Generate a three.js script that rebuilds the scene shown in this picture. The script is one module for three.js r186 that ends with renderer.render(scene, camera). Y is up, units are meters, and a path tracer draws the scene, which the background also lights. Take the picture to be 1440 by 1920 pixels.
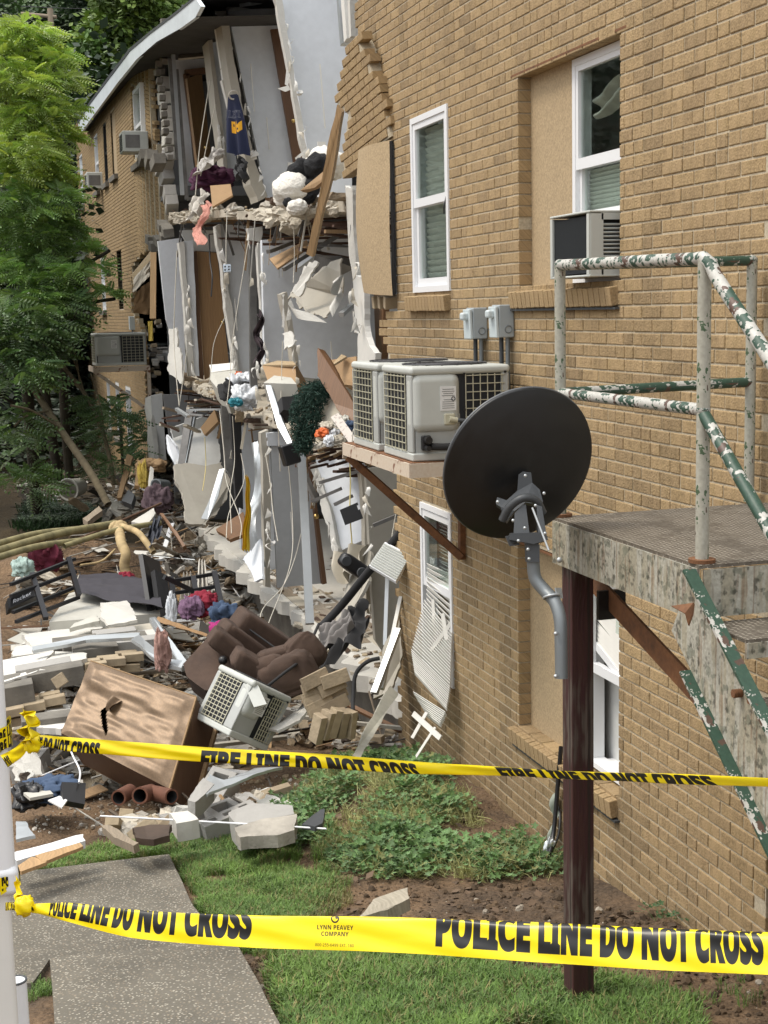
import * as THREE from 'three';
import { mergeGeometries, mergeVertices } from 'three/addons/utils/BufferGeometryUtils.js';
import { RoundedBoxGeometry } from 'three/addons/geometries/RoundedBoxGeometry.js';
import { MarchingCubes } from 'three/addons/objects/MarchingCubes.js';

// ---------- camera, sky, sun, exposure ----------
const EYE = new THREE.Vector3(-3.28, 3.05, 0), FPX = 2662;           // focal length in photograph pixels (1440 x 1920)
const scene = new THREE.Scene();
const camera = new THREE.PerspectiveCamera(2 * Math.atan(960 / FPX) * 180 / Math.PI, 0.75, 0.05, 600);
camera.rotation.order = 'YXZ';
camera.position.copy(EYE);
camera.rotation.set(-8.08 * Math.PI / 180, -16.4 * Math.PI / 180, -1.28 * Math.PI / 180);
camera.updateMatrixWorld(true);
scene.add(camera);
const renderer = new THREE.WebGLRenderer();
renderer.setSize(768, 1024);
renderer.toneMapping = THREE.LinearToneMapping;
renderer.toneMappingExposure = 1.65;
renderer.shadowMap.enabled = true;
const SUN = new THREE.Vector3(-0.52, 0.95, -0.12).normalize();
{ // bright overcast: thin cloud with a broad glow round the sun
  const w = 256, h = 128, d = new Float32Array(w * h * 4), v = new THREE.Vector3();
  for (let j = 0; j < h; j++) for (let i = 0; i < w; i++) {
    const lat = ((j + 0.5) / h - 0.5) * Math.PI, lon = ((i + 0.5) / w - 0.5) * 2 * Math.PI;
    v.set(Math.cos(lat) * Math.cos(lon), Math.sin(lat), Math.cos(lat) * Math.sin(lon));
    const el = Math.max(0, v.y), glow = Math.pow(Math.max(0, v.dot(SUN)), 6);
    const cl = 0.06 * Math.sin(lon * 3 + lat * 7) + 0.05 * Math.sin(lon * 7 - lat * 11 + 1);
    let L = v.y > 0 ? 0.46 + 0.78 * el + 0.85 * glow + cl * 0.6 : 0.2;
    const o = (j * w + i) * 4; d[o] = L * 0.98; d[o + 1] = L; d[o + 2] = L * 1.035; d[o + 3] = 1;
  }
  const t = new THREE.DataTexture(d, w, h, THREE.RGBAFormat, THREE.FloatType);
  t.mapping = THREE.EquirectangularReflectionMapping; t.magFilter = THREE.LinearFilter; t.needsUpdate = true;
  scene.background = t; scene.environment = t;
}
const sun = new THREE.DirectionalLight(0xfff3e2, 1.35);
sun.position.copy(SUN).multiplyScalar(60).add(new THREE.Vector3(-2, 0, -14)); sun.target.position.set(-2, 0, -14);
sun.castShadow = true; sun.shadow.radius = 30; sun.shadow.mapSize.set(4096, 4096);
Object.assign(sun.shadow.camera, { left: -45, right: 45, top: 45, bottom: -45, near: 1, far: 160 });
scene.add(sun, sun.target);

// ---------- small helpers ----------
const V = (x, y, z) => new THREE.Vector3(x, y, z);
let seed = 7;
const rnd = () => { seed = (seed + 0x6D2B79F5) | 0; let t = Math.imul(seed ^ (seed >>> 15), 1 | seed); t = (t + Math.imul(t ^ (t >>> 7), 61 | t)) ^ t; return ((t ^ (t >>> 14)) >>> 0) / 4294967296; };
const rr = (a, b) => a + (b - a) * rnd(), pick = (a) => a[Math.floor(rnd() * a.length)];
const lerp = (a, b, t) => a + (b - a) * t, clamp = (x, a, b) => Math.min(b, Math.max(a, x));
const smooth = (a, b, x) => { const t = clamp((x - a) / (b - a), 0, 1); return t * t * (3 - 2 * t); };
const hash = (x, y, s) => { let h = Math.imul(x, 374761393) ^ Math.imul(y, 668265263) ^ Math.imul(s, 2246822519); h = Math.imul(h ^ (h >>> 13), 1274126177); return ((h ^ (h >>> 16)) >>> 0) / 4294967296; };
function vnoise(x, y, s = 0, px = 1 << 20, py = px) {
  const xi = Math.floor(x), yi = Math.floor(y), fx = x - xi, fy = y - yi, u = fx * fx * (3 - 2 * fx), v = fy * fy * (3 - 2 * fy);
  const m = (a, p) => ((a % p) + p) % p, x0 = m(xi, px), x1 = m(xi + 1, px), y0 = m(yi, py), y1 = m(yi + 1, py);
  return lerp(lerp(hash(x0, y0, s), hash(x1, y0, s), u), lerp(hash(x0, y1, s), hash(x1, y1, s), u), v);
}
function fbm(x, y, oct = 4, s = 0, p = 1 << 18, py = p) { let a = 0.5, t = 0, n = 0; for (let i = 0; i < oct; i++) { t += a * vnoise(x, y, s + i, p, py); n += a; a *= 0.5; x *= 2; y *= 2; p *= 2; py *= 2; } return t / n; }
// a photograph pixel as a ray, and where that ray meets real planes or the ground
const rayOf = (px, py) => V((px - 720) / FPX, -(py - 960) / FPX, -1).applyQuaternion(camera.quaternion);
const along = (px, py, t) => rayOf(px, py).multiplyScalar(t).add(EYE);
const onX = (px, py, x) => { const r = rayOf(px, py); return r.multiplyScalar((x - EYE.x) / r.x).add(EYE); };
const onY = (px, py, y) => { const r = rayOf(px, py); return r.multiplyScalar((y - EYE.y) / r.y).add(EYE); };
const onZ = (px, py, z) => { const r = rayOf(px, py); return r.multiplyScalar((z - EYE.z) / r.z).add(EYE); };
const inv = camera.quaternion.clone().invert();
const toPx = (p) => { const c = p.clone().sub(EYE).applyQuaternion(inv); return [720 + FPX * c.x / -c.z, 960 - FPX * c.y / -c.z, -c.z]; };
const inPoly = (x, y, P) => { let c = false; for (let i = 0, j = P.length - 1; i < P.length; j = i++) { const [xi, yi] = P[i], [xj, yj] = P[j]; if ((yi > y) !== (yj > y) && x < (xj - xi) * (y - yi) / (yj - yi) + xi) c = !c; } return c; };
function groundY(x, z) {
  let y;
  if (z > -4.2) y = lerp(0.24, 1.45, smooth(-4.2, -1.0, z));
  else if (z > -9) y = lerp(-0.42, 0.24, (z + 9) / 4.8);
  else if (z > -13) y = lerp(-0.72, -0.42, smooth(-13, -9, z));
  else if (z > -22) y = -0.72;
  else if (z > -38) y = lerp(-0.1, -0.72, smooth(-38, -22, z));
  else y = -0.1 + (-38 - z) * 0.42;
  if (x > 4 && z > -38) y = Math.min(y, -0.6);
  y -= 0.75 * smooth(-1.3, -0.1, x) * smooth(-11.3, -13, z) * smooth(-22, -19.5, z);       // washed out under the slab
  y += 0.75 * Math.exp(-(((x + 2.0) / 1.5) ** 2) - ((z + 19.6) / 1.1) ** 2);               // bank under the fallen trunks
  y += 0.22 * Math.exp(-(((x + 0.75) / 0.75) ** 2) - ((z + 8.9) / 0.9) ** 2);              // weedy heap by the wall
  if (z < -4.6 || x < -1.9) y += (fbm(x * 1.3 + 40, z * 1.3, 3, 5) - 0.5) * (z < -8.6 ? 0.22 : 0.07) * smooth(-3.5, -5, z);
  if (z > -24) y += (fbm(x * 5, z * 5, 3, 8) - 0.5) * 0.05;
  return y;
}
function hit(px, py, off = 0) { const r = rayOf(px, py); let t = 3; for (let i = 0; i < 4000; i++) { const x = EYE.x + r.x * t, y = EYE.y + r.y * t, z = EYE.z + r.z * t; if (y < groundY(x, z) + off) break; t += 0.015; } return r.multiplyScalar(t).add(EYE); }
// geometry helpers; all give non-indexed geometry with uv in metres
function boxUV(g, s = 1) {
  if (g.index) g = g.toNonIndexed();
  const p = g.attributes.position, uv = new Float32Array(p.count * 2), a = V(), b = V(), c = V(), n = V();
  for (let i = 0; i < p.count; i += 3) {
    a.fromBufferAttribute(p, i); b.fromBufferAttribute(p, i + 1); c.fromBufferAttribute(p, i + 2);
    n.crossVectors(b.clone().sub(a), c.clone().sub(a)); const x = Math.abs(n.x), y = Math.abs(n.y), z = Math.abs(n.z);
    [a, b, c].forEach((q, k) => { const o = (i + k) * 2; if (x >= y && x >= z) { uv[o] = q.z * s; uv[o + 1] = q.y * s; } else if (y >= z) { uv[o] = q.x * s; uv[o + 1] = q.z * s; } else { uv[o] = q.x * s; uv[o + 1] = q.y * s; } });
  }
  g.setAttribute('uv', new THREE.BufferAttribute(uv, 2)); return g;
}
const clean = (g) => { if (g.index) g = g.toNonIndexed(); if (!g.attributes.normal) g.computeVertexNormals(); if (!g.attributes.uv) g = boxUV(g); for (const k of Object.keys(g.attributes)) if (!['position', 'normal', 'uv', 'color'].includes(k)) g.deleteAttribute(k); return g; };
const join = (a) => { a = (Array.isArray(a) ? a : [a]).map(clean); return a.length === 1 ? a[0] : mergeGeometries(a); };
function at(g, x = 0, y = 0, z = 0, rx = 0, ry = 0, rz = 0) { return g.applyMatrix4(new THREE.Matrix4().compose(V(x, y, z), new THREE.Quaternion().setFromEuler(new THREE.Euler(rx, ry, rz)), V(1, 1, 1))); }
const bx = (w, h, d, x, y, z, rx, ry, rz) => at(boxUV(new THREE.BoxGeometry(w, h, d)), x, y, z, rx, ry, rz);
const rbx = (w, h, d, r, x, y, z, rx, ry, rz) => at(boxUV(new RoundedBoxGeometry(w, h, d, 3, Math.min(r, w * 0.49, h * 0.49, d * 0.49))), x, y, z, rx, ry, rz);
const cyl = (r0, r1, h, x, y, z, rx, ry, rz, n = 16) => at(new THREE.CylinderGeometry(r0, r1, h, n), x, y, z, rx, ry, rz);
function tube(pts, r, n = 8, seg) { const c = new THREE.CatmullRomCurve3(pts, false, 'centripetal'); const g = new THREE.TubeGeometry(c, seg || Math.max(6, pts.length * 6), r, n); const L = c.getLength(), uv = g.attributes.uv; for (let i = 0; i < uv.count; i++) uv.setXY(i, uv.getX(i) * L, uv.getY(i) * r * 6.283); return g; }
function pole(a, b, r0, r1 = r0, n = 12) { const g = new THREE.CylinderGeometry(r1, r0, a.distanceTo(b), n); const uv = g.attributes.uv, L = a.distanceTo(b); for (let i = 0; i < uv.count; i++) uv.setXY(i, uv.getX(i) * r0 * 6.283, uv.getY(i) * L); g.applyQuaternion(new THREE.Quaternion().setFromUnitVectors(V(0, 1, 0), b.clone().sub(a).normalize())); const m = a.clone().add(b).multiplyScalar(0.5); return g.translate(m.x, m.y, m.z); }
function bar(a, b, w, h, up = V(0, 1, 0)) { // a board from a to b: w across, h along up
  const d = b.clone().sub(a), L = d.length(), f = d.normalize(); let s = V().crossVectors(up, f); if (s.length() < 1e-3) s = V(1, 0, 0); s.normalize(); const u = V().crossVectors(f, s), m = a.clone().add(b).multiplyScalar(0.5);
  return boxUV(new THREE.BoxGeometry(w, h, L)).applyMatrix4(new THREE.Matrix4().makeBasis(s, u, f).setPosition(m));
}
function newell(P) { const n = V(); P.forEach((a, i) => { const b = P[(i + 1) % P.length]; n.x += (a.y - b.y) * (a.z + b.z); n.y += (a.z - b.z) * (a.x + b.x); n.z += (a.x - b.x) * (a.y + b.y); }); return n.normalize(); }
function slab(P, t, dir) { // outline P (3D, nearly flat) made into a sheet of thickness t that goes back from the eye
  const n = newell(P), c = P.reduce((s, p) => s.add(p), V()).multiplyScalar(1 / P.length); let e = dir ? dir.clone() : n.clone(); if (!dir && e.dot(c.clone().sub(EYE)) < 0) e.negate(); e.multiplyScalar(t);
  const ux = Math.abs(n.y) < 0.9 ? V(0, 1, 0).cross(n).normalize() : V(1, 0, 0), uy = V().crossVectors(n, ux);
  const p2 = P.map((p) => new THREE.Vector2(p.clone().sub(c).dot(ux), p.clone().sub(c).dot(uy))), ccw = THREE.ShapeUtils.area(p2) > 0; if (!ccw) { p2.reverse(); P = P.slice().reverse(); }
  const T = THREE.ShapeUtils.triangulateShape(p2, []), pos = [], uv = [], put = (p, u, v) => { pos.push(p.x, p.y, p.z); uv.push(u, v); };
  for (const [a, b, d] of T) for (const k of [a, b, d]) put(P[k], p2[k].x, p2[k].y);
  for (const [a, b, d] of T) for (const k of [a, d, b]) put(P[k].clone().add(e), p2[k].x, p2[k].y);
  let s = 0; P.forEach((a, i) => { const b = P[(i + 1) % P.length], L = a.distanceTo(b), a2 = a.clone().add(e), b2 = b.clone().add(e); put(a, s, 0); put(b, s + L, 0); put(b2, s + L, t); put(a, s, 0); put(b2, s + L, t); put(a2, s, t); s += L; });
  const g = new THREE.BufferGeometry(); g.setAttribute('position', new THREE.Float32BufferAttribute(pos, 3)); g.setAttribute('uv', new THREE.Float32BufferAttribute(uv, 2)); g.computeVertexNormals(); return g;
}
function torn(P, amp = 0.02, step = 0.07, skip = []) { // break the straight edges of an outline
  const out = [], n = newell(P); P.forEach((a, i) => { const b = P[(i + 1) % P.length], L = a.distanceTo(b), k = skip.includes(i) ? 1 : Math.max(1, Math.round(L / step * 1.6)), ph = rnd() * 90, s = b.clone().sub(a).cross(n).normalize(); for (let j = 0; j < k; j++) { const p = a.clone().lerp(b, j / k); if (j) p.addScaledVector(s, amp * (5 * (fbm(ph + L * j / k * 3.2, i, 2, 51) - 0.5) + (rnd() - 0.5) * 0.9)).lerp(j < k / 2 ? a : b, (rnd() - 0.3) * 0.4 / k); out.push(p); } }); return out;
}
function sheet(a, b, c, d, nu, nv, f) { // a-b top edge, d-c bottom edge; f(u, v) gives [out, down, side] offsets in metres
  const g = new THREE.PlaneGeometry(1, 1, nu, nv), p = g.attributes.position, uv = g.attributes.uv, n = b.clone().sub(a).cross(d.clone().sub(a)).normalize(); if (n.dot(EYE.clone().sub(a)) < 0) n.negate();
  const W = a.distanceTo(b), Hh = a.distanceTo(d), sx = b.clone().sub(a).normalize(), sy = d.clone().sub(a).normalize();
  for (let i = 0; i < p.count; i++) { const u = p.getX(i) + 0.5, v = 0.5 - p.getY(i), q = a.clone().lerp(b, u).lerp(d.clone().lerp(c, u), v); const o = f ? f(u, v) : [0, 0, 0]; q.addScaledVector(n, o[0] || 0).addScaledVector(sy, o[1] || 0).addScaledVector(sx, o[2] || 0); p.setXYZ(i, q.x, q.y, q.z); uv.setXY(i, u * W, (1 - v) * Hh); }
  g.computeVertexNormals(); return g;
}
function puff(w, h, d, e = 0.55, wr = 0.03, s = 1, nu = 36, nv = 24) { // a stuffed cushion with creases
  const g = new THREE.SphereGeometry(1, nu, nv), p = g.attributes.position, S = (x) => Math.sign(x) * Math.pow(Math.abs(x), e);
  for (let i = 0; i < p.count; i++) { const x = p.getX(i), y = p.getY(i), z = p.getZ(i), k = 1 + wr * (2 * fbm(x * 3 + s * 9, y * 3 + z * 4 + 20, 3, s) - 1); p.setXYZ(i, S(x) * w / 2 * k, S(y) * h / 2 * k, S(z) * d / 2 * k); }
  const m = mergeVertices(g.deleteAttribute('normal') && g.deleteAttribute('uv') && g, 1e-4); m.computeVertexNormals(); const q = m.toNonIndexed(); return boxUV(q);
}
const lumps = [0, 1, 2, 3, 4].map((k) => { const g = new THREE.BoxGeometry(1, 0.42, 0.75, 4, 2, 3); const p = g.attributes.position; for (let i = 0; i < p.count; i++) { const x = p.getX(i), y = p.getY(i), z = p.getZ(i), h = (a) => (hash(Math.round(x * 97), Math.round(y * 89 + z * 83), k * 7 + a) - 0.5); const cut = 1 - 0.35 * smooth(0.5, 1.1, Math.abs(x) + Math.abs(z) * (0.6 + k * 0.1)); p.setXYZ(i, x * cut + 0.14 * h(1), y + 0.1 * h(2) * (y > 0 ? 1 : 0.5), z * cut + 0.14 * h(3)); } g.computeVertexNormals(); return boxUV(g.toNonIndexed()); }); lumps.forEach((g) => g.computeVertexNormals());
const used = {};
const numbered = (n) => { const k = used[n] = (used[n] === undefined ? 0 : used[n] + 1); return k ? n + '_' + String(k).padStart(3, '0') : n; };
function mesh(name, geos, m, parent) { const o = new THREE.Mesh(join(geos), m); o.name = name; o.castShadow = o.receiveShadow = true; parent.add(o); return o; }
function thing(name, label, category, group) { const o = new THREE.Group(); o.name = numbered(name); scene.add(o); o.userData = { label, category }; if (group) o.userData.group = group; return o; }
function one(name, label, category, geos, m, group) { const o = mesh(numbered(name), geos, m, scene); o.userData = { label, category }; if (group) o.userData.group = group; return o; }
function struct(name, geos, m, kind = 'structure') { const o = mesh(numbered(name), geos, m, scene); o.userData.kind = kind; return o; }
const stuff = (o) => { o.userData.kind = 'stuff'; return o; };
function instanced(name, g, m, mats, cols, parent = scene) { const o = new THREE.InstancedMesh(g, m, mats.length); o.name = parent === scene ? numbered(name) : name; mats.forEach((x, i) => { o.setMatrixAt(i, x); if (cols) o.setColorAt(i, cols[i]); }); o.castShadow = o.receiveShadow = true; parent.add(o); return o; }
const M4 = (x, y, z, rx, ry, rz, s = 1) => new THREE.Matrix4().compose(V(x, y, z), new THREE.Quaternion().setFromEuler(new THREE.Euler(rx, ry, rz)), s.isVector3 ? s : V(s, s, s));

// ---------- procedural textures and materials ----------
function dataTex(n, f, rep = 1, srgb = false, nh = n) { const d = new Uint8Array(n * nh * 4); for (let j = 0; j < nh; j++) for (let i = 0; i < n; i++) { const c = f(i / n, j / nh, i, j), o = (j * n + i) * 4; if (c.length) { d[o] = clamp(c[0], 0, 1) * 255; d[o + 1] = clamp(c[1], 0, 1) * 255; d[o + 2] = clamp(c[2], 0, 1) * 255; d[o + 3] = c.length > 3 ? clamp(c[3], 0, 1) * 255 : 255; } else { d[o] = d[o + 1] = d[o + 2] = clamp(c, 0, 1) * 255; d[o + 3] = 255; } } const t = new THREE.DataTexture(d, n, nh, THREE.RGBAFormat); t.wrapS = t.wrapT = THREE.RepeatWrapping; t.magFilter = THREE.LinearFilter; t.repeat.set(rep, rep); if (srgb) t.colorSpace = THREE.SRGBColorSpace; t.needsUpdate = true; return t; }
const mix3 = (a, b, t) => [lerp(a[0], b[0], t), lerp(a[1], b[1], t), lerp(a[2], b[2], t)];
const T = {};
T.grain = dataTex(256, (u, v) => 0.25 + 0.75 * fbm(u * 32, v * 32, 4, 3, 32), 2);                       // fine all-round relief, 0.5 m
T.coarse = dataTex(256, (u, v) => fbm(u * 6, v * 6, 5, 9, 6), 0.8);
T.brickCol = dataTex(512, (u, v) => { const s = fbm(u * 40, v * 5, 3, 21, 40, 5), g = fbm(u * 90, v * 90, 2, 23, 90), l = fbm(u * 9, v * 9, 3, 27, 9); const k = 0.46 + 0.42 * s + 0.5 * g + 0.25 * (l - 0.5); return [k, k * lerp(0.99, 1.01, l), k * lerp(0.94, 1.04, s)]; }, 1.6);
T.brickBump = dataTex(512, (u, v) => 0.6 * fbm(u * 80, v * 80, 3, 33, 80) + 0.4 * fbm(u * 44, v * 12, 3, 35, 44, 12), 1.6);
T.mortar = dataTex(256, (u, v) => 0.62 + 0.5 * fbm(u * 60, v * 60, 3, 41, 60), 2);
T.conc = (() => { // exposed aggregate: pebbles set in grey cement
  const n = 1024, cells = 88, pts = []; for (let j = 0; j < cells; j++) for (let i = 0; i < cells; i++) pts.push([i + hash(i, j, 61), j + hash(i, j, 62), hash(i, j, 63), hash(i, j, 64), hash(i, j, 65)]);
  return dataTex(n, (u, v) => { const x = u * cells, y = v * cells, xi = Math.floor(x), yi = Math.floor(y); let best = 9, who = null; for (let b = -1; b < 2; b++) for (let a = -1; a < 2; a++) { const p = pts[((yi + b + cells) % cells) * cells + (xi + a + cells) % cells]; let dx = x - p[0], dy = y - p[1]; if (dx > cells / 2) dx -= cells; if (dx < -cells / 2) dx += cells; if (dy > cells / 2) dy -= cells; if (dy < -cells / 2) dy += cells; const an = p[3] * 3.14, d = Math.hypot((dx * Math.cos(an) + dy * Math.sin(an)) * (0.7 + p[2] * 0.5), (dy * Math.cos(an) - dx * Math.sin(an)) * 1.35); if (d < best) { best = d; who = p; } }
    const st = fbm(u * 8, v * 8, 4, 66, 8), r = 0.27 + 0.2 * who[2], inside = smooth(r + 0.06, r - 0.04, best), cem = [0.16 + 0.1 * st, 0.15 + 0.09 * st, 0.125 + 0.075 * st], peb = who[4] < 0.3 ? [0.66, 0.62, 0.54] : who[4] < 0.6 ? [0.4, 0.34, 0.27] : [0.24, 0.225, 0.2]; const on = who[2] > 0.35 ? 1 : 0.1; const sk = 0.72 + 0.5 * fbm(u * 3, v * 3, 5, 68, 3); return [...mix3(cem, peb, inside * on * 0.85).map((c) => c * sk), inside * on]; }, 0.83);
})();
T.dirt = dataTex(1024, (u, v) => { const a = fbm(u * 8, v * 8, 5, 71, 8), b = fbm(u * 70, v * 70, 3, 72, 70), st = smooth(0.66, 0.72, fbm(u * 45, v * 45, 2, 77, 45)); const k = 0.3 + 0.55 * a + 0.5 * (b - 0.35); return mix3([k, k * 0.96, k * 0.9], [1, 1, 0.98], st * 0.5); }, 0.7);
T.dirtBump = dataTex(1024, (u, v) => 0.5 * fbm(u * 24, v * 24, 5, 74, 24) + 0.5 * fbm(u * 80, v * 80, 3, 72, 80), 0.7);
T.wood = dataTex(512, (u, v) => { const w = fbm(u * 3, v * 3, 3, 81, 3), g = fbm(u * 70 + 4 * w, v * 2, 4, 82, 70, 2), r = 0.5 + 0.5 * Math.sin((u * 26 + w * 5) * 6.283); const k = 0.55 + 0.42 * g + 0.1 * r; return [k, k * 0.97, k * 0.92]; }, 1.7);
T.smudge = dataTex(512, (u, v) => { const a = fbm(u * 4, v * 4, 5, 91, 4), b = fbm(u * 30, v * 30, 3, 92, 30); const k = 0.76 + 0.2 * a + 0.1 * b; return [k, k * 0.995, k * 0.98]; }, 0.6);
T.grime = dataTex(512, (u, v) => { const a = fbm(u * 5, v * 5, 5, 95, 5), b = fbm(u * 22, v * 22, 4, 96, 22); const k = 0.42 + 0.5 * a + 0.25 * b; return [k, k * 0.97, k * 0.92]; }, 1.3);
const paintTex = (lo, rustAt, A, B, C, sd, su = 1, sv = 1) => dataTex(512, (u, v) => { const a = fbm(u * 26 * su, v * 22 * sv, 5, sd, 26 * su, 22 * sv), b = fbm(u * 9 * su, v * 9 * sv, 6, sd + 20, 9 * su, 9 * sv), f = fbm(u * 40, v * 40, 3, sd + 40, 40); const big = fbm(u * 4 * su, v * 4 * sv, 3, sd + 60, 4 * su, 4 * sv); let c = mix3(A, B, smooth(lo - 0.005, lo + 0.005, a * 0.6 + big * 0.4 + 0.05 * (f - 0.5))); c = mix3(c, C, smooth(rustAt - 0.008, rustAt + 0.012, b)); const k = 0.8 + 0.35 * f; return [c[0] * k, c[1] * k, c[2] * k, 1 - smooth(lo - 0.004, lo + 0.004, a)]; }, 2.5);
const WHITEP = [0.45, 0.44, 0.4], GREENP = [0.032, 0.07, 0.047], RUSTP = [0.09, 0.055, 0.04], GREYP = [0.36, 0.35, 0.29];
T.postPaint = paintTex(0.64, 0.76, GREYP, [0.06, 0.1, 0.05], RUSTP, 101);
T.railPaint = paintTex(0.5, 0.7, WHITEP, GREENP, [0.09, 0.05, 0.035], 131);
T.greenPaint = paintTex(0.42, 0.72, WHITEP, GREENP, RUSTP, 161);
T.beamPaint = dataTex(512, (u, v) => { const st = fbm(u * 26, v * 3, 4, 172, 26, 3), s2 = 0.5 * fbm(u * 30, v * 6, 5, 178, 30, 6) + 0.5 * fbm(u * 46, v * 40, 5, 179, 46, 40), gr = fbm(u * 20, v * 18, 5, 187, 20, 18), s3 = fbm(u * 60, v * 4, 3, 181, 60, 4), f = fbm(u * 70, v * 70, 3, 183, 70); let c = mix3([0.44, 0.425, 0.37], [0.37, 0.34, 0.265], smooth(0.4, 0.62, st)); c = mix3(c, [0.2, 0.11, 0.055], smooth(0.6, 0.72, s3) * 0.5); c = mix3(c, [0.1, 0.12, 0.085], smooth(0.62, 0.68, gr) * 0.5); c = mix3(c, [0.05, 0.048, 0.036], smooth(0.52, 0.68, s2 * 0.85 + f * 0.15) * 0.8); const k = 0.62 + 0.4 * f; return [c[0] * k, c[1] * k, c[2] * k * 0.96]; }, 1.6);
T.plate = dataTex(512, (u, v) => { const N = 22, x = u * N, y = v * N, xi = Math.floor(x), yi = Math.floor(y), s = (xi + yi) & 1, fx = x - xi - 0.5, fy = y - yi - 0.5; const d = s ? Math.hypot(fx * 1.05, fy * 3.4) : Math.hypot(fx * 3.4, fy * 1.05); return smooth(0.56, 0.36, d); }, 2);
T.plateCol = dataTex(512, (u, v) => { const N = 22, x = u * N, y = v * N, xi = Math.floor(x), yi = Math.floor(y), s = (xi + yi) & 1, fx = x - xi - 0.5, fy = y - yi - 0.5; const d = s ? Math.hypot(fx * 1.05, fy * 3.4) : Math.hypot(fx * 3.4, fy * 1.05), top = smooth(0.5, 0.36, d), a = fbm(u * 5, v * 5, 5, 181, 5), b = fbm(u * 30, v * 30, 3, 185, 30); let c = mix3([0.075, 0.06, 0.045], [0.16, 0.14, 0.11], b); c = mix3(c, [0.42, 0.38, 0.31], top * smooth(0.36, 0.6, a + 0.25 * b - 0.1)); return c; }, 2);
T.rust = dataTex(512, (u, v) => { const a = fbm(u * 9, v * 9, 5, 191, 9), b = fbm(u * 40, v * 40, 3, 192, 40); return mix3([0.06, 0.032, 0.02], [0.3, 0.13, 0.05], a * 0.75 + b * 0.25); }, 2);
T.rustWhite = dataTex(512, (u, v) => { const a = fbm(u * 5, v * 5, 6, 195, 5), b = fbm(u * 40, v * 40, 3, 197, 40); return mix3(mix3([0.56, 0.49, 0.4], [0.5, 0.4, 0.3], b), [0.16, 0.06, 0.03], smooth(0.62, 0.72, a)); }, 2);
T.weave = dataTex(256, (u, v) => 0.5 + 0.25 * Math.sin(u * 6.283 * 64) + 0.25 * Math.sin(v * 6.283 * 64), 4);
T.bark = dataTex(256, (u, v) => { const k = fbm(u * 12, v * 4, 5, 205, 12, 4); return [0.35 + 0.8 * k, 0.34 + 0.78 * k, 0.3 + 0.7 * k]; }, 1.2);
T.fleck = dataTex(256, (u, v) => { const a = fbm(u * 30, v * 30, 3, 211, 30); return smooth(0.6, 0.72, a) > 0.5 ? [0.62, 0.6, 0.6] : [1, 1, 1]; }, 1.2);
T.redWood = dataTex(512, (u, v) => { const g = fbm(u * 60, v * 2.5, 4, 301, 60, 2.5), w = fbm(u * 9, v * 3, 5, 303, 9, 3), k = 0.4 + 0.5 * g; const c = mix3([0.07, 0.024, 0.02], [0.13, 0.1, 0.08], smooth(0.56, 0.7, w * 0.7 + g * 0.35)); return mix3([c[0] * k, c[1] * k, c[2] * k], [0.02, 0.012, 0.01], smooth(0.62, 0.75, fbm(u * 30, v * 1.2, 4, 305, 30, 1.2))); }, 1.3);
const C = (r, g, b) => new THREE.Color().setRGB(r, g, b);
function mat(r, g, b, o = {}) { const m = new THREE[o.phys ? 'MeshPhysicalMaterial' : 'MeshStandardMaterial']({ color: C(r, g, b), roughness: o.rough ?? 0.8, metalness: o.metal ?? 0, side: THREE.DoubleSide }); if (o.map) m.map = o.map; if (o.bump) { m.bumpMap = o.bump; m.bumpScale = o.bs ?? 0.003; } if (o.rmap) m.roughnessMap = o.rmap; if (o.vc) m.vertexColors = true; if (o.more) Object.assign(m, o.more); return m; }
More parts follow.
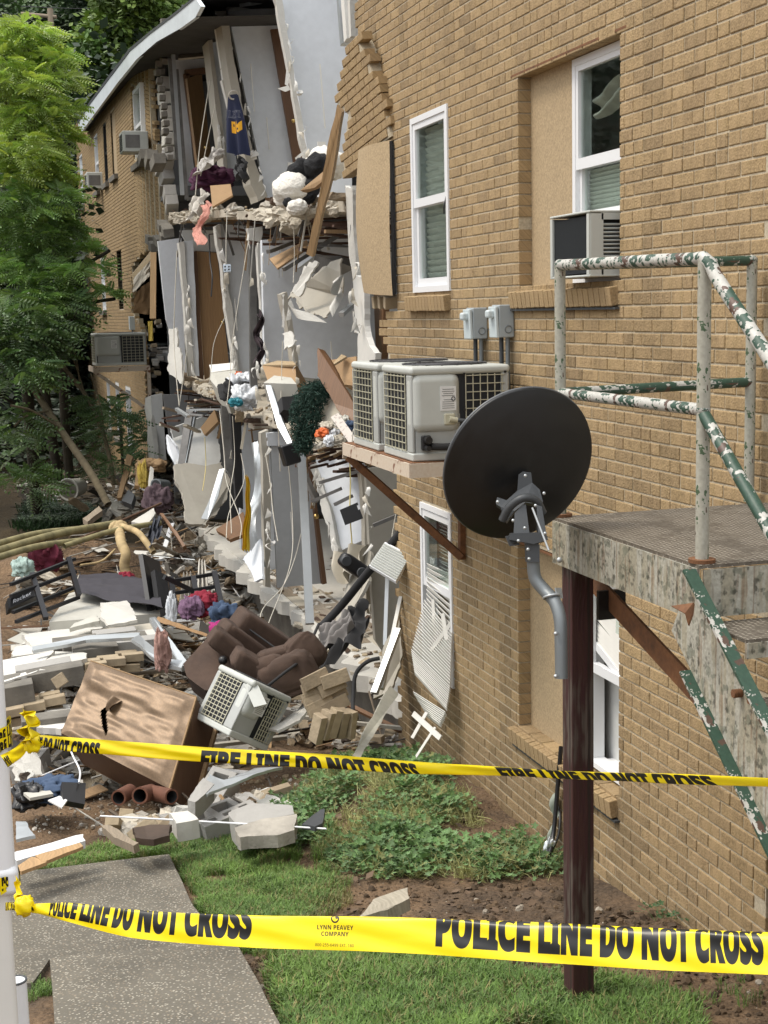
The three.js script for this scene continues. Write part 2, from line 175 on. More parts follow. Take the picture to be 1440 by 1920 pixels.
const M = {
  mortar: mat(0.5, 0.43, 0.31, { map: T.mortar, bump: T.grain, bs: 0.003, rough: 0.95 }),
  brickVC: mat(1, 1, 1, { map: T.brickCol, bump: T.brickBump, bs: 0.006, rough: 0.9, vc: true }),
  cmu: mat(0.36, 0.35, 0.33, { map: T.smudge, bump: T.grain, bs: 0.004, rough: 0.95 }),
  cmuDark: mat(0.2, 0.19, 0.17, { map: T.grime, bump: T.grain, bs: 0.004, rough: 0.95 }),
  cmuWhite: mat(0.58, 0.565, 0.52, { map: T.smudge, bump: T.grain, bs: 0.003, rough: 0.85 }),
  blockTan: mat(0.4, 0.33, 0.23, { map: T.grime, bump: T.grain, bs: 0.004, rough: 0.95 }),
  white: mat(0.74, 0.75, 0.76, { rough: 0.45 }), whiteDirty: mat(0.7, 0.69, 0.65, { map: T.smudge, rough: 0.6 }),
  plaster: mat(0.58, 0.57, 0.53, { map: T.smudge, bump: T.grain, bs: 0.004, rough: 0.95 }),
  drywallGrey: mat(0.66, 0.695, 0.74, { map: T.smudge, rough: 0.85 }), drywallCream: mat(0.4, 0.375, 0.32, { map: T.smudge, rough: 0.85 }),
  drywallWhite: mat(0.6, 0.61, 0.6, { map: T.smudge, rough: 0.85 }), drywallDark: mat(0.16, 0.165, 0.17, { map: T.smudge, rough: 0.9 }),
  paper: mat(0.5, 0.46, 0.38, { map: T.smudge, rough: 0.95 }),
  stud: mat(0.4, 0.42, 0.43, { metal: 0.55, rough: 0.42, map: T.smudge }), studDark: mat(0.2, 0.2, 0.2, { metal: 0.4, rough: 0.5, map: T.grime }),
  galv: mat(0.5, 0.53, 0.55, { metal: 0.6, rough: 0.4, map: T.smudge }),
  pine: mat(0.5, 0.33, 0.17, { map: T.wood, rough: 0.75 }), oldPine: mat(0.36, 0.24, 0.13, { map: T.wood, rough: 0.85 }), woodGrey: mat(0.3, 0.25, 0.19, { map: T.wood, rough: 0.9 }), woodDark: mat(0.13, 0.07, 0.04, { map: T.wood, rough: 0.7 }), joist: mat(0.085, 0.045, 0.03, { map: T.wood, rough: 0.85 }),
  oakDoor: mat(0.36, 0.22, 0.105, { map: T.wood, rough: 0.5 }), brownTrim: mat(0.15, 0.075, 0.035, { map: T.wood, rough: 0.5 }), walnut: mat(0.2, 0.105, 0.05, { map: T.wood, rough: 0.45 }),
  beige: mat(0.44, 0.33, 0.195, { map: T.mortar, bump: T.grain, bs: 0.002, rough: 0.9 }),
  black: mat(0.012, 0.012, 0.013, { rough: 0.4 }), blackMatt: mat(0.018, 0.018, 0.019, { rough: 0.85 }), darkGrey: mat(0.055, 0.06, 0.065, { rough: 0.5, map: T.smudge }),
  iron: mat(0.022, 0.022, 0.025, { rough: 0.45, metal: 0.3 }),
  acWhite: mat(0.52, 0.54, 0.51, { rough: 0.5, map: T.smudge }), acGrey: mat(0.4, 0.415, 0.4, { rough: 0.5, map: T.smudge }), acLabel: mat(0.7, 0.7, 0.68, { rough: 0.6 }),
  coil: mat(0.012, 0.014, 0.018, { rough: 0.6 }), wire: mat(0.5, 0.48, 0.36, { rough: 0.5, metal: 0.2 }), blackWire: mat(0.03, 0.03, 0.033, { rough: 0.6 }),
  rust: mat(1, 1, 1, { map: T.rust, bump: T.grain, bs: 0.002, rough: 0.9 }), rustWhite: mat(1, 1, 1, { map: T.rustWhite, rough: 0.8, bump: T.grain, bs: 0.001 }),
  postPaint: mat(1, 1, 1, { map: T.postPaint, bump: T.grain, bs: 0.001, rough: 0.65 }), railPaint: mat(1, 1, 1, { map: T.railPaint, bump: T.grain, bs: 0.001, rough: 0.55 }), greenPaint: mat(1, 1, 1, { map: T.greenPaint, bump: T.grain, bs: 0.001, rough: 0.5 }),
  beamPaint: mat(1, 1, 1, { map: T.beamPaint, bump: T.grain, bs: 0.003, rough: 0.85 }), plate: mat(1, 1, 1, { map: T.plateCol, bump: T.plate, bs: 0.004, rough: 0.55 }),
  conc: mat(0.6, 0.585, 0.55, { map: T.conc, bump: T.conc, bs: 0.002, rough: 0.95 }), concGrey: mat(0.42, 0.4, 0.36, { map: T.grime, bump: T.grain, bs: 0.004, rough: 0.95 }), concPale: mat(0.56, 0.52, 0.44, { map: T.grime, bump: T.coarse, bs: 0.01, rough: 0.95 }),
  dirt: mat(0.26, 0.175, 0.105, { map: T.dirt, bump: T.dirtBump, bs: 0.035, rough: 1, vc: true }), dirtStuff: mat(0.15, 0.1, 0.062, { map: T.dirt, bump: T.dirtBump, bs: 0.02, rough: 1 }),
  redPost: mat(1, 1, 1, { map: T.redWood, bump: T.wood, bs: 0.003, rough: 0.75 }),
  pipeGrey: mat(0.2, 0.22, 0.23, { rough: 0.42, metal: 0.35, map: T.smudge }), galvBox: mat(0.34, 0.38, 0.4, { rough: 0.45, map: T.smudge }), galvBox2: mat(0.5, 0.56, 0.57, { rough: 0.45 }),
  sofa: mat(0.08, 0.05, 0.036, { map: T.grime, bump: T.weave, bs: 0.001, rough: 0.92, more: {} }), bronze: mat(0.145, 0.09, 0.045, { rough: 0.4, metal: 0.3, map: T.mortar }),
  pandaW: mat(0.68, 0.65, 0.58, { bump: T.grain, bs: 0.012, rough: 1 }), pandaB: mat(0.012, 0.012, 0.013, { bump: T.grain, bs: 0.012, rough: 1 }),
  navy: mat(0.014, 0.021, 0.06, { rough: 0.9 }), purple: mat(0.06, 0.012, 0.04, { rough: 0.9 }), charcoal: mat(0.04, 0.037, 0.045, { rough: 0.9, bump: T.weave, bs: 0.0006 }), red: mat(0.22, 0.012, 0.03, { rough: 0.9 }), magenta: mat(0.3, 0.015, 0.13, { rough: 0.9 }), burgundy: mat(0.1, 0.01, 0.025, { rough: 0.95 }), denim: mat(0.05, 0.08, 0.14, { rough: 0.95 }), pinkFoam: mat(0.52, 0.25, 0.2, { rough: 1, bump: T.grain, bs: 0.01 }), yellowCloth: mat(0.62, 0.42, 0.012, { rough: 0.85 }), whiteCloth: mat(0.62, 0.6, 0.56, { rough: 0.95, map: T.grime }), quilt: mat(0.5, 0.49, 0.44, { rough: 0.95, map: T.smudge }), bag: mat(0.62, 0.64, 0.66, { rough: 0.35 }), yellowFoam: mat(0.5, 0.37, 0.08, { rough: 1, bump: T.grain, bs: 0.01 }),
  cardboard: mat(0.4, 0.26, 0.14, { map: T.smudge, rough: 0.9 }), log: mat(0.3, 0.27, 0.15, { map: T.bark, bump: T.bark, bs: 0.006, rough: 0.9 }), peeled: mat(0.55, 0.42, 0.24, { map: T.bark, bump: T.bark, bs: 0.006, rough: 0.8 }), bark: mat(0.15, 0.125, 0.085, { map: T.bark, bump: T.bark, bs: 0.01, rough: 1 }), barkDark: mat(0.05, 0.042, 0.032, { map: T.bark, bump: T.bark, bs: 0.01, rough: 1 }),
  cable: mat(0.55, 0.52, 0.44, { rough: 0.6 }), yellowCable: mat(0.55, 0.45, 0.16, { rough: 0.6 }), brass: mat(0.6, 0.42, 0.16, { metal: 1, rough: 0.3 }), clay: mat(0.15, 0.06, 0.035, { rough: 0.85, map: T.grime }), tile: mat(0.36, 0.32, 0.27, { map: T.wood, rough: 0.7 }), plasticWhite: mat(0.72, 0.73, 0.74, { rough: 0.35 }), orange: mat(0.6, 0.12, 0.02, { rough: 0.6 }), teal: mat(0.02, 0.2, 0.25, { rough: 0.6 }),
  glass: mat(0.9, 0.95, 0.93, { phys: true, rough: 0.03, more: { transmission: 1, thickness: 0, ior: 1.5 } }), plastic: mat(0.9, 0.93, 0.95, { phys: true, rough: 0.25, more: { transmission: 0.7, thickness: 0 } }),
  roof: mat(0.05, 0.046, 0.044, { map: T.grime, bump: T.grain, bs: 0.006, rough: 1 }), siding: mat(0.014, 0.013, 0.013, { map: T.grime, rough: 0.9 }), mulch: mat(0.07, 0.05, 0.035, { map: T.dirt, rough: 1 }),
};
M.leaf = (r, g, b, t = 0.35) => mat(r, g, b, { phys: true, rough: 0.75, more: { transmission: t, thickness: 0 } });
// ---------- ground ----------
{
  const line = (a, b, s) => { const o = []; for (let v = a; v < b - 1e-6; v += s) o.push(v); return o; };
  const xs = [...line(-140, -40, 12), ...line(-40, -10, 2), ...line(-10, -5, 0.5), ...line(-5, 2.4, 0.055), ...line(2.4, 10, 0.7), ...line(10, 140, 14), 140];
  const zs = [...line(-150, -60, 6), ...line(-60, -26, 1), ...line(-26, -13, 0.11), ...line(-13, -3.6, 0.055), ...line(-3.6, 0, 0.3), ...line(0, 60, 8), 60];
  const nx = xs.length, nz = zs.length, pos = new Float32Array(nx * nz * 3), col = new Float32Array(nx * nz * 3), uv = new Float32Array(nx * nz * 2), idx = [];
  for (let j = 0; j < nz; j++) for (let i = 0; i < nx; i++) {
    const x = xs[i], z = zs[j], o = j * nx + i, y = groundY(x, z); pos.set([x, y, z], o * 3); uv.set([x, z], o * 2);
    const n = fbm(x * 1.7 + 9, z * 1.7, 4, 15); let k = lerp(0.5, 1.1, n), c = [k, k * 0.98, k * 0.95];
    if (z > -7.6 && z < -4.4) { const w = smooth(0.42, 0.6, fbm(x * 2.2, z * 2.2, 3, 77)); c = mix3(c, [0.42, 0.44, 0.48], 0.75 * (1 - w)); }
    if (z < -22) c = mix3(c, [0.3, 0.32, 0.26], smooth(-22, -24, z));
    col.set(c, o * 3);
    if (i < nx - 1 && j < nz - 1) idx.push(o, o + nx, o + 1, o + 1, o + nx, o + nx + 1);
  }
  const g = new THREE.BufferGeometry(); g.setAttribute('position', new THREE.BufferAttribute(pos, 3)); g.setAttribute('uv', new THREE.BufferAttribute(uv, 2)); g.setAttribute('color', new THREE.BufferAttribute(col, 3)); g.setIndex(idx); g.computeVertexNormals();
  const o = new THREE.Mesh(g, M.dirt); o.name = 'ground'; o.receiveShadow = o.castShadow = true; o.userData.kind = 'structure'; scene.add(o);
}
// concrete walkway: two slabs, the nearer one set a step to the right
{
  const w = new THREE.Group(); w.name = 'walkway'; w.userData.kind = 'structure'; scene.add(w);
  const slabAt = (P, lift, th) => { const pts = P.map(([x, y]) => hit(x, y, lift)); const n = pts.length; for (const p of pts) p.y = groundY(p.x, p.z) + lift; const y0 = pts.reduce((s, p) => s + p.y, 0) / n; return torn(pts, 0.0012, 0.2).map((p) => p.setY(lerp(p.y, y0 + (p.z - pts.reduce((s, q) => s + q.z, 0) / n) * 0.12, 0.8))); };
  const s1 = slabAt([[-160, 1668], [317, 1605], [362, 1702], [424, 1768], [92, 1790], [60, 1838], [-160, 1838]], 0.06);
  const s2 = slabAt([[93, 1794], [441, 1771], [480, 1836], [546, 1960], [106, 1960]], 0.105);
  mesh('paving_slab', slab(s1, 0.12, V(0, -1, 0)), M.conc, w); mesh('paving_slab', slab(s2, 0.16, V(0, -1, 0)), M.conc, w);
}

// ---------- the brick apartment building ----------
const B = new THREE.Group(); B.name = 'apartment_building'; scene.add(B);
B.userData = { label: 'three-storey tan brick apartment building with its middle collapsed', category: 'building' };
const part = (name, geos, m, parent = B) => mesh(name, geos, m, parent);
const grp = (name, parent = B) => { const g = new THREE.Group(); g.name = name; parent.add(g); return g; };
const TONES = [[0.366, 0.256, 0.131], [0.352, 0.245, 0.126], [0.38, 0.266, 0.136], [0.332, 0.232, 0.121], [0.371, 0.26, 0.131], [0.356, 0.25, 0.133], [0.341, 0.24, 0.128], [0.39, 0.274, 0.141], [0.312, 0.219, 0.117], [0.362, 0.254, 0.128]].map((c) => c.map((v, i) => v * 0.55 + [0.357, 0.25, 0.13][i] * 0.45));
const CH = 0.0677, BL = 0.2032;
function brickVerts(len, h, dep, out, cx, cy, col, s) { // front at x = 0, running along z
  const a = len / 2, b = h / 2, j = () => (rnd() - 0.5) * 0.003, f = 0.0035, R = [[-a, -b], [a, -b], [a, b], [-a, b]], F = [[-a + f, -b + f], [a - f, -b + f], [a - f, b - f], [-a + f, b - f]].map(([z, y]) => [z + j(), y + j()]), px = (rnd() - 0.5) * 0.003;
  const ou = rnd() * 3, ov = rnd() * 3, q = (A, Bq, Cc, D) => { for (const p of [A, Bq, Cc, A, Cc, D]) { out.p.push(p[0] + px, p[1] + cy, p[2] + cx); const top = p[0] > dep * 0.4; out.u.push(p[2] + ou, p[1] + (top ? p[0] : 0) + ov); out.c.push(...col); } };
  const r3 = R.map(([z, y]) => [f * 0.8, y, z]), f3 = F.map(([z, y]) => [0, y, z]), k3 = R.map(([z, y]) => [dep, y, z]);
  q(f3[3], f3[2], f3[1], f3[0]); for (let i = 0; i < 4; i++) { const n = (i + 1) % 4; q(r3[i], f3[i], f3[n], r3[n]); q(k3[i], r3[i], r3[n], k3[n]); }
}
const toGeo = (o) => { const g = new THREE.BufferGeometry(); g.setAttribute('position', new THREE.Float32BufferAttribute(o.p, 3)); g.setAttribute('uv', new THREE.Float32BufferAttribute(o.u, 2)); if (o.c && o.c.length) g.setAttribute('color', new THREE.Float32BufferAttribute(o.c, 3)); g.computeVertexNormals(); return g; };
function courses(z0, z1, y0, y1, open, inside) { // list of bricks [centre z, centre y, length, height]
  const L = []; const k0 = Math.floor(y0 / CH), k1 = Math.ceil(y1 / CH);
  for (let k = k0; k < k1; k++) {
    const y = (k + 0.5) * CH; let z = Math.floor(z0 / BL) * BL + ((k & 1) ? BL / 2 : 0) + (hash(k, 3, 5) - 0.5) * 0.02, hd = false;
    while (z < z1) {
      hd = !hd && hash(Math.round(z * 50), k, 9) < 0.16; const parts = hd ? [BL / 2, BL / 2] : [BL];
      for (const len of parts) {
        let segs = [[z + 0.0045, z + len - 0.0045]]; z += len;
        for (const [a, b, c, d] of open) if (y > c && y < d) segs = segs.flatMap(([s, e]) => e <= a || s >= b ? [[s, e]] : [[s, a], [b, e]].filter(([m, n]) => n - m > 0.006));
        for (const [s, e] of segs) if (e - s > 0.006 && inside((s + e) / 2, y)) L.push([(s + e) / 2, y, e - s, CH - 0.0095]);
      }
    }
  }
  return L;
}
const OPEN = { A: [-8.13, -6.755, 3.17, 4.43], Bw: [-10.2, -9.4, 3.17, 4.42], Cw: [-10.14, -9.45, 0.33, 1.6], Dw: [-8.2, -6.76, 0.4, 1.6], E: [-11.6, -10.66, 3.02, 4.36] };
const NEAR_END = -5.28;
function nearInside(z, y) {
  const j = (hash(Math.floor(y / CH), 1, 44) - 0.5) * 0.16; // broken ends step from course to course
  if (z > NEAR_END) return false;
  if (y < 1.75) return z > -10.78 + j * 0.35;
  if (y < 2.75) return z > -10.98 + j * 0.6;
  if (y < 3.0) return z > -11.05 + j;
  if (y < 4.37) return z > -10.9;
  if (y < 5.22) return z > lerp(-10.72, -11.62, (y - 4.37) / 0.85) + j * 0.5;
  return z > -11.66 + j * 0.4;
}
{
  const openings = Object.values(OPEN), L = courses(-12, NEAR_END, -0.95, 6.35, openings, nearInside);
  const W = grp('brick_wall');
  L.forEach((b) => { const q = toPx(V(0, b[1], b[0])); b[4] = q[0] > 0 && q[0] < 1440 && q[1] > 0 && q[1] < 1920 ? q[2] : 99; }); L.sort((a, b) => a[4] - b[4]);
  const mats = [1, 0.94, 0.88].flatMap((q) => TONES.map((c) => mat(c[0] * q, c[1] * q, c[2] * q, { map: T.brickCol, bump: T.brickBump, bs: 0.004, rough: 0.9 }))), cache = {}, soil = (z, y) => 0.26 * smooth(0.42, 0.72, fbm(z * 5, y * 0.8, 4, 61)) + 0.3 * smooth(0.9, -0.3, y) * smooth(0.3, 0.6, fbm(z * 3, y * 3, 3, 62)) + 0.25 * Math.max(0, 1 - Math.abs(z + 9.86) / 0.5) * smooth(2.2, 3.02, y) * smooth(3.08, 3.0, y);
  const rest = { p: [], u: [], c: [] };
  L.forEach((b, i) => {
    const kk = rr(0.95, 1.05) * (1 - soil(b[0], b[1])), tone = TONES[Math.floor(rnd() * TONES.length)].map((v) => v * kk);
    if (i < 300) { const key = b[2].toFixed(2) + '_' + (i % 7); if (!cache[key]) { const o = { p: [], u: [], c: [] }; brickVerts(b[2], b[3], 0.09, o, 0, 0, [1, 1, 1], i); o.c = []; cache[key] = toGeo(o); } const m = new THREE.Mesh(cache[key], mats[Math.floor(rnd() * 10) + 10 * Math.min(2, Math.floor(soil(b[0], b[1]) * 9 + rnd() * 0.7))]); m.name = 'brick'; m.castShadow = m.receiveShadow = true; m.position.set(rr(-0.0015, 0.0015), b[1], b[0]); W.add(m); }
    else brickVerts(b[2], b[3], 0.09, rest, b[0], b[1], tone, i);
  });
  stuff(mesh('brick', [toGeo(rest)], M.brickVC, W));
  // mortar and backing blocks behind the bricks, with the same openings
  const S = new THREE.Shape([[-10.74, -1.3], [NEAR_END - 0.008, -1.3], [NEAR_END - 0.008, 6.35], [-11.6, 6.35], [-11.58, 5.2], [-10.66, 4.36], [-10.66, 3.02], [-10.95, 3.0], [-10.9, 1.75], [-10.74, 1.75]].map(([a, b]) => new THREE.Vector2(a, b)));
  const e = 0.007; for (const k of ['A', 'Bw', 'Cw', 'Dw']) { const [a, b, c, d] = OPEN[k]; S.holes.push(new THREE.Path([[a - e, c - e], [a - e, d + e], [b + e, d + e], [b + e, c - e]].map(([p, q]) => new THREE.Vector2(p, q)))); }
  const g = new THREE.ExtrudeGeometry(S, { depth: 0.2, bevelEnabled: false }); // shape x -> z, depth -> +x
  g.applyMatrix4(new THREE.Matrix4().makeBasis(V(0, 0, 1), V(0, 1, 0), V(1, 0, 0)).setPosition(0.0055, 0, 0)); g.computeVertexNormals(); mesh('mortar', boxUV(g), M.mortar, W);
  // rowlock sills, one brick at a time
  const sill = (z0, z1, y, n, h, tilt, lip) => { for (let i = 0; i < n; i++) { const z = lerp(z0, z1, (i + 0.5) / n), t = pick(TONES); const m = mesh('sill_brick', rbx(0.16, h, (z1 - z0) / n - 0.008, 0.006), mats[Math.floor(rnd() * 10)], W); m.position.set(lip, y, z); m.rotation.set(rr(-0.05, 0.05), 0, tilt + rr(-0.03, 0.03)); } };
  sill(-8.2, -6.77, 3.105, 21, 0.1, 0.14, 0.035); sill(-10.32, -9.4, 3.1, 13, 0.11, 0.1, 0.03); sill(-8.28, -6.77, 0.34, 21, 0.1, 0.14, 0.035);
  for (const y of [3.035, 0.27]) mesh('sill_flashing', bx(0.03, 0.012, 1.5, -0.012, y, -7.5), M.darkGrey, W);
  for (const y of [4.425, 1.594]) mesh('steel_lintel', bx(0.09, 0.012, 1.55, 0.045, y, -7.46), M.rust, W);
  // end of the wall: it turns into the door recess
  const R2 = { p: [], u: [], c: [] }; for (let k = -14; k < 94; k++) { brickVerts(0.194, 0.058, 0.09, R2, (k & 1) ? 0.1 : 0.2, (k + 0.5) * CH, pick(TONES), k); brickVerts(0.194, 0.058, 0.09, R2, (k & 1) ? 0.303 : 0.403, (k + 0.5) * CH, pick(TONES), k); }
  const rg = toGeo(R2); rg.applyMatrix4(new THREE.Matrix4().makeBasis(V(0, 0, -1), V(0, 1, 0), V(1, 0, 0)).setPosition(0.095, 0, NEAR_END + 0.088)); rg.computeVertexNormals(); stuff(mesh('return_brick', [rg], M.brickVC, W));
  part('recess_wall', [bx(0.1, 7.4, 2.2, 0.56, 2.4, -4.1), bx(0.2, 7.4, 0.1, 0.32, 2.4, NEAR_END + 0.01)], M.mortar);
}
// rooms behind the near wing: floors, ceilings, back wall
part('floor_slab', [bx(4, 0.16, 7.6, 2.21, -0.44, -7), bx(4, 0.16, 7.6, 2.21, 2.31, -7), bx(4, 0.16, 7.6, 2.21, 5.06, -7)], M.concGrey);
part('roof_deck', [bx(4.6, 0.2, 8.6, 2.2, 6.46, -7.2)], M.roof);
part('interior_wall', [bx(0.12, 8, 7.6, 4.2, 2.7, -7), bx(4, 8, 0.12, 2.2, 2.7, -3.3), bx(3.6, 7, 0.1, 2.4, 2.9, -8.75), bx(3.6, 7, 0.1, 2.4, 2.9, -10.45)], M.drywallGrey);
// ---------- windows of the near wing ----------
function sash(g, x, z0, z1, y0, y1, w = 0.045, bottom = 0.06) {
  mesh('sash', [bx(0.03, y1 - y0, w, x, (y0 + y1) / 2, z0 + w / 2), bx(0.03, y1 - y0, w, x, (y0 + y1) / 2, z1 - w / 2), bx(0.03, w, z1 - z0 - 2 * w, x, y1 - w / 2, (z0 + z1) / 2), bx(0.03, bottom, z1 - z0 - 2 * w, x, y0 + bottom / 2, (z0 + z1) / 2)], M.white, g);
  mesh('pane', bx(0.004, y1 - y0 - bottom - w + 0.01, z1 - z0 - 2 * w + 0.01, x + 0.004, (y0 + y1 + bottom - w) / 2, (z0 + z1) / 2), M.glass, g);
}
function frame(g, x, z0, z1, y0, y1, w = 0.04, d = 0.09) { mesh('frame', [bx(d, y1 - y0, w, x + d / 2, (y0 + y1) / 2, z0 + w / 2), bx(d, y1 - y0, w, x + d / 2, (y0 + y1) / 2, z1 - w / 2), bx(d, w, z1 - z0 - 2 * w, x + d / 2, y1 - w / 2, (z0 + z1) / 2), bx(d, w, z1 - z0 - 2 * w, x + d / 2, y0 + w / 2, (z0 + z1) / 2)], M.white, g); }
{ // small upper window, closed, with blinds
  const g = grp('window'), [z0, z1, y0, y1] = OPEN.Bw, m = 3.79;
  frame(g, -0.012, z0 - 0.012, z1 + 0.012, y0 + 0.005, y1 + 0.012, 0.042, 0.12); sash(g, 0.012, z0 + 0.03, z1 - 0.03, m, y1 - 0.03); sash(g, 0.03, z0 + 0.03, z1 - 0.03, y0 + 0.045, m + 0.04);
  const s = []; for (let y = y0 + 0.08; y < y1 - 0.08; y += 0.045) s.push(bx(0.045, 0.0025, 0.66, 0.085, y, (z0 + z1) / 2, 0, 0, -1.05)); mesh('blind', s, M.whiteDirty, g);
  mesh('cord', tube([V(0.0, 3.82, -9.45), V(-0.02, 3.75, -9.44), V(-0.015, 3.7, -9.46)], 0.006), M.black, g);
}
const bigUp = grp('window');
{ // large upper opening: stucco panel on the left, double-hung window on the right
  const [z0, z1, y0, y1] = OPEN.A, x = 0.085, zs = onX(1073, 330, x - 0.012).z, m = 3.8;
  part('infill_panel', bx(0.03, y1 - y0, zs - z0 + 0.005, x + 0.015, (y0 + y1) / 2, (z0 + zs) / 2), M.beige);
  const g = bigUp; frame(g, x - 0.012, zs, z1 + 0.1, y0, y1 - 0.03, 0.04, 0.1); sash(g, x + 0.008, zs + 0.03, z1 + 0.08, m, y1 - 0.06, 0.04); sash(g, x + 0.03, zs + 0.03, z1 + 0.08, y0 + 0.34, m + 0.04, 0.04);
  mesh('curtain', sheet(V(0.2, 4.22, zs + 0.08), V(0.2, 4.26, z1), V(0.22, 4.12, z1), V(0.2, 4.1, zs + 0.08), 40, 16, (u, v) => [0.03 * Math.sin(v * 9 + u * 5) + 0.02 * fbm(u * 8, v * 4, 3, 4), 0.03 * Math.sin(u * 7 + 1), 0]), M.whiteCloth, g);
  const s = []; for (let y = y0 + 0.35; y < m; y += 0.024) s.push(bx(0.03, 0.002, z1 - zs - 0.1, 0.16, y, (zs + z1) / 2, 0, 0, -1.0)); mesh('blind', s, M.whiteDirty, g);
}
const lowWin = grp('window');
{ // narrow lower window; its blind hangs out of the broken lower sash
  const [z0, z1, y0, y1] = OPEN.Cw, m = 0.98, g = lowWin;
  frame(g, -0.012, z0 - 0.01, z1 + 0.01, y0, y1 + 0.01, 0.042, 0.12); sash(g, 0.012, z0 + 0.03, z1 - 0.03, m, y1 - 0.04);
  const s = []; for (let y = m + 0.03; y < y1 - 0.06; y += 0.026) s.push(bx(0.02, 0.0025, 0.56, 0.12, y, (z0 + z1) / 2 + rr(-0.01, 0.01), rr(-0.03, 0.03), 0, -0.8)); mesh('blind', s, M.whiteDirty, g);
}
{ // large lower opening: stucco panel and a broken window
  const [z0, z1, y0, y1] = OPEN.Dw, x = 0.085, zs = onX(1100, 1300, x - 0.01).z, g = grp('window'); part('interior_wall', bx(0.03, 1.4, 1.6, 0.235, 1.0, -7.1), M.drywallWhite);
  part('infill_panel', bx(0.03, y1 - y0, zs - z0 + 0.005, x + 0.015, (y0 + y1) / 2, (z0 + zs) / 2), M.beige);
  frame(g, x - 0.012, zs, z1 + 0.1, y0 + 0.02, y1, 0.03, 0.1);
  mesh('sash', [bx(0.04, 0.055, z1 - zs - 0.06, x + 0.02, 1.0, (zs + z1) / 2), bx(0.02, 0.55, 0.03, x + 0.012, 1.28, zs + 0.045)], M.white, g);
  for (let k = 0; k < 5; k++) { const zc = lerp(zs + 0.1, z1 - 0.1, rnd()), yc = rr(1.05, 1.5); mesh('glass_shard', slab([V(x + 0.02, yc, zc), V(x + 0.02, yc + rr(0.1, 0.3), zc + rr(-0.1, 0.1)), V(x + 0.02, yc + rr(-0.05, 0.1), zc + rr(0.1, 0.2))], 0.004), M.glass, g); }
  const s = []; for (let i = 0; i < 19; i++) s.push(bx(0.006, 0.022, 0.62, 0.12 + i * 0.001, 1.06 + i * 0.025, -6.98 - i * 0.004, 0.32 + rr(-0.06, 0.06), 0, -0.4)); mesh('blind', s, M.whiteDirty, g); mesh('blind_rail', bx(0.03, 0.045, 0.62, 0.12, 1.03, -7.0, 0.32, 0, 0), M.white, g);
  mesh('window_stool', bx(0.16, 0.025, z1 - zs - 0.1, 0.22, 0.43, (zs + z1) / 2), M.white, g);
}
// ---------- brick panel pushed out of the wall beside the stepped crack ----------
{
  const P = [[664, 58], [690, 110], [716, 190], [736, 258], [700, 285], [664, 322], [642, 340], [640, 300], [650, 215], [628, 192], [640, 120]];
  const W = grp('leaning_brick_panel'), o = V(-0.03, 4.37, -10.72), u = V(0.07, 0.14, 1).normalize(), v = V(-0.1, 1, -0.12).normalize(), n = V().crossVectors(v, u).normalize(), v2 = V().crossVectors(u, n);
  const X = new THREE.Matrix4().makeBasis(n.clone().negate().x < 0 ? n : n.clone().negate(), v2, u); // local x inward
  const nn = V(1, 0, 0).dot(n) > 0 ? n : n.clone().negate(); X.makeBasis(nn, v2, u).setPosition(o);
  const back = { p: [], u: [], c: [] }; let k = 0;
  for (const b of courses(-2.6, 0.1, -0.6, 1.7, [], (z, y) => { const q = toPx(V(0, y, z).applyMatrix4(X)); return inPoly(q[0], q[1], P); })) { const t = pick(TONES); brickVerts(b[2], b[3], 0.09, back, b[0] , b[1], t, k++); }
  const g = toGeo(back); g.applyMatrix4(X); g.computeVertexNormals(); stuff(mesh('brick', [g], M.brickVC, W));
  const Q = P.map(([x, y]) => { const r = rayOf(x, y), t = o.clone().sub(EYE).dot(nn) / r.dot(nn); return r.multiplyScalar(t).add(EYE).addScaledVector(nn, 0.01); });
  const cx = Q.reduce((s, p) => s.add(p), V()).multiplyScalar(1 / Q.length); mesh('mortar', slab(Q.map((p) => p.lerp(cx, 0.06)), 0.12, nn), M.mortar, W);
}

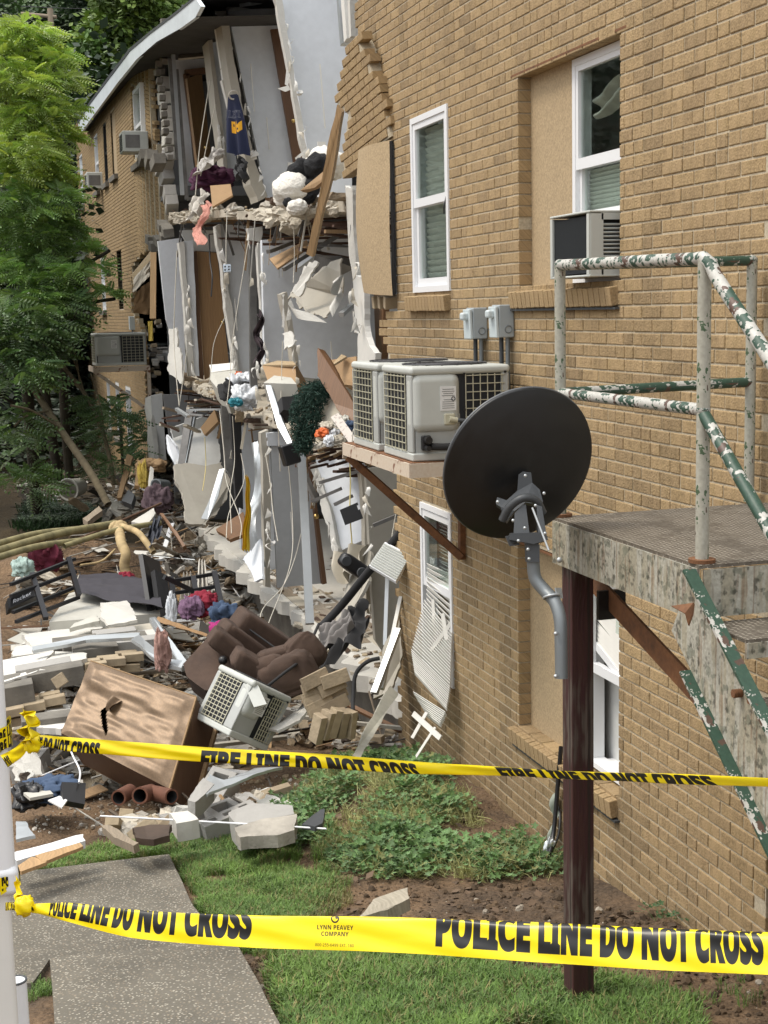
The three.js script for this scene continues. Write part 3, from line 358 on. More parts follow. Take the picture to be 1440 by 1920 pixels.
// ---------- far wing ----------
const sag = (z) => z > -26.9 ? -0.25 * Math.pow(z + 26.9, 1.15) : 0, bulge = (z) => z > -26.9 ? 0.11 * (z + 26.9) ** 2 : 0;
{
  const P = [[130, 300], [152, 236], [200, 168], [245, 110], [262, 92], [290, 72], [276, 122], [283, 152], [287, 235], [294, 292], [300, 330], [306, 375], [312, 440], [306, 450], [284, 444], [280, 470], [262, 478], [247, 500], [246, 585], [262, 608], [270, 680], [276, 860], [255, 905], [150, 930], [150, 560]];
  const op = [[-38.5, -37.6, 5.92, 7.2], [-34.35, -33.45, 5.92, 7.2], [-32.2, -31.5, 5.92, 7.2], [-30.6, -29.7, 5.92, 7.22], [-26.95, -25.9, 5.9, 7.22], [-34.2, -33.3, 3.2, 4.4], [-30.6, -29.7, 3.2, 4.4], [-34.2, -33.4, 0.4, 1.6], [-32.2, -31.4, 0.4, 1.6], [-30.2, -29.2, 0.2, 1.6]];
  const W = grp('brick_wall'), out = { p: [], u: [], c: [] };
  for (const b of courses(-39.2, -20.2, -0.6, 8.0, op, () => true)) { const y = b[1] + sag(b[0]), x = bulge(b[0]); const q = toPx(V(x, y, b[0])); if (!inPoly(q[0], q[1], P) && q[0] > 146) continue; const kk = rr(0.9, 1.08), t = pick(TONES).map((v) => v * kk); const n0 = out.p.length; brickVerts(b[2], b[3], 0.09, out, b[0], y, t, 1); for (let i = n0; i < out.p.length; i += 3) { const z = out.p[i + 2]; out.p[i] += bulge(z); out.p[i + 1] += sag(z) - sag(b[0]); } }
  stuff(mesh('brick', [toGeo(out)], M.brickVC, W));
  const Q = torn(P.map(([x, y]) => onX(x, y, 0)), 0, 0.5).map((p) => V(bulge(p.z) + 0.012, p.y, p.z)); const cols = [];
  { // mortar backing as a grid of strips so that it follows the bulge
    const g = []; for (let z = -39; z < -20.4; z += 0.2) { let y0 = null; const col = []; for (let y = -0.6; y < 7.9; y += 0.1) { const zc = z + 0.1, yy = y + 0.05, q = toPx(V(bulge(zc), yy, zc)), ys = yy - sag(zc); const solid = (inPoly(q[0], q[1], P) || q[0] < 146) && !op.some(([a, b, c, d]) => zc > a - 0.05 && zc < b + 0.05 && ys > c && ys < d); if (solid && y0 === null) y0 = y; if ((!solid || y > 7.75) && y0 !== null) { col.push([y0, y]); y0 = null; } } for (const [a, b] of col) g.push(bx(0.09, b - a, 0.2, bulge(z + 0.1) + 0.056, (a + b) / 2, z + 0.1)); }
    mesh('mortar', g, M.mortar, W);
  }
  for (const [i, [a, b, c, d]] of op.entries()) {
    if (i === 6) continue; const g = grp('window'), zc = (a + b) / 2, s = sag(zc), x = bulge(zc) + 0.06;
    if (i === 3) { mesh('infill_panel', bx(0.04, d - c, b - a, x, (c + d) / 2 + s, zc), M.beige, g); } else {
      const y0 = c + s, y1 = d + s; mesh('frame', [bx(0.1, y1 - y0, 0.07, x, (y0 + y1) / 2, a + 0.035), bx(0.1, y1 - y0, 0.07, x, (y0 + y1) / 2, b - 0.035), bx(0.1, 0.07, b - a - 0.14, x, y1 - 0.035, zc), bx(0.1, 0.07, b - a - 0.14, x, y0 + 0.035, zc), bx(0.06, 0.06, b - a - 0.14, x, (y0 + y1) / 2, zc)], i === 2 ? M.black : M.white, g);
      mesh('pane', bx(0.006, y1 - y0 - 0.1, b - a - 0.1, x + 0.02, (y0 + y1) / 2, zc), M.glass, g);
    }
    for (let k = 0; k < 5; k++) { const m = mesh('sill_brick', rbx(0.16, 0.1, (b - a + 0.16) / 5 - 0.01, 0.006), M.cmuDark, g); m.position.set(x - 0.06, c + s - 0.06, lerp(a - 0.08, b + 0.08, (k + 0.5) / 5)); m.rotation.z = 0.12; }
  }
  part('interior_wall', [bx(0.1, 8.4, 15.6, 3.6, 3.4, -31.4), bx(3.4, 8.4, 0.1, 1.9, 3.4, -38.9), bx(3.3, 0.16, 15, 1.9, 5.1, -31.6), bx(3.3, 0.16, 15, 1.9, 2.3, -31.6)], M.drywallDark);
  const F = (L, dx) => L.map(([x, y]) => onX(x, y, dx));
  part('fascia', slab(F([[146, 231], [170, 193], [210, 140], [243, 96], [280, 64], [330, 26], [366, -4], [377, 12], [366, 33], [337, 54], [294, 78], [256, 111], [219, 157], [177, 214], [151, 250]], -0.24), 0.05, V(1, 0, 0)), mat(0.66, 0.72, 0.76, { rough: 0.45, map: T.smudge }));
  part('fascia_cap', slab(F([[144, 229], [168, 190], [208, 136], [241, 92], [279, 60], [329, 22], [366, -8], [366, -4], [330, 26], [280, 64], [243, 96], [210, 140], [170, 193], [146, 231]], -0.25), 0.1, V(1, 0, 0)), M.darkGrey);
  const rp = F([[144, 229], [168, 190], [208, 136], [241, 92], [279, 60], [329, 22], [366, -8]], -0.24), pos = []; for (let i = 0; i < rp.length - 1; i++) { const a = rp[i], b = rp[i + 1], a2 = a.clone().add(V(5, 0.3, 0)), b2 = b.clone().add(V(5, 0.3, 0)); for (const p of [a, b, b2, a, b2, a2]) pos.push(p.x, p.y - 0.03, p.z); for (const p of [a, b, b2, a, b2, a2]) pos.push(p.x, p.y - 0.25, p.z); }
  const rg = new THREE.BufferGeometry(); rg.setAttribute('position', new THREE.Float32BufferAttribute(pos, 3)); part('roof', boxUV(rg), M.roof);
}
// ---------- the torn-open middle of the building ----------
const pl = (z, P) => P.map(([x, y]) => onZ(x, y, z)), px3 = (P) => P.map(([x, y, d]) => along(x, y, d)), ox = (x, P) => P.map(([a, b]) => onX(a, b, x));
function wallZ(name, z, P, m, t = 0.1, tear = 0.015) { let q = pl(z, P); if (tear) q = torn(q, tear * 0.25, 0.14); return part(name, slab(q, t, V(0, 0, -1)), m); }
function crust(a, b, n, m, r = [0.05, 0.13], j = 0.06) { const g = []; for (let i = 0; i < n; i++) { const p = a.clone().lerp(b, (i + rnd()) / n), s = rr(...r) * 2, q = pick(lumps).clone(); q.scale(s * rr(0.8, 1.6), s * rr(0.7, 1.1), s * rr(0.8, 1.4)); g.push(at(q, p.x + rr(-j, j), p.y + rr(-j, j) * 0.7, p.z + rr(-j, j), rr(-0.5, 0.5), rnd() * 6, rr(-0.5, 0.5))); } return g; }
function edgeSlab(name, E, th, depth, m, mEdge, nCr) { // floor slab whose broken edge runs along E (on x = 0.2)
  const top = E.map(([x, y]) => onX(x, y, 0.22)), T2 = torn([...top, ...top.slice().reverse().map((p) => V(depth, p.y + 0.05, p.z))], 0.06, 0.16); part(name, slab(T2, th, V(0, -1, 0)), m);
  const cg = []; for (let i = 0; i < top.length - 1; i++) cg.push(...crust(top[i].clone().add(V(0, -th * 0.5, 0)), top[i + 1].clone().add(V(0, -th * 0.5, 0)), nCr, mEdge, [0.025, 0.075])); stuff(part('broken_edge', cg, mEdge)); return top;
}
// ground floor slab, tiled, with washed-out soil under it
edgeSlab('floor_slab', [[372, 990], [420, 1036], [480, 1092], [545, 1146], [605, 1196], [622, 1218], [690, 1268], [760, 1330]], 0.16, 3.5, M.cmuWhite, M.concPale, 1);
part('foundation_wall', [bx(0.2, 0.9, 11, 0.75, -1.0, -16.6)], M.cmuDark);
for (let i = 0; i < 9; i++) for (let k = 0; k < 7; k++) { const z = -13.9 - k * 0.6 - (i & 1) * 0.3, x = 0.42 + i * 0.155; if (hash(i, k, 3) < 0.12) continue; part('floor_tile', bx(0.148, 0.008, 0.592, x, -0.374 + hash(i, k, 4) * 0.004, z), [M.tile, M.woodGrey, M.paper][Math.floor(hash(i, k, 6) * 2.6)]); }
const f2a = edgeSlab('floor_slab', [[344, 706], [372, 722], [410, 738], [455, 768], [476, 790]], 0.1, 3.4, M.concPale, M.concPale, 9);
const f2b = edgeSlab('floor_slab', [[500, 770], [545, 800], [575, 832], [620, 836], [678, 832]], 0.1, 3.4, M.concPale, M.concPale, 7);
const f3 = edgeSlab('floor_slab', [[322, 398], [380, 400], [430, 392], [480, 398], [540, 388], [575, 396], [600, 380], [646, 376]], 0.1, 3.4, M.concPale, M.concPale, 10);
stuff(part('broken_edge', crust(onX(500, 404, 0.1), onX(572, 414, 0.1), 22, M.plaster, [0.05, 0.12], 0.09), M.concPale)); stuff(part('broken_edge', crust(onX(322, 408, 0.1), onX(380, 408, 0.1), 16, M.plaster, [0.04, 0.1], 0.09), M.concPale));
part('roof_deck', slab([V(1.6, 7.1, -18.6), V(2.2, 6.9, -15), V(2.2, 6.6, -11.4), V(4.2, 6.7, -11.4), V(4.2, 7.5, -23), V(0.9, 7.35, -23)], 0.3, V(0, 1, 0)), M.roof);
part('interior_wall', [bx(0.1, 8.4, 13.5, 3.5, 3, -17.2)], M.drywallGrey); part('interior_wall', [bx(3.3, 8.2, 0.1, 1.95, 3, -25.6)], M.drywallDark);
// floor joists and laths broken off under the two upper floors
for (const [E, n, y0] of [[f3, 34, -0.1], [f2b, 30, -0.06], [f2a, 18, -0.12]]) for (let i = 0; i < n; i++) { const t = rnd() * (E.length - 1), k = Math.floor(t), p = E[k].clone().lerp(E[k + 1], t - k); const a = p.clone().add(V(rr(-0.22, 0.25), y0 - rr(0.02, 0.3), rr(-0.1, 0.1))), b = a.clone().add(V(rr(0.5, 1.5), rr(-0.15, 0.12), rr(-0.25, 0.05) * 2)); part('lath', bar(a, b, rr(0.03, 0.06), rr(0.012, 0.035)), rnd() < 0.72 ? M.joist : rnd() < 0.5 ? M.oldPine : M.studDark); }
// top storey
const G = M.drywallGrey, K = M.drywallCream, WH = M.drywallWhite;
wallZ('partition_wall', -24.4, [[328, 92], [430, 76], [430, 134], [346, 140], [370, 372], [352, 376], [334, 230]], G);
part('ceiling_board', slab(px3([[336, 88, 23], [392, 80, 23], [394, 104, 22.6], [334, 110, 22.6]]), 0.03), K);
part('door_frame', [bar(onZ(349, 139, -24.3), onZ(374, 332, -24.3), 0.1, 0.1), bar(onZ(347, 137, -24.3), onZ(404, 131, -24.3), 0.1, 0.1)], M.brownTrim);
const dr = part('door', slab(px3([[351, 147, 23.5], [378, 138, 23.9], [397, 300, 23.9], [373, 331, 23.5]]), 0.045), M.oakDoor); mesh('handle', at(new THREE.SphereGeometry(0.035, 12, 8), ...along(386, 277, 23.4).toArray()), M.brass, dr);
for (const [a, b, w, m] of [[[324, 96], [342, 366], 0.07, M.galv], [[331, 130], [350, 374], 0.05, M.studDark], [[318, 110], [333, 300], 0.06, M.studDark]]) part('stud', bar(onZ(...a, -23.4), onZ(...b, -23.4), w, 0.06), m);
wallZ('partition_wall', -21, [[390, 76], [398, 74], [431, 344], [424, 348]], K, 0.5); wallZ('partition_wall', -21.1, [[397, 80], [418, 76], [446, 330], [430, 345]], G, 0.08);
part('closet_frame', [bar(onZ(405, 44, -19.6), onZ(421, 40, -19.6), 0.09, 0.09), bar(onZ(408, 44, -19.6), onZ(424, 150, -19.6), 0.08, 0.1), bar(onZ(420, 150, -19.6), onZ(470, 350, -19.7), 0.06, 0.1), bar(onZ(404, 30, -19.5), onZ(428, 14, -19.5), 0.14, 0.12)], M.whiteDirty);
part('closet_trim', bar(onZ(421, 70, -20.4), onZ(440, 170, -20.4), 0.1, 0.1), M.brownTrim);
wallZ('partition_wall', -19.15, [[414, 40], [427, 30], [452, 190], [480, 310], [502, 368], [484, 378], [470, 345], [446, 235]], K, 0.5, 0.025);
wallZ('partition_wall', -19.3, [[426, 14], [525, 0], [600, 360], [500, 372]], G, 0.1, 0);
part('ceiling_board', slab(px3([[424, 8, 18.6], [430, 16, 18.4], [530, 2, 19.5], [520, -12, 19.5], [440, -14, 19]]), 0.05), WH); part('light_fixture', bar(along(458, 8, 18.2), along(505, 2, 18.6), 0.16, 0.05), M.galv);
wallZ('door_frame', -19.1, [[508, 55], [526, 53], [570, 310], [553, 318]], M.brownTrim, 0.06, 0); wallZ('baseboard', -19.1, [[498, 370], [532, 374], [530, 384], [500, 381]], M.brownTrim, 0.04, 0);
mesh('handle', at(new THREE.SphereGeometry(0.035, 12, 8), ...onZ(551, 226, -18.95).toArray()), M.brass, B.children[B.children.length - 2]);
wallZ('partition_wall', -15.8, [[514, -6], [528, -6], [552, 150], [578, 288], [572, 302], [549, 180]], M.plaster, 0.1, 0.03); wallZ('partition_wall', -15.95, [[527, -6], [660, -6], [660, 380], [600, 372], [578, 288]], G, 0.1, 0);
for (const [x, y, z] of [[546, 314, -19.05], [603, 277, -15.7]]) part('wall_outlet', bx(0.09, 0.13, 0.02, ...onZ(x, y, z).toArray()), M.whiteDirty);
for (const [P, d] of [[[[553, 296], [565, 286], [575, 278], [574, 284], [562, 296], [556, 302]], 15.2], [[[520, 166], [541, 160], [545, 168], [535, 172]], 15.4], [[[537, 130], [544, 140], [540, 162], [534, 158]], 15.6]]) part('torn_paper', slab(P.map(([x, y]) => along(x, y, d)), 0.006), M.plaster);
for (const [a, b, w, m] of [[[643, -4], [650, 84], 0.07, M.galv], [[652, -4], [658, 76], 0.1, M.whiteDirty], [[664, -4], [667, 70], 0.07, M.plaster]]) part('stud', bar(onX(...a, 0.15), onX(...b, 0.15), 0.1, w), m);
part('infill_panel', sheet(onX(672, 282, -0.1), onX(734, 262, -0.02), onX(740, 554, -0.03), onX(686, 548, -0.06), 14, 24, (u, v) => [0.05 * Math.sin(u * 3.1) + 0.03 * Math.sin(v * 2.6), 0, -0.06 * Math.sin(v * 3) * (1 - u)]), M.beige); part('infill_edge', slab([onX(735, 264, -0.02), onX(740, 262, 0.1), onX(744, 550, 0.1), onX(740, 553, -0.03)], 0.02), M.blackMatt); part('broken_sill', [0, 1, 2].map((i) => rbx(0.12, 0.1, 0.06, 0.006, ...onX(712 + i * 11, 566, 0.0).toArray(), 0.2 * i, 0, 0.1)), M.blockTan);
// middle storey
wallZ('partition_wall', -23.6, [[296, 452], [340, 446], [352, 720], [312, 600]], G, 0.1);
wallZ('partition_wall', -22.3, [[335, 455], [345, 452], [364, 700], [355, 706]], M.plaster, 0.2, 0.03); wallZ('partition_wall', -22.35, [[345, 452], [362, 450], [374, 705], [362, 705]], G, 0.1);
wallZ('partition_wall', -22.6, [[338, 432], [408, 430], [409, 472], [360, 470]], WH, 0.1); wallZ('door_frame', -22.45, [[360, 474], [369, 470], [382, 712], [371, 708]], M.brownTrim, 0.12, 0);
const d2 = wallZ('door', -22.55, [[368, 471], [407, 474], [430, 690], [384, 712]], M.oakDoor, 0.045, 0); mesh('handle', at(new THREE.SphereGeometry(0.035, 12, 8), ...onZ(417, 604, -22.4).toArray()), M.brass, d2);
wallZ('partition_wall', -19.8, [[404, 424], [412, 420], [432, 560], [448, 700], [440, 706], [425, 590]], M.plaster, 0.2, 0.035); wallZ('partition_wall', -19.9, [[411, 420], [474, 424], [476, 760], [446, 700]], G, 0.1, 0);
wallZ('stud', -17.3, [[468, 440], [481, 440], [483, 748], [470, 748]], M.studDark, 0.08, 0); wallZ('partition_wall', -17.2, [[464, 428], [492, 424], [490, 450], [500, 500], [492, 505], [484, 452], [466, 450]], M.plaster, 0.12, 0.05);
wallZ('partition_wall', -16.9, [[484, 455], [491, 455], [499, 680], [493, 684]], M.plaster, 0.12, 0.03); wallZ('partition_wall', -16.6, [[491, 450], [690, 436], [690, 720], [497, 700]], G, 0.1, 0);
part('ceiling_board', slab(px3([[505, 485, 15.6], [575, 450, 16], [580, 462, 15.6], [520, 503, 15.2]]), 0.02), M.cardboard);
for (const [a, b, m] of [[[503, 472, 15.3], [560, 450, 15.8], M.studDark], [[532, 505, 14.6], [646, 434, 15], M.studDark], [[605, 432, 14], [660, 418, 14.4], M.joist], [[560, 500, 15], [600, 470, 14.8], M.galv], [[640, 590, 13.4], [668, 565, 13.8], M.galv]]) part('ceiling_channel', bar(along(...a), along(...b), 0.05, 0.04), m);
part('torn_wallboard', slab(torn(px3([[556, 535, 14.9], [590, 515, 14.4], [612, 500, 14.1], [641, 484, 13.9], [644, 520, 13.8], [640, 556, 14], [628, 572, 13.7], [612, 594, 13.6], [585, 592, 14], [560, 575, 14.6], [538, 562, 14.9]]), 0.03, 0.08), 0.015), M.drywallCream);
part('torn_wallboard', slab(torn(px3([[540, 548, 14.3], [575, 500, 14], [596, 492, 13.9], [572, 530, 14], [560, 556, 14.1]]), 0.03, 0.06), 0.02), M.plaster);
part('torn_paper', sheet(along(545, 560, 13.9), along(575, 590, 13.5), along(602, 607, 13.4), along(556, 588, 13.8), 10, 4, (u, v) => [0.08 * Math.sin(u * 4), 0, 0]), M.plaster); part('torn_paper', sheet(along(620, 575, 13.5), along(642, 540, 13.7), along(645, 556, 13.6), along(624, 596, 13.3), 8, 4, (u, v) => [0.05 * Math.sin(v * 3), 0, 0]), M.plaster);
part('torn_paper', sheet(along(622, 530, 13.5), along(640, 522, 13.6), along(638, 545, 13.5), along(618, 548, 13.4), 6, 4, (u, v) => [0.06 * Math.sin(v * 3 + u * 2), 0, 0]), M.plaster); part('dark_duct', slab(px3([[590, 478, 14.6], [640, 480, 14.4], [636, 492, 14.2], [600, 512, 14.6], [586, 512, 14.8]]), 0.2), M.studDark);
wallZ('partition_wall', -15, [[527, 552], [538, 547], [548, 600], [553, 640], [563, 720], [553, 722], [543, 640], [535, 590]], K, 0.2, 0.03); part('torn_wallboard', slab(torn(px3([[529, 626, 14.5], [543, 620, 14.4], [553, 640, 14.3], [540, 652, 14.3], [532, 656, 14.4]]), 0.02, 0.05), 0.015), M.plaster);
part('torn_wallboard', slab(torn(px3([[528, 552, 14.9], [534, 552, 14.9], [533, 616, 14.9], [528, 612, 14.9]]), 0.01, 0.05), 0.03), M.whiteDirty);
part('wallboard_edge', slab(torn(ox(0.2, [[647, 348], [660, 348], [662, 420], [667, 500], [668, 530], [662, 525], [654, 480]]), 0.01, 0.07), 0.04, V(1, 0, 0.2)), M.plaster); part('wallboard', slab(torn(ox(0.15, [[662, 522], [681, 522], [683, 600], [690, 640], [704, 662], [706, 700], [668, 700], [672, 625], [664, 624]]), 0.015, 0.08), 0.05, V(1, 0, 0.2)), M.whiteDirty);
part('wallboard', slab(ox(0.3, [[700, 545], [720, 540], [716, 690], [706, 690]]), 0.05, V(1, 0, 0.2)), M.walnut);
// ground storey
wallZ('partition_wall', -25, [[284, 742], [304, 738], [312, 862], [286, 866]], WH, 0.1, 0); part('wallboard', slab(torn(px3([[272, 746, 25], [282, 742, 25], [288, 862, 24.6], [279, 862, 24.8]]), 0.02, 0.1), 0.1), M.plaster);
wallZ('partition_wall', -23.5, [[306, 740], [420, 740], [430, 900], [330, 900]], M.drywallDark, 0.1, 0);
part('fallen_wallboard', slab(torn(px3([[320, 806, 22], [406, 776, 22.6], [416, 880, 21.8], [332, 880, 21.4]]), 0.02), 0.04), WH); part('fallen_wallboard', slab(torn(px3([[312, 815, 22], [324, 830, 21.6], [348, 884, 21.4], [330, 880, 21.6], [314, 845, 21.8]]), 0.02), 0.03), G); part('wallboard_strip', bar(along(322, 812, 21.8), along(404, 782, 22.3), 0.03, 0.16), WH); part('stud', bar(along(358, 762, 21.4), along(340, 880, 21.2), 0.12, 0.05), M.studDark); part('stud', bar(along(366, 770, 21.4), along(346, 872, 21.2), 0.06, 0.05), M.galv);
part('fallen_wallboard', slab(torn(px3([[326, 872, 19.8], [416, 866, 20.2], [432, 908, 20], [412, 950, 19.7], [386, 985, 19.3], [348, 980, 19.2]]), 0.025), 0.05), K);
part('cardboard_piece', slab(px3([[376, 802, 20], [402, 768, 20], [409, 790, 20], [383, 816, 20]]), 0.3), M.cardboard);
part('metal_strip', slab(px3([[411, 880, 19.2], [421, 878, 19.2], [409, 930, 18.8], [389, 974, 18.6], [377, 972, 18.6], [396, 930, 18.9]]), 0.01), M.galv);
wallZ('partition_wall', -18.6, [[416, 760], [446, 770], [450, 930], [424, 880]], M.studDark, 0.1, 0.02); wallZ('black_panel', -18, [[432, 775], [452, 782], [456, 955], [443, 950]], M.blackMatt, 0.1, 0); wallZ('partition_wall', -18.4, [[448, 800], [510, 790], [520, 1075], [452, 1030]], G, 0.1, 0);
part('metal_sheet', sheet(along(472, 832, 17), along(484, 828, 17), along(492, 1062, 16.4), along(470, 1056, 16.4), 4, 24, (u, v) => [0.07 * Math.sin(v * 11) + 0.04 * fbm(v * 9, u * 4, 2, 5), 0, 0.05 * Math.sin(v * 7)]), M.galv);
wallZ('partition_wall', -16.3, [[489, 812], [503, 806], [508, 960], [508, 1102], [497, 1100], [494, 930]], K, 0.15, 0.02); wallZ('partition_wall', -16.25, [[500, 812], [600, 806], [600, 834], [502, 836]], G, 0.1, 0);
const d3 = wallZ('door', -16.3, [[508, 834], [574, 830], [604, 1094], [520, 1102]], mat(0.44, 0.46, 0.48, { rough: 0.5, map: T.smudge }), 0.045, 0); mesh('handle', at(new THREE.SphereGeometry(0.035, 12, 8), ...onZ(593, 968, -16.1).toArray()), M.brass, d3); wallZ('door_frame', -16.2, [[576, 834], [580, 834], [613, 1094], [605, 1096]], M.brownTrim, 0.1, 0);
part('fallen_wallboard', slab(torn(px3([[455, 1050, 16.6], [488, 1010, 16.4], [492, 1085, 15.8], [480, 1090, 15.9]]), 0.01), 0.03), G);
part('stud', bar(along(565, 852, 13.9), along(581, 1170, 13.4), 0.08, 0.07), M.stud); part('stud', bar(along(560, 868, 14.2), along(594, 940, 14), 0.05, 0.05), M.studDark);
part('partition_wall', slab(torn(px3([[582, 872, 13.9], [593, 868, 13.9], [618, 950, 13.6], [634, 1034, 13.4], [636, 1072, 13.3], [625, 1040, 13.4], [600, 945, 13.7]]), 0.012, 0.07), 0.1), M.plaster);
part('partition_wall', slab(px3([[592, 862, 13.9], [690, 856, 13.6], [694, 1006, 13.3], [632, 1036, 13.5]]), 0.1), G); part('torn_paper', sheet(along(630, 1040, 13.2), along(684, 1012, 13), along(684, 1056, 12.9), along(634, 1090, 13), 16, 5, (u, v) => [0.08 * Math.sin(u * 12 + v * 3), 0.05 * fbm(u * 9, 2, 2, 1), 0]), M.paper);
for (const [a, b] of [[[585, 940, 13.3], [640, 916, 13.2]], [[628, 946, 13.1], [660, 930, 13]], [[600, 905, 13.3], [690, 878, 13]], [[700, 985, 12.3], [746, 966, 12.3]]]) part('ceiling_channel', bar(along(...a), along(...b), 0.04, 0.03), M.studDark);
wallZ('partition_wall', -12.5, [[676, 886], [688, 880], [694, 1010], [700, 1150], [688, 1150], [684, 1010]], M.paper, 0.12, 0.02); wallZ('partition_wall', -12.35, [[686, 880], [790, 866], [790, 1330], [704, 1200], [696, 1080]], M.drywallCream, 0.08, 0);
part('fallen_wallboard', slab(torn(px3([[622, 1184, 12.9], [650, 1090, 13.1], [690, 1030, 13], [692, 1082, 12.8], [650, 1165, 12.6]]), 0.02), 0.03), K); part('fallen_wallboard', slab(torn(px3([[700, 1310, 11.2], [748, 1130, 11.5], [750, 1240, 11.3], [722, 1300, 11.1]]), 0.015), 0.03), K);
for (const [a, b, w, m] of [[[747, 1180, 11.2], [702, 1300, 10.9], 0.05, M.galv], [[728, 1040, 11.6], [722, 1210, 11.4], 0.03, M.galv], [[752, 1120, 11.4], [716, 1292, 11], 0.03, M.whiteDirty]]) part('stud', bar(along(...a), along(...b), w, 0.04), m);
for (let i = 0; i < 26; i++) { const x = rr(575, 700), y = rr(840, 880); part('lath', bar(along(x, y, 13.2), along(x + rr(30, 60), y - rr(4, 20), 13.3), 0.035, 0.02), pick([M.joist, M.joist, M.oldPine])); }
// jagged block and brick ends of the far wing
{
  const blk = (px, py, x, w, h, d, m, t = 0) => { const p = onX(px, py, x); const o = mesh('broken_block', rbx(w, h, d, 0.01, 0, 0, 0), m, B); o.position.copy(p); o.rotation.set(rr(-0.1, 0.1) + t, rr(-0.12, 0.12), rr(-0.1, 0.1)); };
  for (let i = 0; i < 6; i++) blk(309 + i * 2.2, 158 + i * 26, 0.32, 0.2, 0.2, 0.42, i ? M.cmuWhite : M.cmu);
  for (let i = 0; i < 12; i++) blk(296 + i * 2 + rr(-3, 3), 120 + i * 16, 0.14, 0.1, 0.09, 0.2, M.cmuDark);
  for (const [x, y] of [[300, 64], [312, 58], [322, 50], [296, 80], [306, 76], [330, 40], [290, 92], [302, 98], [308, 112], [318, 70], [300, 130], [345, 30]]) blk(x, y, 0.2, 0.12, 0.1, 0.22, M.cmuDark, 0.5);
  for (const [x, y] of [[305, 315], [312, 335], [310, 350], [318, 365], [322, 384], [314, 300], [296, 305], [284, 300], [272, 296]]) blk(x, y, x < 300 ? -0.04 : 0.2, 0.2, 0.18, 0.34, x < 300 ? M.cmuDark : M.cmu, -0.4);
  for (const [x, y] of [[306, 425], [314, 432], [300, 452], [290, 462], [310, 446], [284, 450]]) blk(x, y, 0.12, 0.18, 0.15, 0.3, M.cmuDark, 0.3);
  for (let i = 0; i < 44; i++) blk(rr(264, 300), 604 + i * 5.6, rr(0.05, 0.3), 0.1, 0.07, 0.2, pick([M.blockTan, M.cmuDark, M.blockTan, M.cmu]), rr(-0.2, 0.2));
  const ub = []; for (const [px, py] of [[325, 60], [345, 90], [330, 75], [360, 20], [345, 40]]) blk(px, py, 0.5, 0.3, 0.12, 0.4, M.blackMatt, 0.3);
}
// flap of siding, insulation and a plank where the far wall has gone
part('siding_flap', slab(px3([[247, 514, 24.2], [282, 471, 24.6], [284, 484, 24.3], [250, 540, 24]]), 0.02), M.beige); part('siding_flap', sheet(along(248, 524, 23.9), along(281, 490, 24.2), along(277, 522, 24), along(247, 552, 23.8), 10, 8, (u, v) => [0.12 * fbm(u * 5, v * 5, 3, 8), 0, 0]), M.paper); part('insulation', sheet(along(247, 550, 24), along(284, 520, 24.4), along(284, 590, 24.4), along(246, 586, 24.1), 12, 12, (u, v) => [0.12 * fbm(u * 5, v * 4, 4, 3), 0, 0]), M.oldPine); part('plank', bar(along(288, 474, 24), along(287, 598, 23.8), 0.1, 0.06), M.pine); part('insulation', sheet(along(278, 604, 24), along(287, 602, 24), along(288, 640, 24), along(280, 640, 24), 6, 10, (u, v) => [0.1 * fbm(u * 5, v * 4, 3, 6), 0, 0]), M.yellowFoam);
part('fallen_wallboard', slab(torn(px3([[316, 616, 22.4], [330, 614, 22.3], [332, 650, 22.2], [338, 660, 22.1], [340, 720, 21.9], [318, 702, 22.2], [313, 690, 22.3]]), 0.02, 0.1), 0.03), M.plaster);
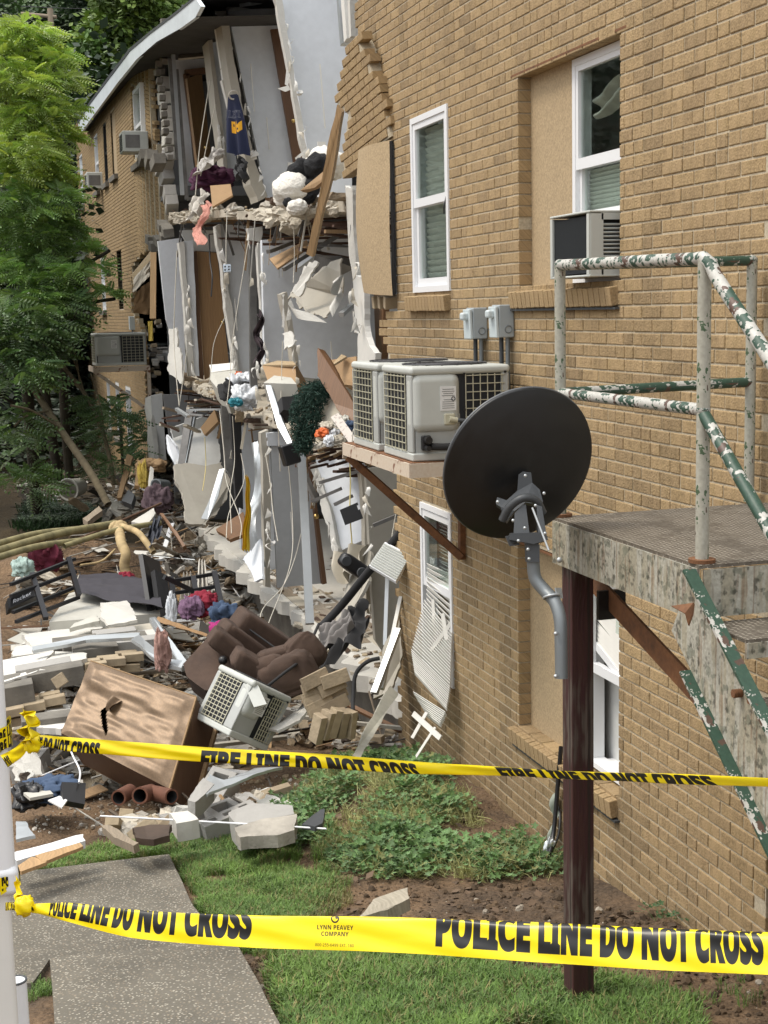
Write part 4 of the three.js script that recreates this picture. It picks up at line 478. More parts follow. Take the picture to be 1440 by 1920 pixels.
// hanging wires
for (const [P, r, m] of [
  [[[426, 395, 17.5], [424, 450, 17.5], [424, 492, 17.5]], 0.008, 'cable'], [[[394, 150, 20], [374, 280, 20], [366, 372, 20]], 0.012, 'cable'], [[[404, 196, 20], [388, 270, 20], [376, 330, 20]], 0.01, 'cable'], [[[392, 440, 20], [394, 490, 20], [398, 520, 19.8], [396, 556, 19.8]], 0.016, 'blackWire'],
  [[[332, 470, 22], [328, 560, 22], [326, 640, 22], [330, 700, 21.6], [336, 760, 21.4]], 0.012, 'cable'], [[[350, 660, 21.6], [342, 720, 21.6], [336, 762, 21.4]], 0.01, 'cable'], [[[466, 450, 16.8], [448, 560, 16.8], [436, 640, 16.8], [430, 720, 16.6], [425, 760, 16.5]], 0.008, 'cable'], [[[424, 590, 18], [402, 640, 18], [396, 690, 18], [392, 720, 18]], 0.007, 'cable'],
  [[[436, 780, 18], [440, 860, 18], [432, 920, 17.6], [434, 1000, 17]], 0.008, 'cable'], [[[412, 770, 18.4], [420, 850, 18], [424, 900, 17.6], [452, 980, 17], [450, 1010, 16.6]], 0.008, 'cable'], [[[498, 850, 15.8], [506, 900, 15.7], [512, 960, 15.5], [521, 1015, 15.3]], 0.009, 'cable'], [[[540, 860, 15], [548, 960, 15], [546, 1050, 14.6], [500, 1180, 13.8], [492, 1240, 13]], 0.007, 'cable'], [[[566, 996, 14], [552, 1050, 14], [530, 1100, 13.8], [494, 1140, 13.6], [488, 1190, 13]], 0.007, 'cable'],
  [[[654, 836, 12.8], [657, 900, 12.7], [656, 960, 12.6], [660, 1020, 12.6]], 0.009, 'yellowCable'], [[[644, 836, 12.8], [652, 862, 12.7], [664, 850, 12.7], [662, 836, 12.8]], 0.009, 'yellowCable'], [[[748, 934, 11.6], [736, 1000, 11.6], [730, 1050, 11.5]], 0.007, 'cable'], [[[551, 430, 14.4], [552, 480, 14.4], [550, 530, 14.3]], 0.006, 'cable'], [[[530, 640, 14.2], [528, 700, 14.2], [526, 780, 14]], 0.006, 'cable'], [[[452, 850, 18], [458, 900, 17.8], [430, 960, 17.5], [424, 1010, 17]], 0.008, 'cable'],
  [[[384, 820, 19], [386, 870, 19], [380, 920, 18.6]], 0.008, 'yellowCable'], [[[680, 790, 12], [664, 804, 12], [660, 840, 12]], 0.008, 'cable']]) part('wire', tube(P.map((p) => along(...p)), r * 0.65, 6), M[m]);

// loose debris lying along the broken floor edges and stuck under the ceilings
{
  const ms = [], cs = [], pal = [[0.55, 0.53, 0.48], [0.4, 0.37, 0.32], [0.3, 0.24, 0.17], [0.5, 0.42, 0.3], [0.62, 0.61, 0.58], [0.12, 0.08, 0.06]];
  for (const [E, n] of [[f3, 150], [f2a, 150], [f2b, 140]]) for (let i = 0; i < n; i++) { const t = rnd() * (E.length - 1), k = Math.floor(t), p = E[k].clone().lerp(E[k + 1], t - k), s = 0.03 + 0.16 * rnd() ** 3; ms.push(M4(p.x + rr(-0.15, 0.9), p.y + s * 0.2 + rr(-0.05, 0.03), p.z + rr(-0.2, 0.2), rr(-0.6, 0.6), rnd() * 6, rr(-0.6, 0.6), V(s * 1.5, s * 0.9, s))); cs.push(C(...pick(pal))); }
  for (let i = 0; i < 240; i++) { const p = along(rr(440, 745), rr(1080, 1290), 12); const z = rr(-19, -12); ms.push(M4(0.3 + rr(0, 1.4), -0.36, z, rr(-0.4, 0.4), rnd() * 6, rr(-0.4, 0.4), V(rr(0.03, 0.12), rr(0.02, 0.06), rr(0.03, 0.1)))); cs.push(C(...pick(pal))); }
  stuff(instanced('rubble', lumps[1], mat(1, 1, 1, { map: T.grime, rough: 0.95 }), ms, cs));
  for (const [E, n, dy] of [[f3, 26, -0.1], [f2a, 16, -0.1], [f2b, 16, -0.1]]) for (let i = 0; i < n; i++) { const t = rnd() * (E.length - 1), k = Math.floor(t), p = E[k].clone().lerp(E[k + 1], t - k).add(V(rr(-0.1, 0.3), dy, 0)), q = p.clone().add(V(rr(-0.15, 0.15), -rr(0.15, 0.7), rr(-0.3, 0.3))); part('hanging_strip', bar(p, q, rr(0.012, 0.05), 0.006, V(rnd(), 0.2, rnd())), pick([M.plaster, M.paper, M.oldPine, M.studDark, M.galv, M.cable])); }
  for (let i = 0; i < 30; i++) { const x = rr(300, 420), y = rr(28, 70), d = 22.5; part('roof_debris', bar(along(x, y, d), along(x + rr(15, 70), y + rr(-18, 22), d + rr(-0.5, 0.8)), rr(0.04, 0.14), rr(0.02, 0.07)), pick([M.joist, M.blackMatt, M.oldPine, M.cmuDark, M.studDark])); }
  for (let i = 0; i < 26; i++) { const x = rr(300, 470), y = rr(740, 800); part('lath', bar(along(x, y, 20.5), along(x + rr(20, 70), y + rr(-15, 18), 20.5 + rr(-0.4, 0.8)), rr(0.03, 0.08), rr(0.012, 0.04)), pick([M.joist, M.joist, M.woodGrey, M.galv, M.paper])); }
}

// scraps of plasterboard paper curling off the broken wall edges
for (const [a, b, d0, d1, n] of [[[396, 84], [428, 338], 20.9, 20.6, 12], [[430, 60], [496, 364], 19, 18.8, 14], [[528, 10], [577, 288], 15.8, 15.6, 14], [[410, 430], [446, 700], 19.7, 19.5, 14], [[344, 460], [364, 700], 22.2, 22, 12], [[490, 460], [498, 690], 16.5, 16.4, 10], [[502, 820], [508, 1090], 16.1, 15.8, 12], [[592, 880], [632, 1030], 13.7, 13.3, 10], [[655, 360], [668, 620], 12.6, 12.6, 12], [[472, 430], [482, 740], 17.1, 17, 10], [[684, 890], [696, 1140], 12.3, 12.1, 9], [[540, 560], [562, 715], 14.7, 14.7, 8]]) for (let i = 0; i < n; i++) { const t = rnd(), x = lerp(a[0], b[0], t), y = lerp(a[1], b[1], t), d = lerp(d0, d1, t) - 0.04, w = rr(-9, 9), h = rr(6, 26), s = rr(0.03, 0.12); part('torn_paper', sheet(along(x, y, d), along(x + w * 0.6, y + rr(-4, 6), d), along(x + w + rr(-4, 4), y + h, d - s), along(x + rr(-4, 4), y + h * rr(0.6, 1.1), d - s * 0.6), 4, 5, (u, v) => [s * 0.6 * Math.sin(v * 2.6 + u), 0, 0]), pick([M.plaster, M.paper, M.whiteDirty, M.cmuWhite])); }
for (const [x, y, z, h] of [[470, 120, -19.2, 90], [500, 220, -19.2, 60], [600, 120, -15.85, 120], [580, 470, -16.5, 40], [620, 640, -16.5, 50], [440, 560, -19.8, 60], [545, 960, -16.22, 60]]) part('electrical_strip', bar(onZ(x, y, z), onZ(x + h * 0.08, y + h, z), 0.02, 0.012), M.whiteDirty);
// ---------- wall-hung and street equipment ----------
function condenser(name, label, w, d, h, side, group) { // base centre; front is +z, outer side is -x
  const t = thing(name, label, 'air conditioner', group), a = (n, g, m) => mesh(n, g, m, t);
  a('base_pan', rbx(w, 0.05, d, 0.012, 0, 0.025, 0), M.acWhite); a('coil', bx(w - 0.05, h - 0.1, d - 0.05, 0, h / 2, 0), M.coil);
  const cap = a('top_cover', rbx(w + 0.012, 0.05, d + 0.012, 0.022, 0, h - 0.025, 0), M.acWhite); const gr = []; for (let r = 0.05; r < Math.min(w, d) * 0.44; r += 0.03) gr.push(at(new THREE.TorusGeometry(r, 0.004, 6, 32), 0, h + 0.006, 0, Math.PI / 2)); for (let k = 0; k < 8; k++) gr.push(bx(0.008, 0.006, d * 0.84, 0, h + 0.004, 0, 0, k * Math.PI / 8, 0)); stuff(mesh('top_grille', gr, M.blackWire, cap));
  for (const [x, z] of [[-1, -1], [1, -1], [1, 1]]) a('corner_post', rbx(0.05, h - 0.09, 0.05, 0.015, x * (w / 2 - 0.025), h / 2, z * (d / 2 - 0.025)), M.acGrey);
  const p = a('control_panel', rbx(w * 0.5, h - 0.2, 0.15, 0.06, -w * 0.25, h / 2 + 0.065, d / 2 - 0.06), M.acWhite); a('access_panel', rbx(w * 0.46, 0.26, 0.05, 0.01, -w * 0.23, 0.15, d / 2 - 0.04), M.acGrey); a('side_panel', rbx(0.02, h - 0.1, 0.1, 0.008, -w / 2 + 0.012, h / 2, d / 2 - 0.06), M.acGrey);
  mesh('rating_label', bx(0.1, 0.145, 0.003, -w * 0.14, h * 0.66, d / 2 + 0.017), M.acLabel, p); const ln = []; for (let k = 0; k < 9; k++) ln.push(bx(0.06 + 0.02 * hash(k, 1, 1), 0.0025, 0.001, -w * 0.14, h * 0.66 + 0.055 - k * 0.0125 - (k > 3 ? 0.012 : 0), d / 2 + 0.0195)); ln.push(at(new THREE.TorusGeometry(0.011, 0.003, 6, 16), -w * 0.14 + 0.032, h * 0.66 - 0.002, d / 2 + 0.019)); stuff(mesh('printed_lines', ln, M.darkGrey, p));
  const wires = []; for (let k = 0; k <= 5; k++) wires.push(bx(0.005, h - 0.1, 0.005, lerp(0.03, w / 2 - 0.05, k / 5), h / 2, d / 2 + 0.002)); for (let k = 0; k <= 9; k++) wires.push(bx(w / 2 - 0.07, 0.005, 0.005, w / 4, lerp(0.06, h - 0.06, k / 9), d / 2 + 0.005)); stuff(a('front_guard', wires, M.wire));
  const w2 = []; for (let k = 0; k <= 6; k++) w2.push(bx(0.005, h - 0.1, 0.005, -w / 2 - 0.002, h / 2, lerp(-d / 2 + 0.05, d / 2 - 0.12, k / 6))); for (let k = 0; k <= 10; k++) w2.push(bx(0.005, 0.005, d - 0.17, -w / 2 - 0.005, lerp(0.06, h - 0.06, k / 10), -0.03)); stuff(a('side_guard', w2, M.wire));
  for (const [x, y] of [[0.02, h - 0.05], [0.02, 0.3], [0.02, 0.24], [w / 2 - 0.03, h - 0.045]]) a('screw', at(new THREE.CylinderGeometry(0.008, 0.008, 0.006, 8), x, y, d / 2 + 0.006, Math.PI / 2), M.black);
  if (side) { a('service_valve', [rbx(0.06, 0.09, 0.03, 0.01, -w * 0.36, 0.11, d / 2), cyl(0.022, 0.022, 0.06, -w * 0.36, 0.13, d / 2 + 0.03, Math.PI / 2), cyl(0.016, 0.02, 0.05, -w * 0.36, 0.08, d / 2 + 0.03, Math.PI / 2)], M.black); a('suction_pipe', tube([V(-w * 0.33, 0.09, d / 2 + 0.035), V(-w * 0.2, 0.085, d / 2 + 0.04), V(0, 0.085, d / 2 + 0.03), V(w * 0.4, 0.07, d / 2 + 0.02)], 0.022, 10), M.blackMatt); a('conduit', tube([V(-w * 0.12, h * 0.44, d / 2 + 0.02), V(0, h * 0.42, d / 2 + 0.045), V(w * 0.2, h * 0.38, d / 2 + 0.04), V(w * 0.45, h * 0.34, d / 2 + 0.02)], 0.013, 10), M.darkGrey); a('conduit_fitting', [cyl(0.018, 0.018, 0.05, -w * 0.1, h * 0.435, d / 2 + 0.03, 0, 0, 1.4), rbx(0.07, 0.07, 0.02, 0.02, -w * 0.13, h * 0.44, d / 2 + 0.016)], M.wire); }
  return t;
}
{
  const zf = -8.05, xL = onZ(772, 780, zf).x, xR = onZ(956, 780, zf).x, yT = onZ(850, 686, zf).y, yB = onZ(780, 866, zf).y, w = xR - xL, d = 0.6;
  const c1 = condenser('condenser_unit', 'near pale grey outdoor air conditioner with rating label, beside the dish', w, d, yT - yB, true, 'air conditioners on the wall shelf'); c1.position.set((xL + xR) / 2, yB, zf - d / 2);
  const c2 = condenser('condenser_unit', 'pale grey outdoor air conditioner behind the one with the label', w, d, yT - yB, false, 'air conditioners on the wall shelf'); c2.position.set((xL + xR) / 2, yB, zf - d * 1.5 - 0.13);
  const s = thing('equipment_shelf', 'rust-stained cream steel shelf on brown braces carrying two air conditioners', 'shelf'), z0 = zf + 0.05, z1 = zf - 2 * d - 0.3, x0 = xL - 0.03;
  mesh('shelf_rail', bx(0.012, 0.085, z0 - z1, x0, yB - 0.048, (z0 + z1) / 2), M.rustWhite, s); mesh('shelf_rail', bx(-x0, 0.085, 0.012, x0 / 2 - 0.006, yB - 0.048, z0), M.rustWhite, s); mesh('shelf_rail', bx(-x0, 0.11, 0.012, x0 / 2 - 0.006, yB - 0.06, z1), M.rustWhite, s); mesh('shelf_plate', bx(-x0 - 0.02, 0.01, z0 - z1 - 0.03, x0 / 2, yB - 0.007, (z0 + z1) / 2), M.rust, s);
  mesh('rust_plate', slab([V(-0.42, yB - 0.1, z0 + 0.012), V(-0.02, yB - 0.1, z0 + 0.012), V(-0.02, yB - 0.4, z0 + 0.012), V(-0.16, yB - 0.36, z0 + 0.012)], 0.006, V(0, 0, -1)), M.rust, s);
  mesh('brace', bar(V(x0 + 0.02, yB - 0.1, z1 + 0.05), onX(866, 1045, -0.03), 0.05, 0.05), M.rust, s); mesh('wall_angle', bar(onX(866, 900, -0.02), onX(866, 1048, -0.02), 0.04, 0.05), M.rust, s);
}
function disconnect(px, py, label) {
  const p = onX(px, py, -0.05), t = thing('disconnect_box', label, 'electrical box', 'electrical boxes on the brick wall'); t.position.copy(p);
  mesh('box_body', rbx(0.1, 0.2, 0.13, 0.008, 0, 0, 0), M.galvBox, t); const c = mesh('cover', rbx(0.02, 0.19, 0.125, 0.006, -0.062, -0.005, 0.002, 0, 0, 0.04), M.galvBox2, t); mesh('lever', rbx(0.05, 0.05, 0.06, 0.015, -0.09, 0.045, 0.01), M.galvBox2, c); mesh('knockout', at(new THREE.TorusGeometry(0.022, 0.003, 6, 20), 0.01, -0.05, 0.067), M.pipeGrey, t);
  mesh('conduit', cyl(0.014, 0.014, 0.36, 0.02, -0.27, 0.025), M.pipeGrey, t); mesh('conduit', cyl(0.014, 0.014, 0.36, 0.0, -0.27, -0.03), M.darkGrey, t);
}
disconnect(894, 606, 'left one of two small grey electrical boxes above the air conditioners'); disconnect(943, 602, 'right one of two small grey electrical boxes, nearest the large window');
{ // window unit in the large upper window
  const t = thing('window_air_conditioner', 'white air conditioner with dark rear coil, in the large upper window', 'air conditioner'), zn = -6.83, xo = onZ(1105, 455, zn).x, zw = onX(1031, 460, xo).z, yt = onZ(1105, 396, zn).y, yb = onZ(1105, 519, zn).y, w = zn - zw, h = yt - yb, d = 0.5; t.position.set(xo + d / 2, yb, (zn + zw) / 2);
   t.rotation.y = 0; // outer face looks to -x
  mesh('case', [rbx(d, 0.012, w, 0.005, 0, h, 0), rbx(d, 0.012, w, 0.005, 0, 0.006, 0), bx(0.14, h - 0.02, 0.012, 0.18, h / 2, w / 2 - 0.006), bx(d - 0.02, h - 0.02, 0.012, 0, h / 2, -w / 2 + 0.006), bx(0.012, h - 0.02, 0.03, -d / 2 + 0.006, h / 2, w / 2 - 0.02), bx(0.012, h - 0.02, 0.03, -d / 2 + 0.006, h / 2, -w / 2 + 0.02), bx(0.07, h - 0.02, 0.01, -d / 2 + 0.045, h / 2, w / 2 - 0.006), bx(0.3, 0.035, 0.01, -0.03, h - 0.024, w / 2 - 0.006), bx(0.3, 0.045, 0.01, -0.03, 0.03, w / 2 - 0.006)], M.acWhite, t);
  const s = []; for (let k = 0; k < 11; k++) s.push(bx(0.3, 0.007, 0.012, -0.03, 0.065 + k * (h - 0.11) / 11, w / 2 - 0.01, 0.5)); stuff(mesh('louvre', s, M.acWhite, t)); mesh('inner_dark', bx(d - 0.06, h - 0.05, w - 0.06, 0, h / 2, 0), M.blackMatt, t);
  const f = []; for (let k = 0; k < 44; k++) f.push(bx(0.01, h - 0.04, 0.003, -d / 2 + 0.02, h / 2, -w / 2 + 0.03 + k * (w - 0.06) / 43)); stuff(mesh('coil_fins', f, M.darkGrey, t));
}
for (const [px, py, n] of [[251, 268, 'white window air conditioner at the far wing, nearest the break'], [180, 340, 'white window air conditioner at the far wing, behind the other']]) { const p = onX(px, py, -0.12), t = thing('window_air_conditioner', n, 'air conditioner'); t.position.copy(p); mesh('case', rbx(0.45, 0.36, 0.5, 0.02, 0, 0, 0), M.acWhite, t); const f = []; for (let k = 0; k < 8; k++) f.push(bx(0.01, 0.012, 0.4, -0.23, -0.13 + k * 0.035, 0)); stuff(mesh('louvre', f, M.darkGrey, t)); mesh('side_grille', bx(0.25, 0.22, 0.006, -0.05, 0, 0.252), M.studDark, t); }
{ // condenser on the far wing
  const p = onX(224, 684, -0.5), c = condenser('condenser_unit', 'outdoor air conditioner on a bracket low on the far wing', 0.9, 0.8, 0.58, false); c.position.copy(p);
  const s = thing('equipment_shelf', 'small rusty white steel bracket under the far air conditioner', 'shelf'), y = p.y; mesh('shelf_rail', [bx(1.0, 0.1, 0.02, p.x, y - 0.06, p.z + 0.42), bx(0.02, 0.1, 1.0, p.x - 0.5, y - 0.06, p.z - 0.08)], M.rustWhite, s); mesh('brace', bar(V(p.x - 0.48, y - 0.1, p.z + 0.38), V(-0.02, y - 0.85, p.z + 0.4), 0.06, 0.06), M.rustWhite, s); mesh('wall_angle', bar(V(-0.03, y - 0.1, p.z + 0.42), V(-0.03, y - 0.9, p.z + 0.42), 0.06, 0.06), M.rustWhite, s);
  const q = onX(248, 606, -0.04), e = thing('disconnect_box', 'grey electrical box on the far wing above the air conditioner', 'electrical box'); e.position.copy(q); mesh('box_body', rbx(0.12, 0.26, 0.16, 0.01, 0, 0, 0), M.galvBox2, e); mesh('conduit', cyl(0.02, 0.02, 0.5, 0, -0.35, 0), M.pipeGrey, e);
}
// ---------- timber post, dish ----------
const PX = -0.93, PZ = -5.22;
{ const t = one('support_post', 'dark red weathered timber post under the stair landing', 'post', boxUV(new RoundedBoxGeometry(0.098, 2.3, 0.098, 2, 0.006)), M.redPost); t.position.set(PX, 0.98, PZ); }
{
  const t = thing('satellite_dish', 'black satellite dish seen from behind on a bent grey pipe', 'satellite dish'), c = along(981, 878, 5.42), R3 = V(1, 0, 0).applyQuaternion(camera.quaternion), U3 = V(0, 1, 0).applyQuaternion(camera.quaternion), F3 = V(0, 0, -1).applyQuaternion(camera.quaternion);
  const bore = F3.clone().multiplyScalar(0.83).addScaledVector(R3, -0.36).addScaledVector(U3, 0.42).normalize(), q = new THREE.Quaternion().setFromUnitVectors(V(0, 1, 0), bore);
  const prof = []; for (let i = 0; i <= 20; i++) { const r = 0.308 * i / 20; prof.push(new THREE.Vector2(r, 0.06 * (r / 0.308) ** 2)); } prof.push(new THREE.Vector2(0.313, 0.062), new THREE.Vector2(0.313, 0.074), new THREE.Vector2(0.304, 0.074)); for (let i = 19; i >= 0; i--) { const r = 0.3 * i / 20; prof.push(new THREE.Vector2(r, 0.006 + 0.062 * (r / 0.308) ** 2)); }
  const lg = new THREE.LatheGeometry(prof, 72); lg.applyQuaternion(q); lg.translate(c.x - bore.x * 0.03, c.y - bore.y * 0.03, c.z - bore.z * 0.03); mesh('reflector', lg, mat(0.016, 0.0165, 0.0175, { rough: 0.5, rmap: T.grime, map: T.grime }), t);
  mesh('rim', at(new THREE.TorusGeometry(0.311, 0.006, 8, 72), 0, 0, 0, Math.PI / 2).applyQuaternion(q).translate(c.x + bore.x * 0.042, c.y + bore.y * 0.042, c.z + bore.z * 0.042), mat(0.09, 0.095, 0.1, { rough: 0.35 }), t);
  const D = (x, y, d) => along(x, y, d), gm = M.darkGrey, P = (L, th) => slab(L.map(([x, y, d]) => D(x, y, d)), th);
  mesh('bracket', P([[972, 890, 5.36], [980, 884, 5.36], [996, 886, 5.37], [998, 905, 5.36], [1012, 918, 5.35], [1018, 940, 5.34], [1016, 962, 5.33], [1004, 945, 5.33], [985, 942, 5.33], [965, 958, 5.32], [950, 978, 5.33], [938, 950, 5.34], [930, 945, 5.35], [932, 932, 5.36], [950, 938, 5.35], [970, 920, 5.36]], 0.03), gm, t);
  mesh('bracket_ring', tube([D(942, 975, 5.3), D(956, 950, 5.27), D(980, 934, 5.25), D(1004, 938, 5.27), D(1018, 962, 5.3)], 0.016, 8), gm, t);
  mesh('yoke', [P([[965, 962, 5.25], [980, 946, 5.25], [986, 946, 5.25], [994, 1010, 5.22], [962, 1018, 5.22]], 0.02), P([[1006, 946, 5.25], [1016, 950, 5.25], [1026, 1010, 5.22], [1010, 1014, 5.22]], 0.05), P([[958, 1000, 5.2], [1022, 998, 5.2], [1028, 1012, 5.2], [1000, 1020, 5.2], [956, 1012, 5.2]], 0.06), P([[948, 1006, 5.24], [972, 1000, 5.24], [974, 1022, 5.24], [956, 1024, 5.24]], 0.03)], gm, t);
  mesh('adjusting_rod', pole(D(998, 952, 5.15), D(1029, 1032, 5.1), 0.004), M.galv, t);
  for (const [x, y] of [[985, 892], [933, 941], [1020, 925], [962, 976], [984, 990], [972, 1014], [1022, 1000], [1004, 948], [990, 1030], [992, 1048]]) mesh('bolt', at(new THREE.SphereGeometry(0.0065, 8, 6), ...D(x, y, 5.17).toArray()), M.galv, t);
  mesh('mast_clamp', P([[986, 1015, 5.22], [1010, 1015, 5.22], [1012, 1054, 5.22], [988, 1054, 5.22]], 0.06), gm, t);
  mesh('mast_pipe', tube([D(1000, 1022, 5.26), D(1000, 1058, 5.26), D(1004, 1085, 5.26), D(1022, 1108, 5.24), D(1040, 1128, 5.2), D(1050, 1160, 5.17), D(1052, 1210, 5.16), D(1053, 1272, 5.16)], 0.024, 16, 60), M.pipeGrey, t);
  mesh('pipe_clamp', [at(new THREE.TorusGeometry(0.029, 0.005, 6, 20), ...D(1034, 1119, 5.21).toArray(), 1.1, 0, 0.4), P([[1042, 1102, 5.2], [1053, 1102, 5.22], [1056, 1122, 5.22], [1046, 1122, 5.2]], 0.006)], M.galv, t); for (const [x, y] of [[1042, 1188], [1042, 1268]]) mesh('bolt', at(new THREE.SphereGeometry(0.008, 8, 6), ...D(x, y, 5.13).toArray()), M.galv, t);
}
// ---------- steel stair and landing ----------
{
  const t = thing('steel_stair', 'steel stair landing with peeling white and green pipe railings', 'stair'), a = (n, g, m, p = t) => mesh(n, g, m, p), Y = 2.2, x0 = -1.0, z0 = -5.31, z1 = -4.1, xr = -0.965;
  a('landing_plate', bx(-x0 - 0.01, 0.012, z1 - z0, x0 / 2 - 0.005, Y - 0.006, (z0 + z1) / 2), M.plate);
  a('edge_channel', [bx(0.012, 0.175, z1 - z0 - 0.02, x0, Y - 0.1, (z0 + z1) / 2), bx(0.05, 0.012, z1 - z0 - 0.02, x0 + 0.032, Y - 0.183, (z0 + z1) / 2)], M.beamPaint); a('edge_channel', bx(-x0 - 0.03, 0.16, 0.012, x0 / 2, Y - 0.096, z1), M.beamPaint); a('edge_channel', bx(-x0 - 0.03, 0.16, 0.012, x0 / 2, Y - 0.096, z0 + 0.02), M.rust);
  const s0 = V(x0 - 0.006, Y - 0.02, z1 - 0.02), sl = onX(1440, 1300, x0).sub(onX(1322, 1075, x0)).normalize(); sl.x = 0; sl.normalize(); const pr = V(0, sl.z, -sl.y); // pr: up, square to the slope
  const E = s0.clone().addScaledVector(sl, 3.0); const st = (dx) => { const g = [], A = s0.clone().setX(dx), Z = E.clone().setX(dx); g.push(slab([A, Z, Z.clone().addScaledVector(pr, -0.27), A.clone().addScaledVector(pr, -0.27).addScaledVector(sl, 0.03)], 0.01, V(1, 0, 0))); return g; };
  a('stringer', st(x0 - 0.014), M.beamPaint); a('stringer', st(-0.1), M.beamPaint);
  const fl = (off) => bar(s0.clone().setX(x0 - 0.03).addScaledVector(pr, off).addScaledVector(sl, off < -0.1 ? 0.2 : 0.0), E.clone().setX(x0 - 0.03).addScaledVector(pr, off), 0.045, 0.01, pr); a('stringer_flange', fl(0.006), M.greenPaint); a('stringer_flange', fl(-0.276), M.greenPaint);
  for (let i = 1; i < 9; i++) { const y = Y - 0.2 * i, z = z1 + 0.235 * (i - 1) + 0.13; if (y < 0.3) break; a('tread', [bx(0.86, 0.012, 0.26, -0.55, y, z)], M.plate); a('tread_nosing', [bx(0.86, 0.05, 0.012, -0.55, y - 0.03, z + 0.13)], M.beamPaint); }
  for (const [px, py] of [[1382, 1300], [1412, 1312]]) a('bolt', at(new THREE.CylinderGeometry(0.014, 0.014, 0.03, 6), ...onX(px, py, x0 - 0.03).toArray(), 0, 0, Math.PI / 2), M.rust);
  const r = 0.0222, A0 = V(xr, Y, onX(1052, 972, xr).z), B0 = V(xr, Y, onX(1316, 1058, xr).z), C0 = V(-0.06, Y, onX(1404, 942, -0.06).z), top = onX(1052, 497, xr).y, mid = onX(1052, 737, xr).y, up = (p, y) => p.clone().setY(y);
  const tB = onX(1322, 484, xr).y, mB = onX(1312, 768, xr).y;
  a('rail_post', pole(A0, up(A0, top), r), M.postPaint); a('rail_post', pole(B0, up(B0, tB), r), M.postPaint); a('rail_post', pole(C0, up(C0, top + 0.01), r), M.postPaint);
  const s1 = onX(1440, 668, xr), s2 = onX(1440, 984, xr), ext = (p, q) => q.clone().add(q.clone().sub(p).multiplyScalar(2.5));
  a('top_rail', tube([up(A0, top), up(B0, tB).add(V(0, 0, -0.08)), up(B0, tB).add(V(0, -0.005, 0.02)), up(B0, tB).lerp(s1, 0.15), s1, ext(up(B0, tB), s1)], r, 14, 60), M.railPaint); a('mid_rail', pole(up(A0, mid), up(B0, mB), r * 0.95), M.railPaint); a('mid_rail', pole(up(B0, mB - 0.01), ext(up(B0, mB), s2), r * 0.95), M.greenPaint);
  a('top_rail', pole(up(A0, top), up(C0, top + 0.01), r * 0.95), M.greenPaint); a('mid_rail', pole(up(A0, mid), up(C0, onX(1404, 716, -0.06).y), r * 0.95), M.greenPaint);
  for (const p of [up(A0, top), up(C0, top + 0.01), up(A0, mid), up(B0, mB)]) a('weld', at(new THREE.SphereGeometry(r * 1.08, 12, 10), p.x, p.y, p.z), M.railPaint);
  a('post_flange', [cyl(0.045, 0.045, 0.012, A0.x, Y + 0.007, A0.z), cyl(0.045, 0.045, 0.012, B0.x, Y + 0.007, B0.z)], M.rust);
  a('brace', [bar(onX(1096, 1072, -0.8), onX(1346, 1342, -0.8), 0.012, 0.09), bar(onX(1096, 1072, -0.77), onX(1346, 1342, -0.77), 0.06, 0.012)], M.rust); a('hanger_bracket', bx(0.12, 0.12, 0.02, PX + 0.14, 1.84, PZ + 0.02), M.black);
  a('anchor_bolt', at(new THREE.SphereGeometry(0.012, 8, 6), ...onX(1049, 1050, -1.02).toArray()), M.galv); a('torn_flange', slab(px3([[1258, 1136, 4.6], [1300, 1130, 4.5], [1298, 1150, 4.5], [1290, 1172, 4.5], [1284, 1150, 4.5]]), 0.008), M.rust);
}
// ---------- canopy leg and barrier tapes ----------
const legTop = along(-54, 800, 2.75), legX = legTop.x, legZ = legTop.z, legLow = along(0, 1694, 2.75).y;
{
  const t = thing('canopy_leg', 'white metal canopy leg at the left edge, wrapped with yellow tape', 'pole'); const yb = groundY(legX, legZ);
  mesh('outer_tube', boxUV(new RoundedBoxGeometry(0.064, 4.3 - legLow, 0.064, 3, 0.02)).translate(legX, (4.3 + legLow) / 2, legZ), M.white, t); mesh('inner_tube', boxUV(new RoundedBoxGeometry(0.046, legLow - yb + 0.1, 0.046, 3, 0.012)).translate(legX - 0.004, (legLow + yb) / 2, legZ), M.whiteDirty, t); mesh('foot', bx(0.14, 0.01, 0.14, legX, yb + 0.01, legZ), M.white, t); mesh('collar', rbx(0.074, 0.06, 0.074, 0.015, legX, legLow, legZ), M.plasticWhite, t);
}
{ const a = along(30, 1838, 3.0), t = thing('plastic_pipe', 'white plastic pipe stub standing beside the canopy leg', 'pipe'), b = V(a.x + 0.005, groundY(a.x, a.z) - 0.02, a.z); mesh('tube', pole(b, a, 0.022), M.plasticWhite, t); mesh('rim', at(new THREE.TorusGeometry(0.021, 0.0025, 6, 24), a.x, a.y, a.z, Math.PI / 2), M.darkGrey, t); }
